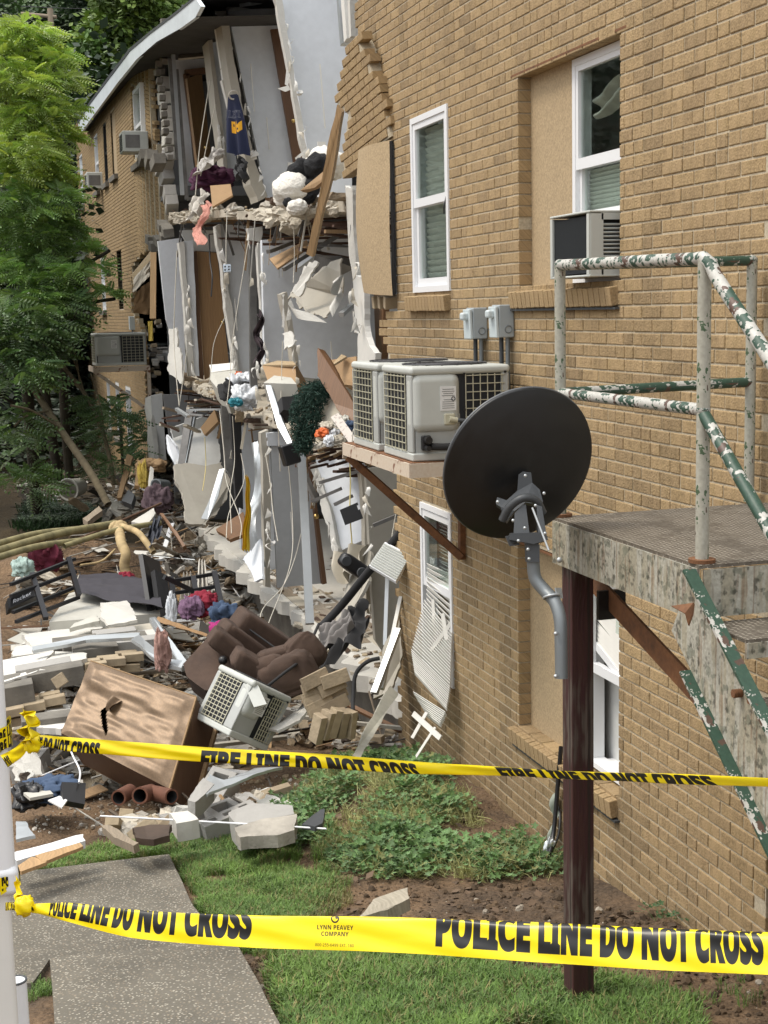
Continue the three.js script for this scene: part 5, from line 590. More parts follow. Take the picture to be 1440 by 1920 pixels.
function tapeTex(text, logo) {
  const c = document.createElement('canvas'); c.width = 2048; c.height = 160; const x = c.getContext('2d'); x.fillStyle = '#f2d800'; x.fillRect(0, 0, 2048, 160); x.fillStyle = '#0b0906'; x.textBaseline = 'middle'; x.textAlign = 'left';
  x.save(); x.font = 'bold 150px sans-serif'; const w = x.measureText(text).width; x.translate(20, logo ? 66 : 98); x.scale(1331 / w, 1.12); x.fillText(text, 0, 0); x.strokeStyle = '#0b0906'; x.lineWidth = 15; x.strokeText(text, 0, 0); x.restore();
  if (logo) { x.textAlign = 'center'; x.font = 'bold 22px sans-serif'; x.fillText('LYNN PEAVEY', 1690, 84); x.fillText('COMPANY', 1690, 106); x.font = '15px sans-serif'; x.fillText('800-255-6499 EXT. 180', 1690, 142); x.lineWidth = 5; x.beginPath(); x.arc(1690, 52, 14, 0, 6.3); x.stroke(); x.beginPath(); x.arc(1696, 48, 6, 0, 6.3); x.fill(); }
  const t = new THREE.CanvasTexture(c); t.colorSpace = THREE.SRGBColorSpace; t.wrapS = t.wrapT = THREE.RepeatWrapping; return t;
}
function ribbon(keys, span, slant = () => 0, n = 160) { // span: photo columns between which the printed line of text runs (0.01 to 0.66 of the print length)
  let u0 = 0, period = 1; // keys: [px, py, depth, width, fold up top 0..1, fold at bottom 0..1, twist]
  const P = new THREE.CatmullRomCurve3(keys.map((k) => along(k[0], k[1], k[2])), false, 'centripetal'), pos = [], uv = [], idx = [], m = 22, L = P.getLength(), sAt = (px) => { let b = 0, e = 1; for (let k = 0; k < 40; k++) { const q = (b + e) / 2; if (toPx(P.getPoint(q))[0] < px) b = q; else e = q; } return b; };
  { const sa = sAt(span[0]), sb = sAt(span[1]); period = (sb - sa) * L / 0.65; u0 = 2.01 - sa * L / period; }
  for (let i = 0; i <= n; i++) {
    const s = i / n, f = s * (keys.length - 1), k = Math.min(keys.length - 2, Math.floor(f)), g = (q) => lerp(keys[k][q], keys[k + 1][q], f - k); const c = P.getPoint(s), tan = P.getTangent(s), out = EYE.clone().sub(c).normalize(), up = V().crossVectors(out, tan).normalize(); if (up.y < 0) up.negate(); const tw = g(6); const U = up.clone().multiplyScalar(Math.cos(tw)).addScaledVector(out, Math.sin(tw)), O = out.clone().multiplyScalar(Math.cos(tw)).addScaledVector(up, -Math.sin(tw));
    const w = g(3), ft = g(4), fb = g(5); const pts = []; let y = 0, z = 0; const half = []; // integrate from the middle outwards
    const walk = (sgn, fold) => { let yy = 0, zz = 0; const o = []; for (let q = 1; q <= m / 2; q++) { const v = q / (m / 2), a = fold * Math.PI * 1.05 * smooth(0.15, 0.75, v); yy += Math.cos(a) * w / m; zz -= Math.sin(a) * w / m * 0.5; o.push([sgn * yy, zz]); } return o; };
    const top = walk(1, ft), bot = walk(-1, fb); const all = [...bot.slice().reverse(), [0, 0], ...top]; const mid = (Math.max(...all.map((q) => q[0])) + Math.min(...all.map((q) => q[0]))) / 2;
    all.forEach(([yy, zz], q) => { const wob = 0.0012 * Math.sin(s * 60 + q * 0.5) + 0.002 * (fbm(s * 30, q * 0.2, 2, 3) - 0.5); const p = c.clone().addScaledVector(U, yy - mid).addScaledVector(O, zz + wob); pos.push(p.x, p.y, p.z); uv.push(u0 + s * L / period + slant(s) * (q / m - 0.5), q / m); });
    if (i < n) for (let q = 0; q < m; q++) { const a = i * (m + 1) + q, b = a + m + 1; idx.push(a, b, a + 1, a + 1, b, b + 1); }
  }
  const g = new THREE.BufferGeometry(); g.setAttribute('position', new THREE.Float32BufferAttribute(pos, 3)); g.setAttribute('uv', new THREE.Float32BufferAttribute(uv, 2)); g.setIndex(idx); g.computeVertexNormals(); return g.toNonIndexed();
}
function wrapBand(y, h, r, tilt) { const g = new THREE.CylinderGeometry(r, r, h, 28, 3, true), p = g.attributes.position; for (let i = 0; i < p.count; i++) p.setY(i, p.getY(i) + tilt * p.getX(i) + 0.004 * Math.sin(i)); g.computeVertexNormals(); return g.translate(legX, y, legZ); }
{
  const m1 = mat(1, 1, 1, { map: tapeTex('POLICE LINE DO NOT CROSS', true), rough: 0.34, phys: true, more: { transmission: 0.12, thickness: 0 } }), m2 = mat(1, 1, 1, { map: tapeTex('FIRE LINE DO NOT CROSS', false), rough: 0.32, phys: true, more: { transmission: 0.1, thickness: 0 } });
  const t1 = thing('barrier_tape', 'lower yellow tape, printed POLICE LINE DO NOT CROSS, strung across the foreground', 'tape');
  mesh('ribbon', ribbon([[10, 1700, 2.68, 0.03, 0.4, 0.6, 0], [24, 1699, 2.66, 0.03, 0.4, 0.6, 0], [60, 1703, 2.66, 0.034, 0.45, 0.5, 0.1], [120, 1709, 2.62, 0.055, 0.6, 0.3, 0], [250, 1732, 2.55, 0.072, 0.68, 0.1, 0], [465, 1746, 2.44, 0.076, 0.62, 0, 0], [720, 1752, 2.32, 0.076, 0.5, 0, 0], [1000, 1766, 2.2, 0.076, 0.42, 0, 0], [1250, 1780, 2.1, 0.076, 0.42, 0, 0], [1480, 1789, 2.02, 0.076, 0.44, 0, 0]], [815, 1432]), m1, t1);
  mesh('tape_wrap', [wrapBand(along(10, 1700, 2.75).y, 0.026, 0.039, 0.1), wrapBand(along(10, 1690, 2.75).y, 0.02, 0.0405, -0.25)], m1, t1); mesh('knot', puff(0.035, 0.035, 0.03, 0.8, 0.4, 3, 18, 12).translate(...along(46, 1698, 2.66).toArray()), m1, t1); mesh('tail', sheet(along(28, 1640, 2.68), along(36, 1650, 2.68), along(44, 1692, 2.66), along(28, 1694, 2.67), 6, 14, (u, v) => [0.01 * Math.sin(v * 9 + u * 4), 0, 0.004 * Math.sin(v * 14)]), m1, t1);
  const t2 = thing('barrier_tape', 'upper yellow tape, printed FIRE LINE DO NOT CROSS, strung across the rubble', 'tape');
  mesh('ribbon', ribbon([[8, 1428, 2.7, 0.04, 0.2, 0.5, 0.1], [34, 1412, 2.68, 0.036, 0.3, 0.5, 0.2], [60, 1389, 2.66, 0.0252, 0.3, 0.6, 0.3], [120, 1395, 2.68, 0.042, 0.2, 0.8, 0.2], [220, 1403, 2.7, 0.042, 0.15, 0.78, 0.1], [400, 1416, 2.75, 0.0454, 0.2, 0.72, 0], [600, 1427, 2.85, 0.0462, 0.22, 0.74, 0], [780, 1440, 3.1, 0.047, 0.3, 0.7, 0.1], [900, 1446, 3.25, 0.0487, 0.5, 0.6, 0.4], [1080, 1455, 3.5, 0.0521, 0.6, 0.5, 0.6], [1260, 1462, 3.8, 0.0638, 0.5, 0.6, 0.5], [1480, 1470, 4.15, 0.0638, 0.55, 0.55, 0.4]], [376, 784], (s) => 0.05 * smooth(0.5, 0.62, s)), m2, t2);
  mesh('tape_wrap', [wrapBand(along(10, 1408, 2.75).y, 0.028, 0.041, 0.55), wrapBand(along(10, 1424, 2.75).y, 0.026, 0.042, 0.4)], m2, t2); mesh('tail', sheet(along(42, 1322, 2.66), along(70, 1340, 2.66), along(66, 1392, 2.66), along(46, 1396, 2.66), 14, 22, (u, v) => [0.02 * Math.sin(v * 12 + u * 9) + 0.01 * fbm(u * 9, v * 9, 2, 2), 0, 0.008 * Math.sin(v * 17 + u * 3)]), mat(0.75, 0.58, 0.0, { rough: 0.35 }), t2); mesh('knot', puff(0.03, 0.035, 0.03, 0.8, 0.5, 5, 18, 12).translate(...along(62, 1392, 2.66).toArray()), m2, t2);
}
// ---------- debris, furniture and belongings ----------
const R3 = V(1, 0, 0).applyQuaternion(camera.quaternion), U3 = V(0, 1, 0).applyQuaternion(camera.quaternion), F3 = V(0, 0, -1).applyQuaternion(camera.quaternion);
const pose = (o, px, py, d, rx = 0, ry = 0, rz = 0) => { o.position.copy(along(px, py, d)); o.quaternion.copy(camera.quaternion).multiply(new THREE.Quaternion().setFromEuler(new THREE.Euler(rx, ry, rz))); return o; };
const A = (L) => L.map((p) => along(...p));
function board(name, label, cat, P, th, m, tear = 0) { return one(name, label, cat, slab(tear ? torn(A(P), tear, 0.07) : A(P), th), m); }
const boxFrom = (a, b, c, t) => { const P = [a, b, b.clone().add(c).sub(a), c]; return slab(P, t); };
// bricks with holes and hollow blocks
const rect = (w, h) => [[-w / 2, -h / 2], [w / 2, -h / 2], [w / 2, h / 2], [-w / 2, h / 2]].map((p) => new THREE.Vector2(...p));
function holed(w, d, h, holes) { const s = new THREE.Shape(rect(w, d)); for (const [x, y, r, q] of holes) { const p = new THREE.Path(); if (q) p.setFromPoints(rect(r, q).map((v) => new THREE.Vector2(v.x + x, v.y + y))); else p.absarc(x, y, r, 0, 6.283, true); s.holes.push(p); } const g = new THREE.ExtrudeGeometry(s, { depth: h - 0.006, bevelEnabled: true, bevelSize: 0.003, bevelThickness: 0.003, bevelSegments: 1, curveSegments: 6 }); g.translate(0, 0, -h / 2 + 0.003).rotateX(-Math.PI / 2); return boxUV(g); }
const gBrick3 = holed(0.195, 0.09, 0.058, [[-0.06, 0, 0.016], [0, 0, 0.016], [0.06, 0, 0.016]]), gBrick10 = holed(0.195, 0.09, 0.058, [-0.07, -0.035, 0, 0.035, 0.07].flatMap((x) => [[x, -0.02, 0.011], [x, 0.02, 0.011]])), gHalf = holed(0.1, 0.09, 0.058, [[0.01, 0, 0.016]]), gBlock = holed(0.39, 0.19, 0.19, [[-0.09, 0, 0.13, 0.12], [0.09, 0, 0.13, 0.12]]), gBlock2 = holed(0.39, 0.1, 0.19, [[-0.12, 0, 0.07, 0.05], [0, 0, 0.07, 0.05], [0.12, 0, 0.07, 0.05]]);
const brickM = [M.blockTan, mat(0.4, 0.33, 0.235, { map: T.grime, bump: T.grain, bs: 0.004, rough: 0.95 }), mat(0.33, 0.27, 0.19, { map: T.grime, bump: T.grain, bs: 0.004, rough: 0.95 })];
const loose = (name, label, cat, g, m, group) => (p, rx, ry, rz, s) => { const o = new THREE.Mesh(g, m); o.name = numbered(name); o.castShadow = o.receiveShadow = true; o.position.copy(p); o.rotation.set(rx, ry, rz); if (s) o.scale.setScalar(s); o.userData = { label, category: cat }; if (group) o.userData.group = group; scene.add(o); return o; };
// --- fallen wall of white-painted block and brick, lying on its face
{
  const t = thing('fallen_wall', 'toppled wall of white-faced blocks and tan bricks at the left', 'wall');
  const row = (a, b, nW, len, h, w, m, g, tiltUp = 0) => { const e = b.clone().sub(a), L = e.length(), n = Math.max(1, Math.round(L / len)); e.normalize(); const away = V().crossVectors(V(0, 1, 0), e); if (away.dot(F3) < 0) away.negate(); for (let i = 0; i < n; i++) for (let k = 0; k < nW; k++) { const o = mesh(g, [rbx(L / n - 0.004, h, w - 0.003, 0.006)], pick(m), t); o.position.copy(a).addScaledVector(e, (i + 0.5) * L / n).addScaledVector(away, (k + 0.5) * w).add(V(0, rr(-0.008, 0.008) + k * tiltUp, 0)); o.quaternion.setFromRotationMatrix(new THREE.Matrix4().makeBasis(e, V().crossVectors(away.clone().negate(), e).normalize().y > 0 ? V().crossVectors(away.clone().negate(), e) : V().crossVectors(e, away.clone().negate()), away.clone())); o.rotateX(rr(-0.02, 0.02)); o.rotateZ(rr(-0.03, 0.03)); } };
  const WB = [M.cmuWhite, M.cmuWhite, M.whiteDirty], TB = brickM;
  row(along(-30, 1322, 11.4), along(162, 1258, 12), 2, 0.4, 0.16, 0.2, [M.cmu, M.cmuDark], 'block'); row(along(-30, 1356, 11.3), along(126, 1308, 11.7), 2, 0.2, 0.07, 0.1, TB, 'brick'); row(along(-30, 1376, 11.35), along(122, 1326, 11.8), 3, 0.2, 0.07, 0.1, [M.cmuDark, M.blockTan], 'brick');
  row(along(150, 1236, 12.7), along(300, 1206, 13.2), 3, 0.4, 0.14, 0.2, [M.cmu, M.cmuDark], 'block'); row(along(168, 1254, 12.2), along(272, 1230, 12.6), 2, 0.2, 0.07, 0.1, TB, 'brick'); row(along(150, 1274, 12.1), along(264, 1250, 12.6), 2, 0.2, 0.07, 0.1, TB, 'brick'); row(along(66, 1372, 10.9), along(140, 1346, 11.2), 1, 0.4, 0.12, 0.2, [M.cmuDark], 'block');
  for (const P of [[[-30, 1292, 11.5], [70, 1258, 11.85], [101, 1221, 12.9], [-10, 1240, 12.9]], [[72, 1257, 11.84], [116, 1252, 12], [163, 1234, 12.3], [160, 1224, 12.7], [103, 1221, 12.9]], [[20, 1232, 13], [150, 1214, 13.2], [302, 1190, 13.3], [298, 1178, 13.9], [180, 1188, 13.9], [30, 1212, 13.7]], [[68, 1364, 10.9], [114, 1367, 10.9], [132, 1352, 11.1], [138, 1320, 11.9], [90, 1322, 11.9]], [[40, 1208, 13.8], [150, 1192, 14], [220, 1184, 14.1], [150, 1176, 14.6], [50, 1190, 14.4]]]) mesh('painted_face', slab(torn(A(P), 0.012), 0.05, V(0, -1, 0)), pick([M.cmuWhite, M.cmuWhite, M.whiteDirty]), t);
  const bk = mesh('brick', gHalf.clone(), brickM[1], t); bk.position.copy(along(112, 1276, 11.6)); bk.rotation.set(1.2, 0.5, 0.2);
  for (const [P, m] of [[[[40, 1190, 14], [150, 1176, 14.4], [180, 1196, 13.8], [60, 1216, 13.4]], M.cmuWhite], [[[170, 1180, 14.2], [295, 1166, 14.6], [300, 1182, 14.2], [190, 1200, 13.7]], M.paper], [[[90, 1175, 14.8], [180, 1166, 15], [190, 1178, 14.6], [100, 1192, 14.3]], M.cmuWhite]]) mesh('render_sheet', slab(torn(A(P), 0.02), 0.05), m, t);
}
// --- upturned chest of drawers
{
  const t = thing('chest_of_drawers', 'overturned wooden chest with torn bronze paper back, behind the upper tape', 'furniture');
  const a = along(170, 1240, 10.9), b = along(368, 1308, 10.45), c = along(115, 1375, 10.5), d = along(318, 1480, 10.05);
  const n = V().crossVectors(b.clone().sub(a), c.clone().sub(a)).normalize(); if (n.dot(F3) < 0) n.negate(); const dep = n.clone().multiplyScalar(0.42);
  const panel = (P, th, m, name) => mesh(name, slab(P, th, null), m, t);
  mesh('carcass_side', slab([b, d, d.clone().add(dep), b.clone().add(dep)], 0.02, c.clone().sub(d).normalize()), M.woodDark, t); mesh('carcass_side', slab([a, c, c.clone().add(dep), a.clone().add(dep)], 0.02, b.clone().sub(a).normalize()), M.woodDark, t); mesh('carcass_top', slab([a, b, b.clone().add(dep), a.clone().add(dep)], 0.02, c.clone().sub(a).normalize()), M.darkGrey, t); mesh('carcass_bottom', slab([c, d, d.clone().add(dep), c.clone().add(dep)], 0.02, a.clone().sub(c).normalize()), M.woodDark, t);
  mesh('drawer_front', slab([b.clone().add(dep), d.clone().add(dep), c.clone().add(dep), a.clone().add(dep)], 0.02, n.clone()), M.walnut, t); mesh('top_ledge', slab([b.clone().add(dep), d.clone().add(dep), d.clone().add(dep.clone().multiplyScalar(1.08)), b.clone().add(dep.clone().multiplyScalar(1.08))], 0.03, b.clone().sub(a).normalize()), M.oldPine, t);
  const g = sheet(a, b, d, c, 90, 70, (u, v) => { const e = Math.min(1, Math.min(u, 1 - u, v, 1 - v) * 12); return [0.006 + e * (0.075 * (fbm(u * 1.8 + 3, v * 4.2, 3, 12) - 0.42) + 0.004 * Math.sin(v * 17 + 9 * fbm(u * 2, v * 2, 2, 4)) * smooth(0.4, 0.7, fbm(u * 3, v * 3, 2, 8))) , 0, 0.012 * (fbm(v * 9, u, 2, 7) - 0.5)]; });
  const ix = g.index.array, keep = [], p = g.attributes.position; const uvA = g.attributes.uv, W = a.distanceTo(b), Hh = a.distanceTo(c); for (let i = 0; i < ix.length; i += 3) { const u = uvA.getX(ix[i]) / W, v = 1 - uvA.getY(ix[i]) / Hh; const cx = 0.33 + 0.05 * Math.sin(v * 9) ; const w = 0.028 * smooth(0.42, 0.55, v) * smooth(0.8, 0.72, v); if (Math.abs(u - cx) < w) continue; keep.push(ix[i], ix[i + 1], ix[i + 2]); } g.setIndex(keep);
  mesh('back_panel', g, M.bronze, t); mesh('panel_flap', sheet(a.clone().lerp(b, 0.3).lerp(c.clone().lerp(d, 0.3), 0.34).addScaledVector(n, -0.02), a.clone().lerp(b, 0.4).lerp(c.clone().lerp(d, 0.4), 0.34).addScaledVector(n, -0.04), a.clone().lerp(b, 0.36).lerp(c.clone().lerp(d, 0.36), 0.5).addScaledVector(n, -0.05), a.clone().lerp(b, 0.3).lerp(c.clone().lerp(d, 0.3), 0.52).addScaledVector(n, -0.02), 10, 10, (u, v) => [0.02 * Math.sin(u * 5 + v * 3), 0, 0]), M.bronze, t);
  mesh('trim', [bar(b, d, 0.012, 0.02), bar(a, b, 0.012, 0.016)], M.oldPine, t);
}
// --- recliner thrown on its side
{
  const t = thing('recliner', 'brown upholstered recliner lying tipped over in the rubble', 'armchair'); const q = (n, w, h, d, e, wr, px, py, dd, rx, ry, rz, s) => { const o = mesh(n, puff(w, h, d, e, wr, s || 1, 44, 30), M.sofa, t); return pose(o, px, py, dd, rx, ry, rz); };
  mesh('side_panel', slab(torn(A([[343, 1245, 11.1], [396, 1188, 11.4], [412, 1188, 11.3], [474, 1262, 10.85], [482, 1296, 10.75], [384, 1294, 10.8], [350, 1268, 10.95]]), 0.004), 0.16), M.sofa, t);
  q('armrest', 0.3, 0.15, 0.24, 0.38, 0.07, 424, 1208, 11.05, 0.2, 0.2, -0.7, 13); q('armrest', 0.32, 0.15, 0.24, 0.4, 0.07, 470, 1246, 10.82, 0.2, 0.2, -0.6, 14); q('armrest_end', 0.26, 0.19, 0.2, 0.8, 0.09, 505, 1252, 10.8, 0, 0.1, 0.3, 4);
  q('back_cushion', 0.5, 0.22, 0.34, 0.24, 0.03, 456, 1214, 11.3, 0.15, 0.3, -0.68, 5); q('back_cushion', 0.54, 0.24, 0.36, 0.24, 0.03, 490, 1194, 11.5, 0.15, 0.3, -0.64, 6); q('seat_cushion', 0.3, 0.2, 0.3, 0.4, 0.06, 520, 1238, 11.05, 0, 0.1, 0.25, 9); q('footrest_cushion', 0.3, 0.28, 0.3, 0.6, 0.14, 572, 1224, 11, 0, 0, -0.9, 7); q('footrest_cushion', 0.45, 0.33, 0.34, 0.55, 0.14, 541, 1268, 10.8, 0, 0, 0.4, 8); for (const [a, b] of [[[430, 1196, 11.1], [500, 1246, 10.9]], [[462, 1176, 11.3], [532, 1226, 11.1]]]) mesh('piping', tube(A([a, a.map((v, i) => (v + b[i]) / 2), b]), 0.008, 6), M.blackMatt, t);
  mesh('recline_knob', at(new THREE.SphereGeometry(0.036, 16, 10), ...along(418, 1238, 10.9).toArray()), M.black, t);
  one('cord', 'dark cable lying across the tipped recliner', 'cable', tube(A([[490, 1296, 10.5], [530, 1264, 10.5], [566, 1236, 10.75], [584, 1200, 11.2], [598, 1170, 11.8]]), 0.012, 8), M.blackMatt);
}
{ const c = condenser('condenser_unit', 'smashed outdoor air conditioner with wire guard, lying beside the recliner', 0.42, 0.42, 0.44, false); pose(c, 432, 1378, 10.5, 0.3, 0.75, -0.62); const p = one('sheet_metal_cover', 'bent white sheet-metal cover standing on the smashed air conditioner', 'metal panel', slab(A([[458, 1284, 10.3], [480, 1276, 10.3], [500, 1320, 10.2], [476, 1326, 10.2]]), 0.015), M.acWhite); }
// --- mattress, bed frames, screen
{
  const P = A([[92, 1166, 14.6], [140, 1098, 17], [290, 1100, 16.8], [300, 1150, 14.8]]), t = thing('mattress', 'quilted mattress half covered by a dark sheet', 'mattress'); mesh('body', slab(P, 0.24, V(0, -1, 0)), M.quilt, t);
  const s = sheet(along(150, 1090, 16.9), along(292, 1092, 16.8), along(306, 1158, 14.4), along(140, 1122, 15.8), 40, 30, (u, v) => [0.05 + 0.05 * fbm(u * 5, v * 7, 3, 4) + 0.02 * Math.sin(v * 22 + u * 5), -0.05 * Math.sin(u * 3.1), 0]); mesh('sheet', s, M.charcoal, t);
}
board('wallboard_piece', 'white board resting on the mattress edge', 'board', [[188, 1130, 14.2], [238, 1126, 14.4], [250, 1142, 14.2], [258, 1162, 13.8], [198, 1174, 13.6]], 0.03, M.cmuWhite, 0.02); board('wallboard_piece', 'pale board with grey edge in front of the mattress', 'board', [[140, 1168, 14], [180, 1150, 14.4], [186, 1164, 14], [130, 1178, 13.8]], 0.04, M.quilt, 0.01);
{
  const t = thing('television', 'flat black television standing on edge by the mattress', 'television'); mesh('screen', slab(A([[267, 1038, 15.4], [299, 1052, 15.9], [318, 1150, 15.4], [287, 1166, 14.9]]), 0.05), M.black, t); mesh('back_housing', slab(A([[290, 1068, 15.3], [312, 1078, 15.5], [322, 1132, 15.2], [300, 1140, 15]]), 0.06), M.blackMatt, t); mesh('wall_arm', bar(along(308, 1082, 15), along(362, 1108, 15.2), 0.06, 0.05), M.black, t);
}
const frameOf = (label, L, r, group) => { const t = thing('bed_frame', label, 'bed frame', group); L.forEach(([a, b, k]) => mesh(k ? 'post' : 'rail', bar(along(...a), along(...b), r * (k ? 1.5 : 1), r * (k ? 1.5 : 1)), M.iron, t)); return t; };
frameOf('black metal bed frame leaning at the left edge of the rubble', [[[20, 1096, 14.6], [140, 1048, 15.6]], [[20, 1118, 14.5], [142, 1072, 15.5]], [[24, 1148, 14.4], [144, 1100, 15.5]], [[30, 1166, 14.3], [148, 1120, 15.4]], [[60, 1076, 15], [86, 1160, 14.6], 1], [[128, 1046, 15.5], [148, 1116, 15.3], 1]], 0.035); frameOf('black metal bed frame standing behind the television', [[[320, 1090, 16.4], [402, 1076, 16.6]], [[330, 1140, 16.2], [412, 1126, 16.3]], [[328, 1112, 16.3], [404, 1100, 16.4]], [[402, 1074, 16.5], [418, 1148, 16], 1], [[362, 1082, 16.5], [372, 1140, 16.2], 1], [[320, 1082, 16.4], [330, 1150, 16.2], 1]], 0.04);
{ const cv = document.createElement('canvas'); cv.width = 256; cv.height = 96; const x = cv.getContext('2d'); x.fillStyle = '#101014'; x.fillRect(0, 0, 256, 96); x.fillStyle = '#b9bcc2'; x.font = 'bold 58px sans-serif'; x.fillText('Rocker', 22, 68); const tx = new THREE.CanvasTexture(cv); tx.colorSpace = THREE.SRGBColorSpace; const t = thing('gaming_chair_panel', 'black padded panel lettered Rocker behind the bed frame', 'chair'); mesh('pad', slab(A([[14, 1122, 14.9], [66, 1098, 15.4], [72, 1116, 15.2], [16, 1142, 14.8]]), 0.08), M.black, t); mesh('lettering', sheet(along(20, 1122, 14.75), along(64, 1102, 15.2), along(68, 1114, 15.1), along(20, 1138, 14.7), 2, 2, null), mat(1, 1, 1, { map: tx, rough: 0.6 }), t).geometry.attributes.uv.array.set([0, 1, 0.5, 1, 0.5, 0.5, 1, 1].slice(0, 0)); const g = sheet(along(20, 1122, 14.74), along(64, 1102, 15.19), along(68, 1114, 15.09), along(20, 1138, 14.69), 1, 1, null); t.children[1].geometry = g; const uv = g.attributes.uv; let mx = 0, my = 0; for (let i = 0; i < uv.count; i++) { mx = Math.max(mx, uv.getX(i)); my = Math.max(my, uv.getY(i)); } for (let i = 0; i < uv.count; i++) uv.setXY(i, uv.getX(i) / mx, uv.getY(i) / my); }
// --- felled trunks and the peeled root
[[[-20, 1024, 16.4], [150, 992, 18], 0.042], [[-20, 1038, 16.2], [216, 982, 18.4], 0.05], [[-20, 1050, 16], [150, 1014, 17.4], 0.04], [[120, 1024, 17], [300, 980, 18.2], 0.035]].forEach(([a, b, r], i) => { one('fallen_trunk', ['thin felled trunk, topmost of those at the left', 'longest felled trunk reaching to the peeled root', 'thin felled trunk, lowest of those at the left', 'thin felled trunk running right from the peeled root'][i], 'tree trunk', tube([along(...a), along(...a).lerp(along(...b), 0.5).add(V(0, 0.04, 0)), along(...b)], r, 10), M.log); });
{ const t = thing('tree_root', 'pale peeled root hanging over the dirt bank', 'root'); mesh('main_root', tube(A([[216, 986, 18], [224, 1000, 17.6], [228, 1020, 17.3], [236, 1040, 17.2], [233, 1060, 17.2], [240, 1086, 17.2]]), 0.062, 12), M.peeled, t); mesh('crown_knot', puff(0.22, 0.16, 0.2, 0.9, 0.3, 4).translate(...along(222, 988, 17.9).toArray()), M.peeled, t); mesh('side_root', tube(A([[228, 986, 17.8], [258, 998, 17.5], [272, 1014, 17.3], [288, 1036, 17.2]]), 0.04, 10), M.peeled, t); for (const L of [[[150, 1060, 17], [190, 1052, 17.2], [216, 1030, 17.4]], [[100, 1118, 16], [150, 1104, 16.4], [180, 1090, 16.8]]]) mesh('root_hair', tube(A(L), 0.014, 6), M.peeled, t); }
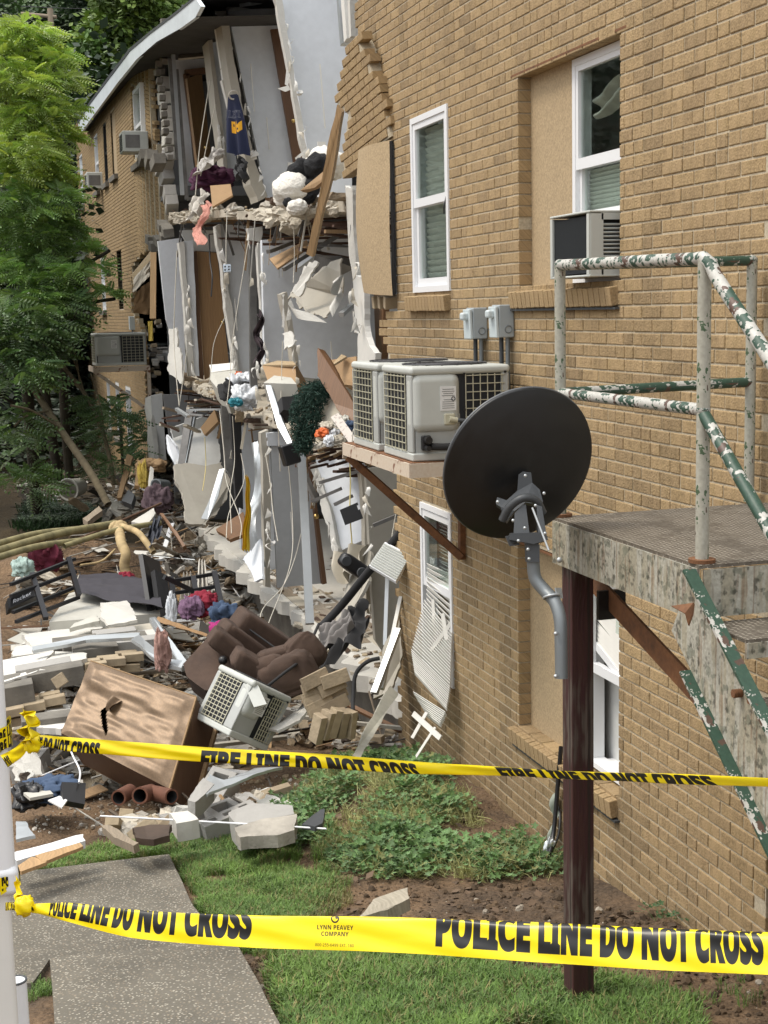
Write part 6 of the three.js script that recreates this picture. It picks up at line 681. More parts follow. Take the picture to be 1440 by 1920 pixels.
// --- individual boards, strips and panels one can tell apart
const SB = [
  ['plank', 'pine plank leaning on the heap at the foot of the far wing', [[220, 934, 23.4], [228, 932, 23.4], [250, 856, 24], [238, 850, 24]], 0.08, M.oldPine], ['plank', 'short pine board standing in the heap right of the leaning plank', [[252, 910, 23], [262, 912, 23], [270, 866, 23.4], [258, 862, 23.4]], 0.08, M.pine], ['wallboard_strip', 'narrow white strip standing in the heap by the far wing', [[276, 950, 22], [282, 952, 22], [288, 878, 22.6], [282, 874, 22.6]], 0.04, M.cmuWhite], ['wallboard_piece', 'bright white sheet lying on top of the heap', [[246, 978, 20.5], [288, 952, 21], [292, 962, 20.8], [276, 984, 20.3]], 0.04, M.cmuWhite],
  ['metal_tray', 'dark grey metal tray standing in the heap by the far wing', [[228, 938, 22.5], [240, 918, 22.8], [252, 926, 22.6], [246, 946, 22.3]], 0.1, M.darkGrey], ['plank', 'reddish board slanting down right of the heap', [[299, 962, 19.5], [306, 962, 19.5], [348, 1022, 18.6], [342, 1026, 18.6]], 0.06, M.walnut], ['plank', 'grey weathered board lying across the fallen trunks', [[155, 972, 20], [185, 948, 20.6], [192, 956, 20.4], [164, 978, 19.8]], 0.08, M.woodGrey], ['wood_panel', 'brown wood-grain panel behind the yellow cloth', [[405, 992, 17.8], [455, 960, 18.2], [462, 1000, 17], [430, 1012, 17]], 0.04, M.walnut],
  ['plank', 'orange-brown strip of wood pointing at the recliner', [[292, 1162, 13], [296, 1156, 13], [396, 1192, 12], [394, 1198, 12]], 0.04, M.oakDoor], ['steel_channel', 'grey steel channel slanting left of the recliner', [[280, 1158, 12.6], [290, 1156, 12.7], [352, 1244, 11.6], [340, 1250, 11.6]], 0.05, M.galv], ['steel_channel', 'bent galvanised strip below the slanting steel channel', [[246, 1198, 12.2], [262, 1190, 12.4], [312, 1234, 11.7], [342, 1238, 11.5], [340, 1252, 11.4], [300, 1242, 11.6]], 0.03, M.galv], ['steel_channel', 'long pale steel channel on top of the toppled wall', [[60, 1212, 12.6], [160, 1192, 12.9], [262, 1186, 12.7], [262, 1194, 12.6], [160, 1200, 12.8], [62, 1220, 12.5]], 0.03, M.galv],
  ['painted_board', 'long cream board leaning from the rubble to the wall corner', [[732, 1285, 10.9], [747, 1300, 10.9], [676, 1422, 9.9], [661, 1416, 9.9]], 0.03, mat(0.5, 0.5, 0.44, { map: T.grime, rough: 0.8 })], ['metal_flashing', 'bent strip of pale flashing lying beside the chest', [[378, 1470, 9.5], [392, 1450, 9.7], [420, 1462, 9.6], [478, 1440, 9.8], [530, 1438, 9.9], [476, 1452, 9.7], [424, 1474, 9.5], [388, 1490, 9.3]], 0.02, M.galv], ['block_slab', 'grey broken slab end beneath the bent flashing', [[352, 1500, 9.2], [382, 1458, 9.6], [402, 1470, 9.5], [366, 1504, 9.15]], 0.12, M.cmu], ['window_frame_strip', 'white aluminium strip lying on the lawn edge at the left', [[20, 1600, 8.3], [156, 1564, 8.6], [160, 1576, 8.5], [24, 1616, 8.2]], 0.05, M.plasticWhite], ['plywood_piece', 'pale plywood offcut below the white aluminium strip', [[66, 1604, 8.2], [150, 1580, 8.4], [156, 1586, 8.35], [80, 1616, 8.1]], 0.02, M.pine], ['plywood_piece', 'cream plywood corner beside the walkway at the left', [[26, 1628, 8], [60, 1606, 8.2], [88, 1616, 8.1], [40, 1634, 7.95]], 0.02, M.pine], ['metal_sheet', 'blue-grey sheet of metal lying behind the canopy leg', [[30, 1540, 8.8], [48, 1540, 8.8], [66, 1566, 8.5], [30, 1574, 8.5]], 0.02, M.galv], ['plank', 'splintered weathered plank in the lower rubble row', [[190, 1548, 8.8], [202, 1546, 8.8], [260, 1580, 8.4], [250, 1586, 8.35], [214, 1570, 8.55]], 0.05, M.woodGrey],
  ['paving_piece', 'broken grey concrete slab in the lower rubble row', [[428, 1524, 8.9], [470, 1506, 9.1], [548, 1510, 8.9], [552, 1526, 8.75], [500, 1536, 8.7], [446, 1548, 8.65]], 0.16, M.cmu], ['paving_piece', 'tan underside of broken concrete beside the grey slab', [[440, 1552, 8.55], [500, 1534, 8.65], [556, 1526, 8.7], [552, 1556, 8.45], [520, 1566, 8.4], [450, 1570, 8.4]], 0.08, M.concGrey], ['paving_piece', 'white block face tilted in the lower rubble row', [[316, 1524, 8.9], [352, 1520, 8.9], [372, 1536, 8.75], [330, 1544, 8.7]], 0.12, M.cmuWhite], ['metal_sheet', 'dark scorched panel in the lower rubble row', [[248, 1552, 8.7], [282, 1546, 8.8], [322, 1546, 8.7], [318, 1566, 8.5], [288, 1574, 8.45], [254, 1570, 8.5]], 0.04, mat(0.07, 0.045, 0.03, { map: T.grime, rough: 0.7 })], ['stone_slab', 'pale flat stone lying in the bare soil', [[672, 1720, 6.75], [700, 1686, 7], [764, 1664, 7.1], [768, 1684, 6.95], [726, 1706, 6.85]], 0.06, mat(0.42, 0.39, 0.32, { map: T.wood, bump: T.grain, bs: 0.003, rough: 0.95 })], ['dark_slab', 'dark slate piece at the end of the lower rubble row', [[566, 1546, 8.5], [600, 1518, 8.8], [608, 1516, 8.8], [604, 1544, 8.5], [590, 1550, 8.45]], 0.03, M.darkGrey],
  ['wallboard_piece', 'white torn sheet curving under the recliner', [[500, 1366, 10.5], [560, 1330, 10.8], [596, 1276, 11.2], [610, 1262, 11.3], [604, 1300, 10.9], [562, 1350, 10.5], [520, 1370, 10.3]], 0.02, M.cmuWhite], ['wood_panel', 'walnut board tilted against the middle floor', [[596, 652, 13.2], [604, 655, 13.1], [672, 772, 12.7], [672, 792, 12.6], [650, 798, 12.7], [595, 705, 13.1]], 0.04, M.walnut], ['wallboard_piece', 'beige offcut between carton and tilted walnut board', [[602, 770, 13], [620, 740, 13.1], [648, 800, 12.8], [640, 826, 12.7], [600, 806, 13]], 0.03, M.paper],
];
for (const [n, l, P, th, m] of SB) board(n, l, { plank: 'plank', steel_channel: 'metal strip', stone_slab: 'stone' }[n] || n.replace(/_/g, ' '), P, th, m, 0.006);
one('timber_beam', 'long splintered wooden stud slanting down across the break', 'plank', slab(torn(A([[632, 196, 12.2], [641, 210, 12.2], [622, 330, 12.4], [586, 482, 12.7], [574, 476, 12.7], [606, 320, 12.4]]), 0.008, 0.2), 0.09), M.pine); one('timber_beam', 'short board crossing the slanting wooden stud', 'plank', slab(A([[563, 357, 12.9], [608, 320, 12.6], [616, 330, 12.5], [590, 352, 12.7], [568, 360, 12.9]]), 0.04), M.oldPine);
one('rod', 'thin white rod lying along the lower rubble row', 'rod', tube(A([[188, 1530, 8.9], [340, 1538, 8.8], [480, 1546, 8.6], [612, 1554, 8.45]]), 0.006, 8), M.plasticWhite); one('rod', 'long dark bar lying across the heap by the far wing', 'rod', pole(along(145, 1012, 19), along(302, 944, 20.5), 0.018), M.woodDark);
one('pipe_run', 'thick black pipe slanting out of the ground floor', 'pipe', tube(A([[752, 998, 11.4], [712, 1046, 11.6], [672, 1096, 11.8], [636, 1140, 12], [598, 1180, 12]]), 0.035, 10), M.blackMatt); one('pipe_run', 'curved black hose dropping into the brick rubble', 'hose', tube(A([[712, 1234, 10.6], [690, 1240, 10.6], [668, 1262, 10.6], [662, 1310, 10.5], [658, 1340, 10.3], [620, 1372, 10.1], [588, 1392, 9.9]]), 0.016, 10), M.blackMatt);
{ const t = thing('louvred_panel', 'white louvred grille panel hanging beside the wall corner', 'vent'); const P = A([[692, 1060, 11.3], [722, 1016, 11.5], [770, 1040, 11.3], [742, 1090, 11.1]]); mesh('panel', slab(P, 0.03), M.plasticWhite, t); for (let k = 1; k < 12; k++) mesh('louvre', bar(P[0].clone().lerp(P[1], k / 12).addScaledVector(F3, -0.02), P[3].clone().lerp(P[2], k / 12).addScaledVector(F3, -0.02), 0.012, 0.012), M.acWhite, t); }
{ const t = thing('stereo', 'black portable stereo wedged in the ground-floor opening', 'stereo'); const b = mesh('case', puff(0.3, 0.13, 0.14, 0.5, 0, 1, 28, 20), M.black, t); pose(b, 664, 1062, 12.2, 0, 0.3, -0.6); for (const [x, y] of [[650, 1052], [679, 1074]]) pose(mesh('speaker', cyl(0.042, 0.046, 0.02, 0, 0, 0, Math.PI / 2), M.darkGrey, t), x, y, 12.1, 0.1, 0.3, 0); }
{ const t = thing('router_box', 'flat black box hanging from a yellow cable', 'box'); mesh('case', slab(A([[637, 956, 12.5], [670, 942, 12.5], [681, 972, 12.5], [647, 985, 12.5]]), 0.05), M.black, t); mesh('sticker', slab(A([[669, 948, 12.48], [673, 947, 12.48], [676, 954, 12.48], [672, 956, 12.48]]), 0.003), M.white, t); }
{ const t = thing('wall_switch', 'pale blue switch box dangling on a wire in the middle storey', 'switch'); mesh('plate', slab(A([[418, 496, 17.4], [432, 495, 17.4], [433, 509, 17.4], [419, 510, 17.4]]), 0.06), mat(0.5, 0.58, 0.66, { rough: 0.5 }), t); for (const [x, y] of [[422, 500], [429, 500], [422, 506], [429, 505]]) mesh('socket', at(new THREE.SphereGeometry(0.012, 8, 6), ...along(x, y, 17.36).toArray()), M.darkGrey, t); }
// --- hanging duct, lamp stands and similar long things in the break
{ const t = thing('floor_fan', 'grey channel with black motor boxes hanging from the middle floor', 'metal frame'); mesh('channel', slab(A([[498, 722, 14], [508, 722, 14], [530, 790, 13.7], [553, 840, 13.5], [546, 846, 13.5], [520, 800, 13.7]]), 0.08), M.galv, t); mesh('motor', pose(mesh('x', rbx(0.16, 0.2, 0.14, 0.02, 0, 0, 0), M.black, t), 543, 852, 13.4, 0, 0.3, 0.3).geometry, M.black, t); t.children[1].removeFromParent(); pose(t.children[1], 543, 852, 13.4, 0, 0.3, 0.3); const c = mesh('hood', slab(A([[494, 718, 14.2], [514, 704, 14.4], [546, 708, 14.2], [556, 720, 14]]), 0.2), M.quilt, t); }
one('black_bin', 'black box sitting in the middle-floor junk', 'box', pose(new THREE.Object3D(), 0, 0, 1) && slab(A([[528, 744, 13.8], [556, 742, 13.9], [557, 772, 13.8], [531, 768, 13.7]]), 0.2), M.blackMatt);
// --- soft goods
const cloth = (name, label, cat, P, m, f, nu = 24, nv = 24) => one(name, label, cat, sheet(...A(P), nu, nv, f || ((u, v) => [0.12 * fbm(u * 5 + P[0][0], v * 5, 3, 6) + 0.03 * Math.sin(u * 16 + v * 5), 0.05 * Math.sin(u * 9), 0.04 * Math.sin(v * 11)])), m);
const heap = (name, label, cat, px, py, d, w, h, dp, m, s) => one(name, label, cat, puff(w, h, dp, 0.8, 0.6, s, 60, 44).applyMatrix4(new THREE.Matrix4().makeTranslation(...along(px, py, d).toArray())), m);
{ // T-shirt on a hanger
  const t = thing('t_shirt', 'navy T-shirt with gold print hanging in the top-storey closet', 'shirt'); const cv = document.createElement('canvas'); cv.width = 256; cv.height = 512; const x = cv.getContext('2d'); x.fillStyle = '#161d38'; x.fillRect(0, 0, 256, 512); x.strokeStyle = '#6f7076'; x.lineWidth = 3; x.font = 'bold 84px serif'; x.save(); x.translate(40, 200); x.scale(0.8, 1); x.strokeText('LETT', 0, 0); x.restore(); x.fillStyle = '#d29a22'; for (const P of [[[70, 230], [110, 230], [110, 330], [70, 330]], [[120, 250], [150, 228], [160, 270], [190, 240], [214, 222], [206, 300], [170, 332], [128, 318]]]) { x.beginPath(); P.forEach(([a, b], i) => i ? x.lineTo(a, b) : x.moveTo(a, b)); x.fill(); } x.fillStyle = '#161d38'; x.beginPath(); x.arc(164, 300, 10, 0, 7); x.fill(); x.fillRect(84, 252, 12, 22);
    const tx = new THREE.CanvasTexture(cv); tx.colorSpace = THREE.SRGBColorSpace; const g = sheet(along(428, 178, 18.6), along(446, 176, 18.5), along(467, 290, 18.4), along(426, 288, 18.5), 24, 40, (u, v) => [0.05 * Math.sin(u * 12) * v, 0, 0.05 * Math.sin(v * 3) * (u - 0.5)]); const uv = g.attributes.uv; let mx = 0, my = 0; for (let i = 0; i < uv.count; i++) { mx = Math.max(mx, uv.getX(i)); my = Math.max(my, uv.getY(i)); } for (let i = 0; i < uv.count; i++) uv.setXY(i, uv.getX(i) / mx, uv.getY(i) / my); mesh('body', g, mat(1, 1, 1, { map: tx, rough: 0.9 }), t); mesh('sleeve', sheet(along(429, 184, 18.6), along(433, 180, 18.6), along(432, 226, 18.6), along(424, 226, 18.6), 6, 10, null), M.navy, t); mesh('back_layer', sheet(along(440, 190, 18.8), along(450, 190, 18.7), along(470, 286, 18.6), along(440, 292, 18.7), 6, 10, null), M.navy, t); mesh('collar', at(new THREE.TorusGeometry(0.06, 0.012, 6, 16), ...along(438, 178, 18.5).toArray(), 0.6), M.whiteCloth, t); }
heap('cushion', 'plum cushion on the top-storey floor', 'cushion', 396, 334, 20.4, 0.55, 0.3, 0.4, M.purple, 3); cloth('blanket', 'flowered pale blanket over the plum cushion', 'blanket', [[388, 300, 20.3], [424, 284, 20.1], [420, 300, 19.8], [368, 338, 20]], mat(0.5, 0.48, 0.45, { map: T.fleck, rough: 0.95 })); cloth('shirt', 'white striped shirt hanging over the top-floor edge', 'shirt', [[374, 370, 19.6], [395, 362, 19.4], [386, 400, 19.2], [356, 416, 19.4]], M.whiteCloth); cloth('foam_strip', 'strip of pink insulation dangling from the top floor', 'insulation', [[382, 388, 19.2], [398, 380, 19], [386, 464, 18.9], [366, 466, 19]], M.pinkFoam, (u, v) => [0.1 * fbm(u * 6, v * 9, 3, 3), 0, 0.1 * Math.sin(v * 8)]); board('cardboard_piece', 'cardboard sheet standing on the top-floor edge', 'cardboard', [[394, 348, 19], [432, 345, 19], [436, 366, 18.8], [398, 388, 18.8]], 0.03, M.cardboard); cloth('garment', 'black garment hanging low in the closet', 'clothing', [[452, 306, 18.3], [464, 300, 18.2], [470, 340, 18], [450, 334, 18.2]], M.blackMatt);
{ // plush panda, face down over the edge
  const t = thing('plush_panda', 'large black and white plush panda slumped over the top-floor edge', 'plush toy'); const q = (n, w, h, d, px, py, dd, rz, m, s) => pose(mesh(n, puff(w * 1.08, h * 0.92, d, 0.9, 0.19, s, 40, 30), m, t), px, py, dd, 0, 0, rz);
  q('rump', 0.36, 0.32, 0.34, 612, 306, 14.2, -0.4, M.pandaW, 2); q('leg', 0.26, 0.28, 0.28, 595, 314, 14, 0.6, M.pandaB, 4); q('back', 0.42, 0.38, 0.38, 574, 334, 14.3, 0.7, M.pandaW, 3); q('shoulder', 0.34, 0.3, 0.34, 562, 330, 14.1, 0.9, M.pandaB, 5); q('arm', 0.26, 0.22, 0.24, 576, 360, 14, 0.7, M.pandaB, 6); q('head', 0.34, 0.36, 0.34, 546, 358, 14, 0.4, M.pandaW, 7); q('ear', 0.1, 0.12, 0.1, 526, 364, 14.1, 0.3, M.pandaB, 8); q('eye_patch', 0.09, 0.1, 0.07, 540, 380, 13.85, 0.3, M.pandaB, 9); q('muzzle', 0.18, 0.16, 0.16, 557, 389, 13.8, 0.2, M.pandaW, 10); q('foot', 0.16, 0.2, 0.16, 634, 304, 14.2, 0.3, M.pandaW, 11);
}
{ const t = thing('storage_box', 'white plastic storage box tipped on the middle floor', 'box'); mesh('body', slab(A([[394, 690, 19.8], [440, 684, 19.6], [446, 726, 18.8], [424, 748, 18.4], [394, 712, 19.4]]), 0.3), M.quilt, t); mesh('lid', slab(A([[392, 684, 19.8], [436, 680, 19.6], [440, 692, 19.4], [396, 698, 19.6]]), 0.34), M.whiteDirty, t); }
heap('plastic_bag', 'white plastic bag upper one beside the storage box', 'bag', 452, 718, 18, 0.34, 0.24, 0.3, M.bag, 12); heap('plastic_bag', 'crumpled white bag hanging over the middle-floor edge', 'bag', 458, 744, 17.6, 0.3, 0.28, 0.3, M.bag, 13); heap('bin_bag', 'black bag between the white bags on the middle floor', 'bag', 440, 734, 17.9, 0.36, 0.26, 0.3, M.blackMatt, 14); heap('dish_cloth', 'teal cloth on the middle-floor edge', 'cloth', 442, 754, 17.4, 0.14, 0.1, 0.12, M.teal, 15); heap('ball', 'orange ball behind the white plastic bag', 'ball', 447, 704, 18.2, 0.09, 0.09, 0.09, M.orange, 1);
{ const t = thing('cardboard_carton', 'open brown carton on the middle floor, left of the artificial tree', 'carton'); mesh('front', slab(A([[492, 686, 15.4], [554, 680, 15.2], [556, 734, 14.9], [510, 738, 15]]), 0.3), M.cardboard, t); mesh('flap', slab(A([[492, 684, 15.4], [520, 676, 15.6], [556, 678, 15.2], [554, 684, 15.1]]), 0.02), M.beige, t); }
{ const t = thing('cardboard_carton', 'brown carton behind the tilted walnut board', 'carton'); mesh('front', slab(A([[612, 676, 13.8], [668, 668, 13.5], [668, 724, 13.3], [640, 720, 13.5]]), 0.3), M.cardboard, t); mesh('flap', slab(A([[618, 688, 13.4], [650, 668, 13.5], [640, 664, 13.6]]), 0.02), M.beige, t); }
cloth('dress', 'dark patterned garment hanging in the narrow gap', 'clothing', [[483, 590, 16.7], [491, 588, 16.7], [495, 680, 16.6], [482, 680, 16.6]], mat(0.05, 0.035, 0.04, { map: T.fleck, rough: 0.9 }));
cloth('yellow_cloth', 'long yellow cloth hanging in the ground-floor opening', 'cloth', [[460, 894, 16.6], [466, 892, 16.6], [468, 1032, 16.2], [456, 1030, 16.2]], M.yellowCloth, (u, v) => [0.05 * Math.sin(u * 14 + v * 3), 0, 0.025 * Math.sin(v * 4) + 0.008 * Math.sin(v * 15)], 14, 40);
cloth('rug', 'crumpled grey blanket hanging off the ground-floor slab', 'blanket', [[604, 1190, 11.9], [660, 1156, 12], [668, 1180, 11.6], [606, 1236, 11.4]], mat(0.28, 0.27, 0.27, { map: T.grime, rough: 0.95 }), (u, v) => [0.1 * Math.sin(v * 20 + u * 6) * 0.5 + 0.08 * fbm(u * 6, v * 6, 2, 3), 0, 0], 40, 40); cloth('tarpaulin', 'dark plastic sheeting under the grey blanket', 'sheeting', [[640, 1180, 12], [690, 1130, 12.2], [700, 1190, 11.6], [610, 1262, 11.2]], M.blackMatt);
cloth('rag', 'white rag hanging below the ground-floor slab, left one', 'rag', [[344, 1078, 17], [360, 1076, 17], [356, 1130, 16.6], [336, 1134, 16.6]], M.whiteCloth, (u, v) => [0.05 * Math.sin(u * 16), 0, 0]); cloth('rag', 'white rag hanging below the ground-floor slab, right one', 'rag', [[372, 1052, 17], [386, 1056, 17], [398, 1134, 16.4], [368, 1136, 16.4]], M.whiteCloth, (u, v) => [0.05 * Math.sin(u * 18), 0, 0]);
heap('red_garment', 'red garment on the pile behind the recliner', 'clothing', 384, 1132, 14.8, 0.3, 0.22, 0.3, M.red, 21); heap('lilac_garment', 'lilac garment beside the red one', 'clothing', 360, 1140, 14.6, 0.22, 0.2, 0.2, mat(0.16, 0.09, 0.15, { rough: 0.95 }), 22); heap('jeans_roll', 'rolled blue jeans on the pile behind the recliner', 'jeans', 418, 1152, 14, 0.26, 0.2, 0.2, M.denim, 23); heap('magenta_garment', 'magenta garment near the rolled jeans', 'clothing', 422, 1178, 13.2, 0.26, 0.12, 0.2, M.magenta, 24); heap('burgundy_garment', 'burgundy garment heaped on the bank at the left', 'clothing', 88, 1046, 17, 0.34, 0.28, 0.3, M.burgundy, 25); heap('red_ball', 'red cloth ball at the tip of the peeled root', 'cloth', 237, 1084, 16.9, 0.17, 0.15, 0.15, M.red, 26); heap('plastic_bag', 'pale green bag by the burgundy garment', 'bag', 40, 1064, 16, 0.22, 0.2, 0.2, mat(0.3, 0.4, 0.36, { rough: 0.5 }), 27); heap('insulation_clump', 'dirty pink insulation clump on the toppled wall', 'insulation', 304, 1220, 11.5, 0.12, 0.3, 0.12, mat(0.4, 0.24, 0.2, { bump: T.grain, bs: 0.01, rough: 1 }), 28); heap('insulation_clump', 'yellow insulation stuffed in the heap by the far wing', 'insulation', 268, 890, 22.9, 0.15, 0.4, 0.2, M.yellowFoam, 29); heap('burlap', 'brown ragged insulation topping the heap by the far wing', 'insulation', 285, 872, 23, 0.42, 0.2, 0.3, M.oldPine, 30); heap('jacket', 'dark mauve jacket in the heap by the far wing', 'clothing', 296, 936, 21.4, 0.4, 0.36, 0.3, mat(0.09, 0.06, 0.07, { rough: 0.95 }), 31); heap('denim', 'blue jeans under a tray at the left foot of the rubble', 'jeans', 92, 1480, 10, 0.36, 0.13, 0.3, M.denim, 32); heap('leather_bag', 'black bag at the left foot of the rubble', 'bag', 56, 1492, 9.9, 0.22, 0.16, 0.2, M.black, 33); heap('bottle_bag', 'white crumpled bottle bag below the television', 'bag', 322, 1146, 14.3, 0.1, 0.3, 0.1, M.bag, 34); cloth('trousers', 'dark patterned trousers hanging over the broken foundation', 'clothing', [[276, 996, 17.6], [298, 972, 18], [300, 1010, 17.4], [280, 1030, 17.2]], mat(0.05, 0.055, 0.07, { map: T.fleck, rough: 0.95 }));
{ const t = thing('speaker_cylinder', 'small grey cylindrical speaker on the heap', 'speaker'); const a = along(292, 908, 21.5), b = along(311, 910, 22); mesh('body', pole(a, b, 0.085, 0.085, 20), M.pipeGrey, t); mesh('grille', pole(a.clone().addScaledVector(b.clone().sub(a), -0.02), a, 0.065, 0.065, 20), M.black, t); }
{ const t = thing('bucket', 'white plastic bucket lying on the forest floor', 'bucket'); const a = along(128, 918, 25), b = along(150, 912, 25.4); mesh('body', pole(a, b, 0.19, 0.15, 24), M.quilt, t); mesh('inside', pole(a.clone().addScaledVector(b.clone().sub(a), -0.01), a, 0.16, 0.16, 24), M.cmuDark, t); mesh('rim', at(new THREE.TorusGeometry(0.19, 0.015, 6, 24).applyQuaternion(new THREE.Quaternion().setFromUnitVectors(V(0, 0, 1), b.clone().sub(a).normalize())), a.x, a.y, a.z), M.whiteDirty, t); }
{ const t = thing('flat_screen', 'small black panel with a white lead at the foot of the chest', 'screen'); mesh('panel', slab(A([[116, 1466, 9.7], [161, 1468, 9.8], [159, 1508, 9.55], [118, 1500, 9.5]]), 0.04), M.black, t); mesh('lead', tube(A([[148, 1468, 9.7], [150, 1446, 9.9], [138, 1420, 10.1], [122, 1390, 10.3], [98, 1382, 10.4], [78, 1390, 10.5]]), 0.007, 8), M.plasticWhite, t); }
board('tray', 'pale tray lying on the blue jeans', 'tray', [[44, 1486, 9.8], [92, 1480, 9.9], [100, 1488, 9.75], [56, 1496, 9.65]], 0.02, M.quilt); board('magazine', 'open magazine beside the black panel', 'magazine', [[90, 1500, 9.5], [112, 1492, 9.6], [126, 1500, 9.5], [116, 1514, 9.4]], 0.01, M.acLabel);
[[[222, 1496, 9.9], [244, 1484, 10.1], 0.055, 'left one of three clay pipes under the chest'], [[262, 1492, 9.9], [290, 1484, 10.2], 0.06, 'middle one of three clay pipes under the chest'], [[322, 1494, 9.9], [284, 1486, 10.1], 0.055, 'right one of three clay pipes under the chest']].forEach(([a, b, r, l]) => { const t = thing('clay_pipe', l, 'pipe'), p = along(...a), q = along(...b); mesh('tube', new THREE.TubeGeometry(new THREE.LineCurve3(p, q), 4, r, 20), M.clay, t); mesh('inner_wall', new THREE.TubeGeometry(new THREE.LineCurve3(p.clone().lerp(q, 0.01), q), 4, r * 0.78, 20), M.blackMatt, t); const dir = q.clone().sub(p).normalize(); mesh('lip', new THREE.RingGeometry(r * 0.78, r, 24).applyQuaternion(new THREE.Quaternion().setFromUnitVectors(V(0, 0, 1), dir)).translate(p.x, p.y, p.z), M.clay, t); });
{ // artificial Christmas tree hanging over the edge
  const t = thing('artificial_tree', 'dark green artificial tree hanging from the middle floor', 'artificial tree'); mesh('pole', tube(A([[605, 720, 13.2], [585, 740, 13.1], [572, 790, 13], [568, 840, 12.9]]), 0.02), M.barkDark, t); const mts = [], ax = A([[610, 722, 13.2], [588, 738, 13.1], [574, 785, 13], [569, 842, 12.9]]), cv = new THREE.CatmullRomCurve3(ax), ng = new THREE.ConeGeometry(0.004, 0.07, 3); for (let i = 0; i < 3600; i++) { const s = rnd(), p = cv.getPoint(s), w = 0.05 + 0.12 * Math.sin(Math.PI * Math.min(1, s * 0.8 + 0.15)); const a = rnd() * 6.28, r = w * Math.sqrt(rnd()); p.add(V(Math.cos(a) * r, rr(-0.05, 0.05), Math.sin(a) * r)); mts.push(M4(p.x, p.y, p.z, rr(-2, 2), rnd() * 6, rr(-2, 2), rr(0.8, 1.5))); } stuff(instanced('needles', ng, mat(0.012, 0.045, 0.03, { rough: 0.8 }), mts, null, t)); }
{ const jm = [M.paper, M.bag, M.quilt, M.cardboard, M.orange, M.denim], names = ['papers', 'crumpled bag', 'box lid', 'carton scrap', 'toy', 'cloth']; [[612, 800], [626, 812], [640, 790], [652, 816], [604, 812], [660, 800], [634, 826], [618, 826]].forEach(([x, y], i) => heap('household_item', ['pile of pale papers', 'clear crumpled bag', 'cream box lid', 'torn brown carton scrap', 'small orange toy', 'folded blue cloth', 'white paper bundle', 'grey plastic wrap'][i] + ' at the end of the middle floor', 'belongings', x, y, 12.75 - i * 0.02, rr(0.08, 0.15), rr(0.05, 0.1), 0.12, jm[i % 6], 40 + i)); }
board('painting', 'pale flowered panel leaning at the end of the middle floor', 'panel', [[620, 782, 12.6], [634, 774, 12.6], [668, 822, 12.3], [656, 832, 12.3]], 0.04, mat(0.5, 0.45, 0.4, { map: T.fleck, rough: 0.6 }));
// --- blind hanging out of the narrow lower window
{
  const t = thing('window_blind', 'bent white blind hanging out of the narrow lower window', 'blind'), row = (a, b, n) => { for (let i = 0; i < n; i++) { const s = i / (n - 1), l = along(lerp(a[0], b[0], s), lerp(a[1], b[1], s), lerp(a[4], b[4], s)), r = along(lerp(a[2], b[2], s), lerp(a[3], b[3], s), lerp(a[5], b[5], s)); const o = mesh('slat', bar(l, r, 0.004, 0.034, V(-0.35 + rr(-0.08, 0.08), 0.9, 0.2)), M.whiteDirty, t); } };
  row([796, 1128, 848, 1190, 10.65, 10.2], [772, 1220, 844, 1290, 10.55, 10.15], 18); row([772, 1224, 844, 1294, 10.55, 10.15], [778, 1262, 838, 1330, 10.5, 10.1], 10); row([776, 1300, 836, 1338, 10.5, 10.1], [800, 1340, 826, 1360, 10.45, 10.15], 8); row([802, 1060, 846, 1080, 10.7, 10.3], [800, 1124, 848, 1176, 10.66, 10.22], 9);
  for (const [a, b, w] of [[[775, 1338, 10.4], [826, 1384, 10.1], 0.04], [[800, 1336, 10.35], [773, 1384, 10.3], 0.025], [[816, 1364, 10.2], [776, 1426, 10.1], 0.018], [[808, 1220, 10.4], [852, 1160, 10.2], 0.03], [[812, 1124, 10.5], [816, 1204, 10.45], 0.025], [[830, 1150, 10.3], [838, 1200, 10.25], 0.03]]) mesh('bent_slat', bar(along(...a), along(...b), w, 0.012, V(-0.6, 0.3, 0.6)), M.whiteDirty, t);
}
{ const t = thing('cable_bundle', 'black cables with foil hanging down the wall beside the timber post', 'cable'); mesh('cable', tube([onX(1052, 1400, -0.03), onX(1046, 1470, -0.05), onX(1038, 1560, -0.1), onX(1030, 1600, -0.16), onX(1004, 1640, -0.22)], 0.014, 8), M.black, t); mesh('cable', tube([onX(1044, 1500, -0.03), onX(1050, 1530, -0.06), onX(1046, 1570, -0.1), onX(1026, 1610, -0.16)], 0.007, 8), M.black, t); mesh('wrap', puff(0.06, 0.24, 0.06, 0.8, 0.4, 3).applyMatrix4(M4(...onX(1016, 1622, -0.19).toArray(), 0, 0, -0.5)), M.black, t); mesh('foil', puff(0.05, 0.09, 0.04, 0.8, 0.6, 5).applyMatrix4(M4(...onX(1030, 1586, -0.15).toArray(), 0, 0, -0.4)), M.galv, t); mesh('torn_cover', sheet(onX(1036, 1490, -0.03), onX(1048, 1480, -0.02), onX(1042, 1560, -0.04), onX(1030, 1580, -0.05), 4, 10, (u, v) => [0.02 * Math.sin(v * 9), 0, 0]), mat(0.3, 0.33, 0.28, { rough: 0.6 }), t); }
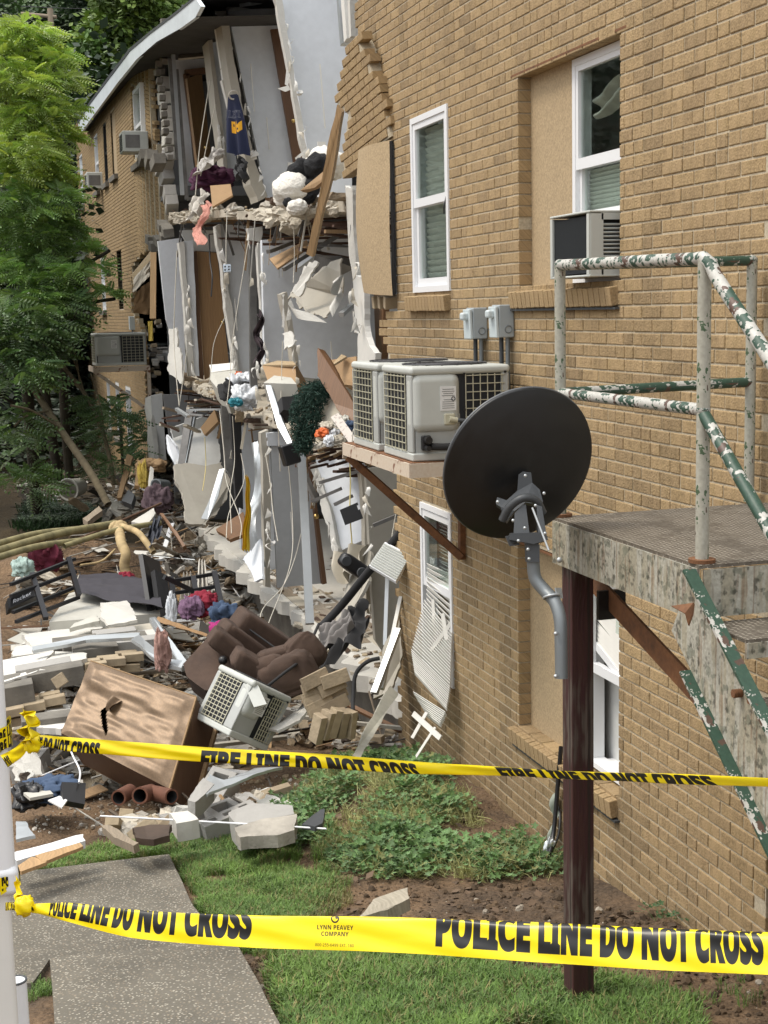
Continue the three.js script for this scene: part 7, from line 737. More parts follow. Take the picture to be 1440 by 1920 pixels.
// --- scattered bricks, blocks, boards and plaster, placed on the ground of the pile
const PILE = [[36, 1190], [200, 1160], [330, 1130], [480, 1160], [600, 1230], [735, 1340], [740, 1424], [560, 1400], [505, 1400], [440, 1440], [330, 1490], [60, 1500], [36, 1460]], HEAP = [[190, 980], [230, 910], [330, 890], [360, 980], [470, 1090], [470, 1150], [330, 1120], [300, 1040], [240, 985]], LOW = [[190, 1566], [250, 1544], [330, 1530], [430, 1510], [548, 1504], [560, 1540], [540, 1562], [300, 1582]], BRK = [[560, 1340], [620, 1280], [700, 1300], [740, 1350], [735, 1420], [600, 1400], [540, 1390]];
const spot = (P) => { for (let i = 0; i < 200; i++) { const x = rr(30, 745), y = rr(880, 1600); if (inPoly(x, y, P)) return [x, y]; } return P[0]; };
const put = (P, mk, n, lo, hi, flat) => { for (let i = 0; i < n; i++) { const [x, y] = spot(P), p = hit(x, y); p.y = groundY(p.x, p.z) + rr(lo, hi); mk(i)(p, rr(-1, 1) * flat, rnd() * 6.28, rr(-1, 1) * flat); } };
const WHERE = new Map([[PILE, 'in the main rubble pile'], [BRK, 'in the brick rubble by the wall corner'], [LOW, 'in the low row at the lawn edge'], [HEAP, 'on the heap by the far wing']]), tint = ['brownish', 'pale', 'dark'];
const mkBrick = (w) => () => { const g = pick([gBrick3, gBrick3, gBrick10]), k = Math.floor(rnd() * 3); return loose('loose_brick', `${tint[k]} tan whole brick with ${g === gBrick10 ? 'ten small' : 'three'} holes ${w}`, 'brick', g, brickM[k], `${tint[k]} whole bricks ${w}`); }, mkHalf = (w) => () => { const k = Math.floor(rnd() * 3); return loose('half_brick', `${tint[k]} tan half brick lying ${w}`, 'brick', gHalf, brickM[k], `${tint[k]} broken bricks ${w}`); }, mkBlock = (w) => () => { const g = pick([gBlock, gBlock2]), m = pick([M.cmu, M.cmu, M.cmuDark]); return loose('concrete_block', `${m === M.cmu ? 'grey' : 'dark grey'} ${g === gBlock ? 'wide' : 'narrow'} hollow concrete block ${w}`, 'block', g, m, `hollow concrete blocks ${w}`); };
put(BRK, mkBrick(WHERE.get(BRK)), 34, 0.02, 0.22, 0.9); put(PILE, mkBrick(WHERE.get(PILE)), 34, 0.02, 0.14, 0.8); put(LOW, mkBrick(WHERE.get(LOW)), 12, 0.02, 0.1, 0.7); put(HEAP, mkBrick(WHERE.get(HEAP)), 22, 0.02, 0.25, 0.8); put(BRK, mkHalf(WHERE.get(BRK)), 16, 0.02, 0.15, 1); put(PILE, mkHalf(WHERE.get(PILE)), 26, 0.02, 0.12, 1); put(LOW, mkHalf(WHERE.get(LOW)), 14, 0.02, 0.08, 1); put(HEAP, mkHalf(WHERE.get(HEAP)), 14, 0.02, 0.2, 1); put(PILE, mkBlock(WHERE.get(PILE)), 9, 0.05, 0.15, 0.5); put(HEAP, mkBlock(WHERE.get(HEAP)), 6, 0.05, 0.2, 0.5);
[[92, 1436, 0.5, 0.6, 0.5, gBlock, 'grey block tipped up at the left foot of the rubble'], [60, 1452, -0.3, 1.2, 0.3, gBlock, 'grey block left of the tipped-up one'], [140, 1450, 0.9, 0.3, -0.4, gBlock2, 'flat grey block propped beside the tipped-up one'], [400, 1560, 0.05, 0.35, 0.1, gBlock, 'hollow block lying open side up on the lawn edge'], [432, 1562, 0.1, 0.3, 0.15, gBlock2, 'narrow hollow block beside the open one on the lawn edge'], [402, 1510, 0.3, 0.9, 0.3, gBlock, 'pale block behind the lower rubble row'], [270, 1572, 0.9, 0.5, 0.3, gBrick3, 'brick standing on edge at the lawn']].forEach(([x, y, rx, ry, rz, g, l]) => { const p = hit(x, y + 10); p.y = groundY(p.x, p.z) + 0.09; loose(g === gBrick3 ? 'loose_brick' : 'concrete_block', l, g === gBrick3 ? 'brick' : 'block', g, g === gBrick3 ? brickM[1] : M.cmu)(p, rx, ry, rz); });
{ // little piers of bricks still mortared together
  const t = thing('masonry_chunk', 'chunk of mortared tan bricks standing beside the recliner', 'masonry'); const o = along(610, 1322, 10.1); [0, 1, 2, 3].forEach((k) => [0, 1].forEach((j) => { const b = mesh('brick', gBrick3.clone(), pick(brickM), t); b.position.copy(o).add(V(j * 0.1 - 0.05 + rr(-0.02, 0.02), k * 0.064, rr(-0.03, 0.03))); b.rotation.set(Math.PI / 2 - 0.25 + rr(-0.12, 0.12), 0.3 + rr(-0.15, 0.15), rr(-0.1, 0.1)); })); const t2 = thing('masonry_chunk', 'chunk of mortared bricks lying tilted below the standing one', 'masonry'), o2 = along(596, 1366, 9.9); for (let k = 0; k < 5; k++) { const b = mesh('brick', gBrick10.clone(), pick(brickM), t2); b.position.copy(o2).add(V(k * 0.062, 0.02 * Math.sin(k), -k * 0.02)); b.rotation.set(0.2 + rr(-0.12, 0.12), 0.4 + rr(-0.2, 0.2), 1.35 + rr(-0.12, 0.12)); } }
const lumpM = [M.cmuWhite, M.plaster, M.cmu, M.concPale, M.paper, M.cmuWhite, M.concGrey, M.blockTan];
const lumpN = ['white painted', 'off-white plaster', 'grey concrete', 'cream concrete', 'buff', 'white painted', 'dark grey concrete', 'tan'];
const mkLump = (w, k0, k1, sx, sy, sz) => () => (p, a, b, c) => { const k = Math.floor(rr(k0, k1)), o = loose('plaster_chunk', `broken ${lumpN[k]} chunk lying ${w}`, 'rubble', pick(lumps), lumpM[k], `${lumpN[k]} chunks ${w}`)(p, a, b, c); o.scale.set(rr(...sx), rr(...sy), rr(...sz)); };
put(PILE, mkLump(WHERE.get(PILE), 0, 8, [0.12, 0.4], [0.1, 0.22], [0.12, 0.32]), 110, 0, 0.1, 0.5); put(LOW, mkLump(WHERE.get(LOW), 0, 8, [0.1, 0.3], [0.12, 0.3], [0.1, 0.22]), 40, 0, 0.06, 0.5); put(HEAP, mkLump(WHERE.get(HEAP), 0, 8, [0.15, 0.6], [0.1, 0.3], [0.15, 0.4]), 60, 0, 0.2, 0.6);
const gBoard = [bx(0.09, 0.02, 1.1, 0, 0, 0), bx(0.05, 0.035, 0.8, 0, 0, 0), bx(0.03, 0.004, 1.2, 0, 0, 0), bx(0.3, 0.013, 0.5, 0, 0, 0), bx(0.045, 0.03, 1.4, 0, 0, 0), bx(0.012, 0.006, 0.9, 0, 0, 0)], boardM = [M.oldPine, M.woodGrey, M.galv, M.cmuWhite, M.pine, M.plasticWhite, M.walnut, M.drywallCream], nameM = new Map([[M.oldPine, 'brown wooden'], [M.woodGrey, 'weathered grey wooden'], [M.galv, 'galvanised steel'], [M.cmuWhite, 'white painted'], [M.pine, 'fresh pine'], [M.plasticWhite, 'white plastic'], [M.walnut, 'dark brown wooden'], [M.drywallCream, 'cream wallboard'], [M.quilt, 'off-white wallboard']]), formB = ['plank', 'batten', 'thin strip', 'square offcut', 'long lath', 'narrow trim'];
const mkBoard = (gr) => () => (p, a, b, c) => { const k = Math.floor(rnd() * 6), m = k === 2 || k === 5 ? pick([M.galv, M.plasticWhite]) : k === 3 ? pick([M.cmuWhite, M.drywallCream, M.quilt]) : pick(boardM); loose('debris_strip', `${nameM.get(m)} ${formB[k]} lying in the ${gr}`, 'debris', gBoard[k], m, `${nameM.get(m)} ${formB[k]}s in the ${gr}`)(p, a, b, c, rr(0.5, 1.1)); };
put(PILE, mkBoard('rubble pile'), 84, 0.03, 0.22, 0.3); put(HEAP, mkBoard('heap by the far wing'), 60, 0.05, 0.4, 0.7); put(BRK, mkBoard('brick rubble by the wall'), 12, 0.03, 0.2, 0.3);
{ // gravel-sized fragments nobody could count
  const g = new THREE.DodecahedronGeometry(1, 0), ms = [], cs = [], pal = [[0.55, 0.52, 0.46], [0.36, 0.33, 0.28], [0.42, 0.33, 0.22], [0.25, 0.2, 0.15], [0.62, 0.6, 0.56]]; const add = (P, n, s0, s1) => { for (let i = 0; i < n; i++) { const [x, y] = spot(P), p = hit(x, y), s = s0 + (s1 - s0) * rnd() ** 3; p.y = groundY(p.x, p.z) + s * 0.3; ms.push(M4(p.x, p.y, p.z, rnd() * 6, rnd() * 6, rnd() * 6, V(s * rr(0.7, 1.4), s * rr(0.4, 0.8), s))); cs.push(C(...pick(pal))); } };
  add(PILE, 1500, 0.008, 0.07); add(HEAP, 600, 0.01, 0.09); add(LOW, 500, 0.006, 0.05); add(BRK, 500, 0.006, 0.05); add([[440, 1470], [700, 1380], [740, 1420], [640, 1500], [440, 1520]], 260, 0.005, 0.03); add([[40, 1500], [420, 1470], [430, 1520], [60, 1570]], 400, 0.004, 0.022);
  stuff(instanced('rubble', g, mat(1, 1, 1, { map: T.grime, rough: 0.95 }), ms, cs));
}

// --- splinters, slivers and torn scraps that fill the gaps of the pile
{
  const gs = [bx(0.016, 0.012, 0.6, 0, 0, 0), bx(0.03, 0.006, 0.4, 0, 0, 0), bx(0.16, 0.008, 0.2, 0, 0, 0), bx(0.01, 0.008, 0.9, 0, 0, 0)], mk = (P, n, hi, tilt) => gs.forEach((g, q) => { const ms = [], cs = []; for (let i = 0; i < n; i++) { const [x, y] = spot(P), p = hit(x, y); p.y = groundY(p.x, p.z) + rr(0.01, hi); const s = rr(0.5, 1.3); ms.push(M4(p.x, p.y, p.z, rr(-tilt, tilt), rnd() * 6.28, rr(-tilt, tilt), s)); const k = rr(0.5, 1.3); cs.push(C(...pick([[0.3 * k, 0.2 * k, 0.11 * k], [0.1 * k, 0.06 * k, 0.035 * k], [0.42 * k, 0.4 * k, 0.36 * k], [0.2 * k, 0.16 * k, 0.12 * k], [0.06, 0.055, 0.05], [0.55, 0.54, 0.5]]))); } stuff(instanced('splinters', g, mat(1, 1, 1, { map: T.wood, rough: 0.9 }), ms, cs)); });
  mk(PILE, 130, 0.16, 0.5); mk(HEAP, 110, 0.4, 0.8); mk(BRK, 30, 0.12, 0.4); mk(LOW, 14, 0.06, 0.3); mk([[36, 1010], [200, 1000], [260, 1090], [130, 1110], [36, 1180]], 26, 0.08, 0.3);
}
put([[36, 1060], [120, 1040], [130, 1100], [40, 1180]], mkLump('on the bank at the left edge', 0, 8, [0.1, 0.3], [0.08, 0.2], [0.1, 0.3]), 22, 0, 0.06, 0.5); put([[300, 1000], [470, 1090], [500, 1150], [340, 1110]], mkLump('below the broken ground-floor slab', 0, 8, [0.1, 0.4], [0.1, 0.24], [0.1, 0.3]), 36, 0, 0.1, 0.6); put([[300, 1000], [470, 1090], [500, 1150], [340, 1110]], mkBoard('hollow below the ground-floor slab'), 26, 0.05, 0.3, 0.6);

{ // broken lumps too many to count, filling the pile
  const ms = [[], [], []], cs = [[], [], []], add = (P, n, s0, s1, hi) => { for (let i = 0; i < n; i++) { const [x, y] = spot(P), p = hit(x, y), s = s0 + (s1 - s0) * rnd() ** 2.2, q = i % 3; p.y = groundY(p.x, p.z) + rr(0, hi); ms[q].push(M4(p.x, p.y, p.z, rr(-0.8, 0.8), rnd() * 6.28, rr(-0.8, 0.8), V(s * rr(0.8, 2.2), s * rr(0.5, 1), s))); const k = rr(0.6, 1.15); cs[q].push(C(...pick([[0.5, 0.48, 0.43], [0.34, 0.32, 0.28], [0.36, 0.28, 0.19], [0.2, 0.15, 0.1], [0.09, 0.07, 0.055], [0.42, 0.34, 0.24], [0.6, 0.58, 0.54]]).map((v) => v * k))); } };
  add(PILE, 900, 0.03, 0.16, 0.12); add(HEAP, 520, 0.04, 0.24, 0.3); add(BRK, 200, 0.02, 0.1, 0.08); add(LOW, 110, 0.02, 0.1, 0.04); add([[300, 1000], [470, 1090], [600, 1200], [700, 1300], [560, 1230], [480, 1170], [340, 1110]], 260, 0.03, 0.16, 0.1); add([[150, 985], [220, 940], [330, 880], [360, 980], [250, 1000]], 200, 0.05, 0.3, 0.45);
  [0, 1, 2].forEach((q) => stuff(instanced('rubble', lumps[q + 1], mat(1, 1, 1, { map: T.grime, bump: T.grain, bs: 0.003, rough: 1 }), ms[q], cs[q])));
}
// ---------- vegetation ----------
function compoundLeaf(n, len, ll, lw, droop) { const pos = [], tri = (a, b, c) => pos.push(...a, ...b, ...c); const P = (t) => [0, -droop * t * t * len, t * len]; for (let i = 0; i <= n; i++) { const t = 0.22 + 0.78 * i / n, p = P(t), last = i === n, k = Math.sin(Math.PI * (0.25 + 0.65 * i / n)); for (const s of last ? [0] : [-1, 1]) { const dx = last ? 0 : s * ll * k, dz = last ? ll * 0.8 : ll * 0.28, w = lw * (0.6 + 0.4 * k), tip = [p[0] + dx, p[1] - ll * 0.22, p[2] + dz], m1 = [p[0] + dx * 0.4 + (last ? w : 0), p[1] + 0.004, p[2] + dz * 0.4 + (last ? 0 : w)], m2 = [p[0] + dx * 0.4 - (last ? w : 0), p[1] - 0.012, p[2] + dz * 0.4 - (last ? 0 : w)]; tri(p, m1, tip); tri(p, tip, m2); } } const a = P(0), b = P(1), w = 0.004; tri([a[0] - w, a[1], a[2]], [a[0] + w, a[1], a[2]], b); const g = new THREE.BufferGeometry(); g.setAttribute('position', new THREE.Float32BufferAttribute(pos, 3)); g.computeVertexNormals(); return g; }
function simpleSpray(n, s, L) { const pos = []; for (let i = 0; i < n; i++) { const a = hash(i, 1, 3) * 6.28, r = L * Math.sqrt(hash(i, 2, 3)), x = Math.cos(a) * r, z = Math.sin(a) * r, y = (hash(i, 4, 3) - 0.5) * L * 0.8, b = hash(i, 5, 3) * 6.28, t = (hash(i, 6, 3) - 0.5) * 1.4, q = s * (0.7 + 0.6 * hash(i, 7, 3)), d = [Math.cos(b) * q, t * q * 0.6 - 0.3 * q, Math.sin(b) * q], w = [-Math.sin(b) * q * 0.36, (hash(i, 8, 3) - 0.5) * q * 0.4, Math.cos(b) * q * 0.36]; pos.push(x, y, z, x + d[0] * 0.45 + w[0], y + d[1] * 0.3 + w[1], z + d[2] * 0.45 + w[2], x + d[0], y + d[1], z + d[2], x, y, z, x + d[0], y + d[1], z + d[2], x + d[0] * 0.45 - w[0], y + d[1] * 0.3 - w[1], z + d[2] * 0.45 - w[2]); } const g = new THREE.BufferGeometry(); g.setAttribute('position', new THREE.Float32BufferAttribute(pos, 3)); g.computeVertexNormals(); return g; }
const LEAFA = compoundLeaf(8, 0.5, 0.13, 0.022, 0.35), LEAFB = compoundLeaf(7, 0.36, 0.075, 0.018, 0.25), SPRAY = simpleSpray(12, 0.16, 0.32), SPRAYBIG = simpleSpray(34, 0.15, 0.75);
const leafM = { bright: M.leaf(1, 1, 1, 0.55), dark: M.leaf(1, 1, 1, 0.25), mass: M.leaf(1, 1, 1, 0.25) }; leafM.bright.vertexColors = leafM.dark.vertexColors = true;
function crown(parent, blobs, g, m, col, n, s0 = 0.8, s1 = 1.25) { // leaves kept to clumps inside each blob
  const ms = [], cs = []; for (const [c, rx, ry, rz, share] of blobs) { const clumps = []; const nc = Math.max(5, Math.round(26 * share)); for (let k = 0; k < nc; k++) { const v = V(rnd() * 2 - 1, rnd() * 2 - 1, rnd() * 2 - 1).normalize().multiplyScalar(Math.cbrt(rr(0.15, 1))); clumps.push([v, rr(0.16, 0.34), rr(0.72, 1.2)]); }
    for (let i = 0; i < n * share; i++) { const [v, cr, ct] = pick(clumps), q = V(rnd() - 0.5, (rnd() - 0.5) * 0.7, rnd() - 0.5).multiplyScalar(cr * 2).add(v); const p = V(q.x * rx, q.y * ry, q.z * rz).add(c); const yaw = Math.atan2(q.x, q.z) + rr(-0.9, 0.9); ms.push(M4(p.x, p.y, p.z, rr(-0.5, 1.0), yaw + rr(-0.9, 0.9), rr(-0.8, 0.8), rr(s0, s1))); const k = ct * rr(0.8, 1.2), w = rnd(); cs.push(C(col[0] * k * (1 + 0.25 * w), col[1] * k, col[2] * k * (1 - 0.3 * w))); } }
  const bp = g.attributes.position.array, bn = g.attributes.normal.array, n1 = bp.length, pos = new Float32Array(n1 * ms.length), nor = new Float32Array(n1 * ms.length), cl = new Float32Array(n1 * ms.length), v = V(); // leaves joined into one crown
  ms.forEach((x, i) => { const nm = new THREE.Matrix3().getNormalMatrix(x); for (let k = 0; k < n1; k += 3) { v.set(bp[k], bp[k + 1], bp[k + 2]).applyMatrix4(x); pos.set([v.x, v.y, v.z], i * n1 + k); v.set(bn[k], bn[k + 1], bn[k + 2]).applyMatrix3(nm).normalize(); nor.set([v.x, v.y, v.z], i * n1 + k); cl.set([cs[i].r, cs[i].g, cs[i].b], i * n1 + k); } });
  const og = new THREE.BufferGeometry(); og.setAttribute('position', new THREE.BufferAttribute(pos, 3)); og.setAttribute('normal', new THREE.BufferAttribute(nor, 3)); og.setAttribute('color', new THREE.BufferAttribute(cl, 3)); const o = new THREE.Mesh(og, m); o.name = 'crown'; o.castShadow = o.receiveShadow = true; parent.add(o); return o;
}
const limb = (parent, L, r, m, name = 'branch') => mesh(name, tube(A(L), r, 8), m, parent);
const blob = (px, py, d, r, share = 1, ry) => [along(px, py, d), r, ry || r, r, share];
{ // bright young tree at the top left
  const t = thing('tree', 'sunlit yellow-green young tree at the top left', 'tree'); limb(t, [[110, 900, 26], [80, 700, 25.5], [68, 480, 25], [60, 250, 24.6], [50, 90, 24.4]], 0.09, M.barkDark, 'trunk'); for (const L of [[[66, 420, 25], [100, 330, 24.4], [130, 270, 24]], [[64, 360, 24.8], [30, 260, 24.4], [10, 190, 24.2]], [[60, 240, 24.6], [90, 160, 24.3], [110, 110, 24.2]]]) limb(t, L, 0.03, M.barkDark);
  const fr = []; for (const [x, y, r] of [[12, 72, .5], [48, 92, .42], [80, 108, .26], [0, 130, .5], [40, 150, .5], [74, 165, .34], [88, 205, .26], [14, 200, .5], [58, 225, .42], [0, 250, .5], [35, 275, .5], [72, 270, .32], [14, 320, .5], [60, 318, .36], [88, 300, .18], [112, 104, .24], [116, 150, .2], [126, 204, .2], [116, 250, .14], [104, 330, .2], [64, 52, .3]]) fr.push(blob(x, y, 24 + rr(-0.6, 0.6), r, r * 1.5, r * 0.5)); crown(t, fr, LEAFB, leafM.bright, [0.32, 0.49, 0.08], 290, 0.65, 1.25);
}
{ const t = thing('tree', 'mid-green feathery tree beside the far wing', 'tree'); limb(t, [[134, 930, 25.6], [120, 760, 25.2], [118, 600, 25], [112, 420, 24.8]], 0.08, M.barkDark, 'trunk'); for (const L of [[[118, 560, 25], [160, 500, 24.6], [205, 470, 24.2]], [[116, 500, 25], [80, 430, 24.6], [60, 380, 24.4]], [[118, 610, 25], [170, 570, 24.6], [215, 560, 24.3]]]) limb(t, L, 0.03, M.barkDark);
  const fr = []; for (const [x, y, r] of [[0, 370, .5], [44, 385, .5], [84, 400, .32], [100, 420, .2], [10, 430, .5], [60, 445, .44], [96, 460, .26], [5, 500, .5], [55, 505, .44], [100, 515, .3], [140, 505, .14], [182, 500, .1], [30, 560, .44], [80, 560, .34], [120, 560, .16], [196, 548, .1], [112, 370, .2], [124, 430, .14], [150, 460, .12]]) fr.push(blob(x, y, 24 + rr(-0.6, 0.6), r, r * 1.5, r * 0.6)); crown(t, fr, LEAFB, leafM.bright, [0.18, 0.35, 0.075], 240, 0.7, 1.2); }
{ const t = thing('tree', 'dark low-branched tree at the left edge', 'tree'); limb(t, [[70, 970, 26], [60, 840, 25], [48, 700, 24.4], [30, 560, 24]], 0.1, M.barkDark, 'trunk'); for (const L of [[[54, 720, 24.2], [20, 640, 23.6], [-10, 600, 23.4]], [[58, 800, 24.6], [30, 760, 24], [0, 740, 23.6]]]) limb(t, L, 0.03, M.barkDark); crown(t, [blob(20, 600, 23, 0.6, 0.8, 0.36), blob(70, 640, 23.4, 0.6, 0.7, 0.34), blob(20, 690, 22.8, 0.55, 0.7, 0.34), blob(90, 590, 23.6, 0.5, 0.6, 0.3), blob(20, 800, 23, 0.5, 0.5, 0.4), blob(35, 880, 24, 0.45, 0.3, 0.4)], LEAFB, leafM.bright, [0.11, 0.23, 0.06], 260, 0.9, 1.6); }
{ const t = thing('sapling', 'leaning bare sapling trunk rising from the fallen trunks', 'sapling'); limb(t, [[203, 946, 22], [172, 890, 22.3], [120, 815, 22.8], [78, 752, 23.2], [40, 690, 23.6], [8, 640, 24]], 0.062, M.bark, 'trunk'); for (const L of [[[74, 746, 23.2], [62, 700, 23.2], [58, 640, 23.2]], [[110, 800, 22.8], [60, 770, 22.4], [20, 760, 22]], [[90, 770, 23], [50, 780, 22.8], [26, 800, 22.6]]]) limb(t, L, 0.018, M.bark); crown(t, [blob(56, 640, 23.2, 0.3, 0.3, 0.25), blob(10, 640, 23.8, 0.4, 0.4, 0.3)], LEAFA, leafM.bright, [0.05, 0.11, 0.025], 160); }
{ const t = thing('sapling', 'thin forked sapling with bare twigs by the far wing', 'sapling'); limb(t, [[214, 908, 24], [196, 820, 24.2], [160, 740, 24.4], [110, 678, 24.6], [76, 640, 24.8]], 0.035, M.bark, 'trunk'); for (const L of [[[160, 740, 24.4], [140, 680, 24.4], [120, 630, 24.4]], [[150, 726, 24.4], [146, 690, 24.4], [136, 640, 24.4]], [[176, 770, 24.3], [150, 730, 24.2], [128, 712, 24.2]], [[196, 820, 24.2], [188, 760, 24.2], [170, 700, 24.2]]]) limb(t, L, 0.012, M.bark); crown(t, [blob(205, 800, 24.2, 0.4, 0.5, 0.45), blob(190, 760, 24.2, 0.35, 0.4, 0.3), blob(225, 850, 24, 0.32, 0.4, 0.4)], LEAFB, leafM.dark, [0.06, 0.13, 0.04], 110); }
{ const t = thing('sapling', 'leafy sapling standing against the far wing wall', 'sapling'); limb(t, [[232, 900, 26], [226, 800, 26], [222, 740, 26]], 0.03, M.barkDark, 'trunk'); crown(t, [blob(224, 770, 26, 0.4, 0.5, 0.4), blob(205, 850, 25.6, 0.5, 0.6, 0.5), blob(234, 830, 25.4, 0.3, 0.4, 0.4)], LEAFB, leafM.dark, [0.06, 0.12, 0.04], 90); }
// woods on the slope: trees that can be told apart, then the rest as one mass
[[165, 130, 46, 1.0, [0.06, 0.14, 0.025], 'broad-leaved tree beyond the far wing roof'], [268, -10, 46, 1.6, [0.12, 0.22, 0.035], 'lighter green tree above the far wing roof'], [175, 75, 50, 2.0, [0.02, 0.05, 0.018], 'dark tree behind the sunlit young tree'], [60, 30, 52, 2.6, [0.045, 0.1, 0.025], 'green tree behind the top of the sunlit young tree'], [90, 260, 42, 1.6, [0.02, 0.05, 0.018], 'dark tree between the sunlit tree and the far wing'], [20, 420, 40, 3, [0.016, 0.04, 0.014], 'dark tree behind the mid-green feathery tree'], [110, 560, 38, 2.6, [0.012, 0.03, 0.012], 'darkest tree low behind the saplings'], [330, -60, 48, 2, [0.05, 0.11, 0.025], 'tree behind the curling roof edge']].forEach(([px, py, d, r, c, l]) => { const t = thing('tree', l, 'tree'), p = along(px, py, d), gy = groundY(p.x, p.z); mesh('trunk', pole(V(p.x, gy - 0.2, p.z), V(p.x, p.y, p.z), 0.2, 0.08), M.barkDark, t); crown(t, [[p, r, r * 0.9, r, 1], [p.clone().add(V(r * 0.5, -r * 0.8, 0)), r * 0.8, r * 0.7, r * 0.8, 0.6], [p.clone().add(V(-r * 0.6, -r * 0.9, 0)), r * 0.8, r * 0.7, r * 0.8, 0.6]], SPRAY, leafM.dark, c, 700, 0.8, 1.4); });
{ const ms = [], cs = []; for (let i = 0; i < 15000; i++) { const x = rr(-34, 16), z = rr(-100, -39), y = groundY(x, z) + rr(0.2, 9) ; if (fbm(x * 0.25, z * 0.25 + y * 0.3, 3, 88) < 0.47) continue; ms.push(M4(x, y, z, rr(-0.6, 0.6), rnd() * 6, rr(-0.6, 0.6), rr(1, 2))); const k = rr(0.5, 1.4); cs.push(C(0.016 * k, 0.036 * k, 0.013 * k)); } const o = stuff(instanced('woods', SPRAYBIG, leafM.mass, ms, cs)); }
{ const ms = [], cs = []; for (let i = 0; i < 9000; i++) { const x = rr(-16, -1.2), z = rr(-46, -27), y = groundY(x, z) + rr(0, 6.5) ; if (fbm(x * 0.4, z * 0.4 + y * 0.4, 3, 89) < 0.5) continue; const q = toPx(V(x, y, z)); if (q[0] > 150 - Math.max(0, q[1] - 820) * 0.8 || (q[1] < 330 && q[0] > 100)) continue; ms.push(M4(x, y, z, rr(-0.6, 0.6), rnd() * 6, rr(-0.6, 0.6), rr(0.8, 1.5))); const k = rr(0.5, 1.4); cs.push(C(0.016 * k, 0.036 * k, 0.012 * k)); } stuff(instanced('undergrowth', SPRAYBIG, leafM.mass, ms, cs)); }
{ // house on the hill, seen through the trees
  const t = thing('house', 'dark-sided house glimpsed between the trees at the top', 'house'), o = along(205, 10, 66), y = groundY(o.x, o.z); for (let k = 0; k < 22; k++) mesh('siding_board', bx(8, 0.26, 0.06, o.x, o.y - 3 + k * 0.27, o.z, 0.03, 0, 0), M.siding, t); mesh('wall', bx(8, 7 + o.y - y, 6, o.x, (o.y + 3 + y) / 2, o.z - 3.1), M.siding, t); mesh('roof', [bx(8.6, 0.2, 4.4, o.x, o.y + 4.3, o.z - 1, 0.6), bx(8.6, 0.2, 4.4, o.x, o.y + 4.3, o.z - 4.6, -0.6)], M.roof, t); const w = mesh('window', bx(1, 1.3, 0.05, o.x + 1.6, o.y + 0.4, o.z + 0.06), M.glass, t); mesh('frame', [bx(1.14, 0.08, 0.08, o.x + 1.6, o.y + 1.08, o.z + 0.08), bx(1.14, 0.08, 0.08, o.x + 1.6, o.y - 0.28, o.z + 0.08)], M.whiteDirty, w); }
{ const t = thing('timber_barrier', 'wooden post and rail above the sunlit tree', 'fence'); mesh('post', pole(along(96, 52, 44), along(94, 17, 44), 0.09), M.woodGrey, t); mesh('rail', pole(along(40, 26, 44), along(106, 32, 44), 0.06), M.woodGrey, t); }
one('utility_wire', 'thin overhead wire crossing the dark trees at the top', 'wire', tube(A([[40, 12, 48], [160, 16, 48], [300, 8, 48]]), 0.012, 5), M.blackWire);
// ---------- lawn, weeds ----------
function tuft(n, h, spread, w) { const pos = []; for (let i = 0; i < n; i++) { const a = hash(i, 3, n) * 6.28, r = spread * hash(i, 5, n), x = Math.cos(a) * r, z = Math.sin(a) * r, hh = h * (0.55 + 0.6 * hash(i, 7, n)), b = hash(i, 9, n) * 6.28, lean = hh * (0.25 + 0.7 * hash(i, 11, n)), dx = Math.cos(b), dz = Math.sin(b), px = -dz * w, pz = dx * w, m = [x + dx * lean * 0.35, hh * 0.62, z + dz * lean * 0.35], e = [x + dx * lean, hh * (0.95 - 0.3 * hash(i, 12, n)), z + dz * lean]; pos.push(x - px, 0, z - pz, x + px, 0, z + pz, m[0] + px * 0.8, m[1], m[2] + pz * 0.8, x - px, 0, z - pz, m[0] + px * 0.8, m[1], m[2] + pz * 0.8, m[0] - px * 0.8, m[1], m[2] - pz * 0.8, m[0] - px * 0.8, m[1], m[2] - pz * 0.8, m[0] + px * 0.8, m[1], m[2] + pz * 0.8, ...e); } const g = new THREE.BufferGeometry(); g.setAttribute('position', new THREE.Float32BufferAttribute(pos, 3)); g.computeVertexNormals(); return g; }
const onPatch = (P, n, f, edge = 0) => { const xs = P.map((p) => p[0]), ys = P.map((p) => p[1]); const a = Math.min(...xs), b = Math.max(...xs), c = Math.min(...ys), d = Math.max(...ys); const W = hit(a, d), E = P.map((p) => hit(p[0], p[1])), x0 = Math.min(...E.map((p) => p.x)), x1 = Math.max(...E.map((p) => p.x)), z0 = Math.min(...E.map((p) => p.z)), z1 = Math.max(...E.map((p) => p.z)); const Q = E.map((p) => [p.x, p.z]); let k = 0, tries = 0; while (k < n && tries++ < n * 12) { const x = rr(x0, x1), z = rr(z0, z1), j = edge * (fbm(x * 6, z * 6, 2, 19) - 0.5); if (!inPoly(x + j, z + j * 0.7, Q)) continue; f(V(x, groundY(x, z), z)); k++; } };
const LAWN1 = [[60, 1622], [180, 1592], [300, 1580], [420, 1568], [560, 1556], [612, 1600], [628, 1650], [600, 1712], [560, 1746], [470, 1790], [440, 1790], [374, 1700], [322, 1608], [200, 1622], [90, 1640]], LAWN2 = [[500, 1810], [560, 1786], [700, 1800], [860, 1812], [1000, 1850], [1100, 1852], [1220, 1868], [1300, 1900], [1320, 1990], [560, 1990], [520, 1880]], WEED = [[470, 1560], [560, 1500], [640, 1440], [740, 1424], [800, 1440], [840, 1476], [900, 1530], [960, 1580], [1040, 1622], [1060, 1648], [980, 1640], [900, 1660], [820, 1642], [740, 1650], [660, 1640], [620, 1600], [560, 1570]];
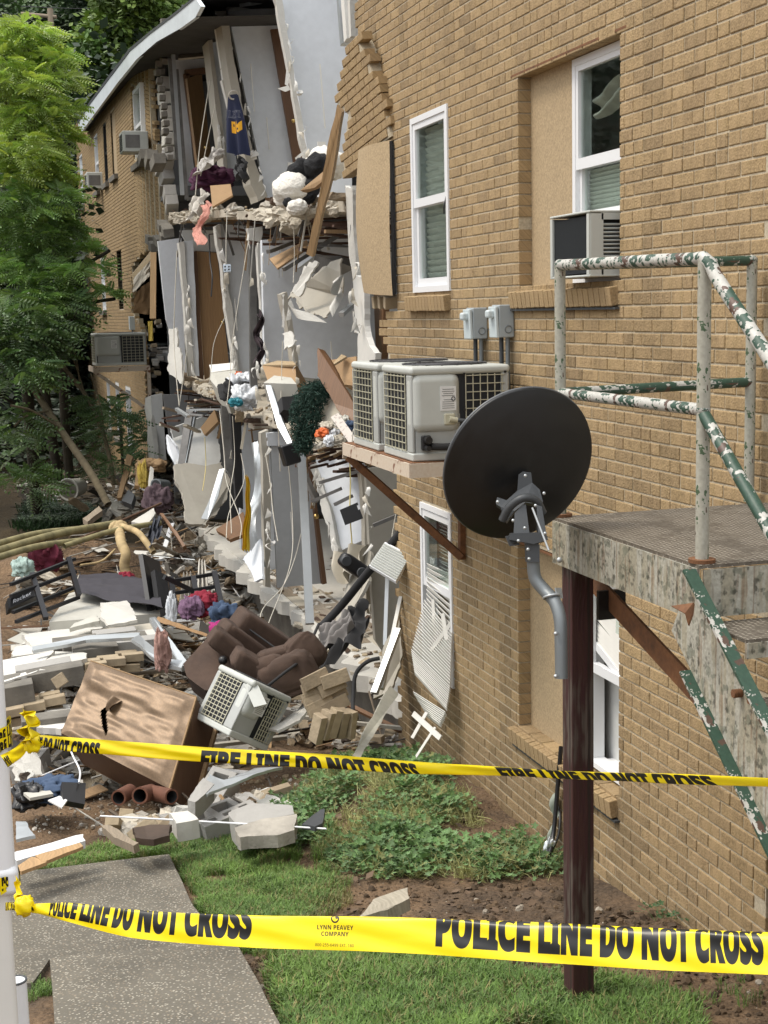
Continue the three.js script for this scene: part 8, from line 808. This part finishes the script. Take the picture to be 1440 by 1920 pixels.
{ const ms = [], cs = []; const add = (P, n, s0, s1, pale) => onPatch(P, n, (p) => { if (fbm(p.x * 3, p.z * 3, 3, 29) < 0.36) return; ms.push(M4(p.x, p.y - 0.004, p.z, rr(-0.2, 0.2), rnd() * 6.28, rr(-0.2, 0.2), rr(s0, s1))); const k = rr(0.65, 1.35), y = rnd() < pale ? 1 : 0, pt = fbm(p.x * 2, p.z * 2, 3, 37); cs.push(y ? C(0.26 * k, 0.23 * k, 0.08 * k) : C(lerp(0.11, 0.17, pt) * k, lerp(0.21, 0.28, pt) * k, 0.04 * k)); }, 0.1); add(LAWN1, 9000, 0.4, 1.15, 0.12); add(LAWN2, 8500, 0.6, 1.6, 0.12); add([[600, 1640], [640, 1640], [660, 1700], [560, 1750]], 260, 0.5, 0.9, 0.7); add([[440, 1770], [520, 1760], [540, 1800], [500, 1810]], 120, 0.5, 0.9, 0.4); add([[48, 1850], [92, 1840], [96, 1870], [50, 1880]], 40, 0.5, 0.8, 0); add([[1160, 1820], [1400, 1840], [1440, 1900], [1240, 1890]], 22, 0.6, 1, 0.1); add([[440, 1500], [600, 1440], [560, 1490], [470, 1530]], 50, 0.4, 0.8, 0.3); stuff(instanced('grass', tuft(11, 0.085, 0.035, 0.0022), M.leaf(1, 1, 1, 0.3), ms, cs)); }
{ // trampled ground ivy: pale stems and lobed leaves
  const pos = [], col = []; const tri = (a, b, c, k) => { pos.push(...a, ...b, ...c); for (let i = 0; i < 3; i++) col.push(...k); }; const leaf = (c, r, n, up, k) => { const u = V(1, 0, 0).cross(up).normalize(), w = V().crossVectors(up, u); const R = (a) => r * (0.78 + 0.22 * Math.cos(a * 5)) * (Math.abs(a - Math.PI) < 0.5 ? 0.45 : 1); for (let i = 0; i < 10; i++) { const a = i / 10 * 6.283, b = (i + 1) / 10 * 6.283, p = (t) => c.clone().addScaledVector(u, Math.cos(t) * R(t)).addScaledVector(w, Math.sin(t) * R(t)).addScaledVector(up, 0.22 * R(t)).toArray(); tri(c.toArray(), p(a), p(b), k); } };
  for (let s = 0; s < 6; s++) { const a = hash(s, 1, 4) * 6.28, L = 0.07 + 0.1 * hash(s, 2, 4), h = 0.02 + 0.07 * hash(s, 3, 4), d = V(Math.cos(a) * L, h, Math.sin(a) * L), sd = V(-Math.sin(a), 0, Math.cos(a)).multiplyScalar(0.0016), m = d.clone().multiplyScalar(0.5).add(V(0, h * 0.5, 0)); for (const [p, q] of [[V(0, 0, 0), m], [m, d]]) { tri(p.clone().add(sd).toArray(), p.clone().sub(sd).toArray(), q.clone().add(sd).toArray(), [1.5, 1.35, 1.2]); tri(p.clone().sub(sd).toArray(), q.clone().sub(sd).toArray(), q.clone().add(sd).toArray(), [1.5, 1.35, 1.2]); } if (hash(s, 9, 4) < 0.8) leaf(d, 0.018 + 0.017 * hash(s, 4, 4), 10, V((hash(s, 5, 4) - 0.5) * 1.4, 1, (hash(s, 6, 4) - 0.5) * 1.4).normalize(), [0.8, 0.85, 0.8]); leaf(m.clone().add(V(0.01, 0.012, 0)), 0.014 + 0.012 * hash(s, 7, 4), 10, V((hash(s, 8, 4) - 0.5) * 1.6, 1, 0.3).normalize(), [0.7, 0.8, 0.7]); }
  const g = new THREE.BufferGeometry(); g.setAttribute('position', new THREE.Float32BufferAttribute(pos, 3)); g.setAttribute('color', new THREE.Float32BufferAttribute(col, 3)); g.computeVertexNormals();
  const ms = [], cs = []; onPatch(WEED, 2300, (p) => { const dens = fbm(p.x * 2.6, p.z * 2.6, 3, 47); if (dens < 0.48) return; ms.push(M4(p.x, p.y + rr(-0.01, 0.03), p.z, rr(-0.35, 0.35), rnd() * 6.28, rr(-0.35, 0.35), rr(0.5, 1.0))); const k = rr(0.6, 1.4), w = rnd(); cs.push(w < 0.12 ? C(0.2 * k, 0.2 * k, 0.06 * k) : C(0.15 * k, 0.26 * k, 0.085 * k)); }, 0.16); onPatch([[1180, 1640], [1400, 1700], [1400, 1790], [1240, 1760]], 14, (p) => { ms.push(M4(p.x, p.y, p.z, 0, rnd() * 6, 0, 0.7)); cs.push(C(0.06, 0.13, 0.04)); }); const m = M.leaf(1, 1, 1, 0.25); m.vertexColors = true; stuff(instanced('ground_ivy', g, m, ms, cs));
  const sg = tuft(7, 0.16, 0.05, 0.0022), sm = [], sc = []; onPatch(WEED, 2400, (p) => { if (fbm(p.x * 3, p.z * 3, 2, 53) < 0.38) return; sm.push(M4(p.x, p.y, p.z, rr(-1.2, 1.2), rnd() * 6.28, rr(-1.2, 1.2), rr(0.6, 1.2))); const k = rr(0.7, 1.3); sc.push(C(0.36 * k, 0.36 * k, 0.14 * k)); }, 0.16); stuff(instanced('flattened_stems', sg, M.leaf(1, 1, 1, 0.2), sm, sc));
  const cl = [], cc = []; for (const [P, n, s1] of [[[[620, 1650], [1060, 1660], [1080, 1800], [560, 1790]], 900, 0.02], [[[1110, 1690], [1440, 1800], [1440, 1920], [1100, 1850]], 700, 0.022], [[[560, 1790], [1060, 1800], [1060, 1840], [600, 1800]], 300, 0.02], [[[430, 1800], [520, 1800], [580, 1920], [540, 1920]], 200, 0.018]]) onPatch(P, n, (p) => { const s = 0.003 + s1 * rnd() ** 4; cl.push(M4(p.x, p.y + s * 0.2, p.z, rnd() * 6, rnd() * 6, rnd() * 6, V(s * 1.2, s * 0.8, s))); const k = rr(0.5, 1.3); cc.push(rnd() < 0.06 ? C(0.4, 0.36, 0.3) : C(0.13 * k, 0.09 * k, 0.055 * k)); }); stuff(instanced('clods', new THREE.DodecahedronGeometry(1, 0), mat(1, 1, 1, { map: T.grime, rough: 1 }), cl, cc));
  const ll = [], lc = []; for (const [P, n] of [[WEED, 60], [[[1100, 1700], [1440, 1800], [1440, 1900], [1100, 1840]], 24], [[[620, 1650], [1040, 1680], [1040, 1800], [600, 1780]], 26], [[[780, 1470], [880, 1500], [900, 1540], [800, 1520]], 40]]) onPatch(P, n, (p) => { ll.push(M4(p.x, p.y + 0.02, p.z, rr(-0.5, 0.5), rnd() * 6, rr(-0.5, 0.5), rr(0.12, 0.3))); const k = rr(0.5, 1.2); lc.push(C(0.12 * k, 0.08 * k, 0.05 * k)); }); stuff(instanced('fallen_leaves', simpleSpray(3, 0.2, 0.1), mat(1, 1, 1, { rough: 0.9 }), ll, lc));
}
{ const ms = [], cs = []; onPatch([[30, 990], [60, 950], [200, 955], [170, 985], [60, 1010]], 420, (p) => { ms.push(M4(p.x, p.y, p.z, 0, rnd() * 6, 0, rr(2, 4))); const k = rr(0.5, 1.2); cs.push(C(0.03 * k, 0.075 * k, 0.02 * k)); }); stuff(instanced('rough_grass', tuft(9, 0.085, 0.05, 0.004), M.leaf(1, 1, 1, 0.2), ms, cs)); const fl = [], fc = []; for (let i = 0; i < 260; i++) { const q = hit(rr(35, 225), rr(880, 985)); fl.push(M4(q.x, q.y + 0.03, q.z, rnd() * 0.4, rnd() * 6, rnd() * 0.4, V(rr(0.02, 0.1), 0.02, rr(0.05, 0.4)))); const k = rr(0.3, 1.2); fc.push(rnd() < 0.12 ? C(0.5, 0.5, 0.48) : C(0.08 * k, 0.065 * k, 0.045 * k)); } stuff(instanced('litter', new THREE.BoxGeometry(1, 1, 1), mat(1, 1, 1, { map: T.grime, rough: 1 }), fl, fc)); }
renderer.render(scene, camera);
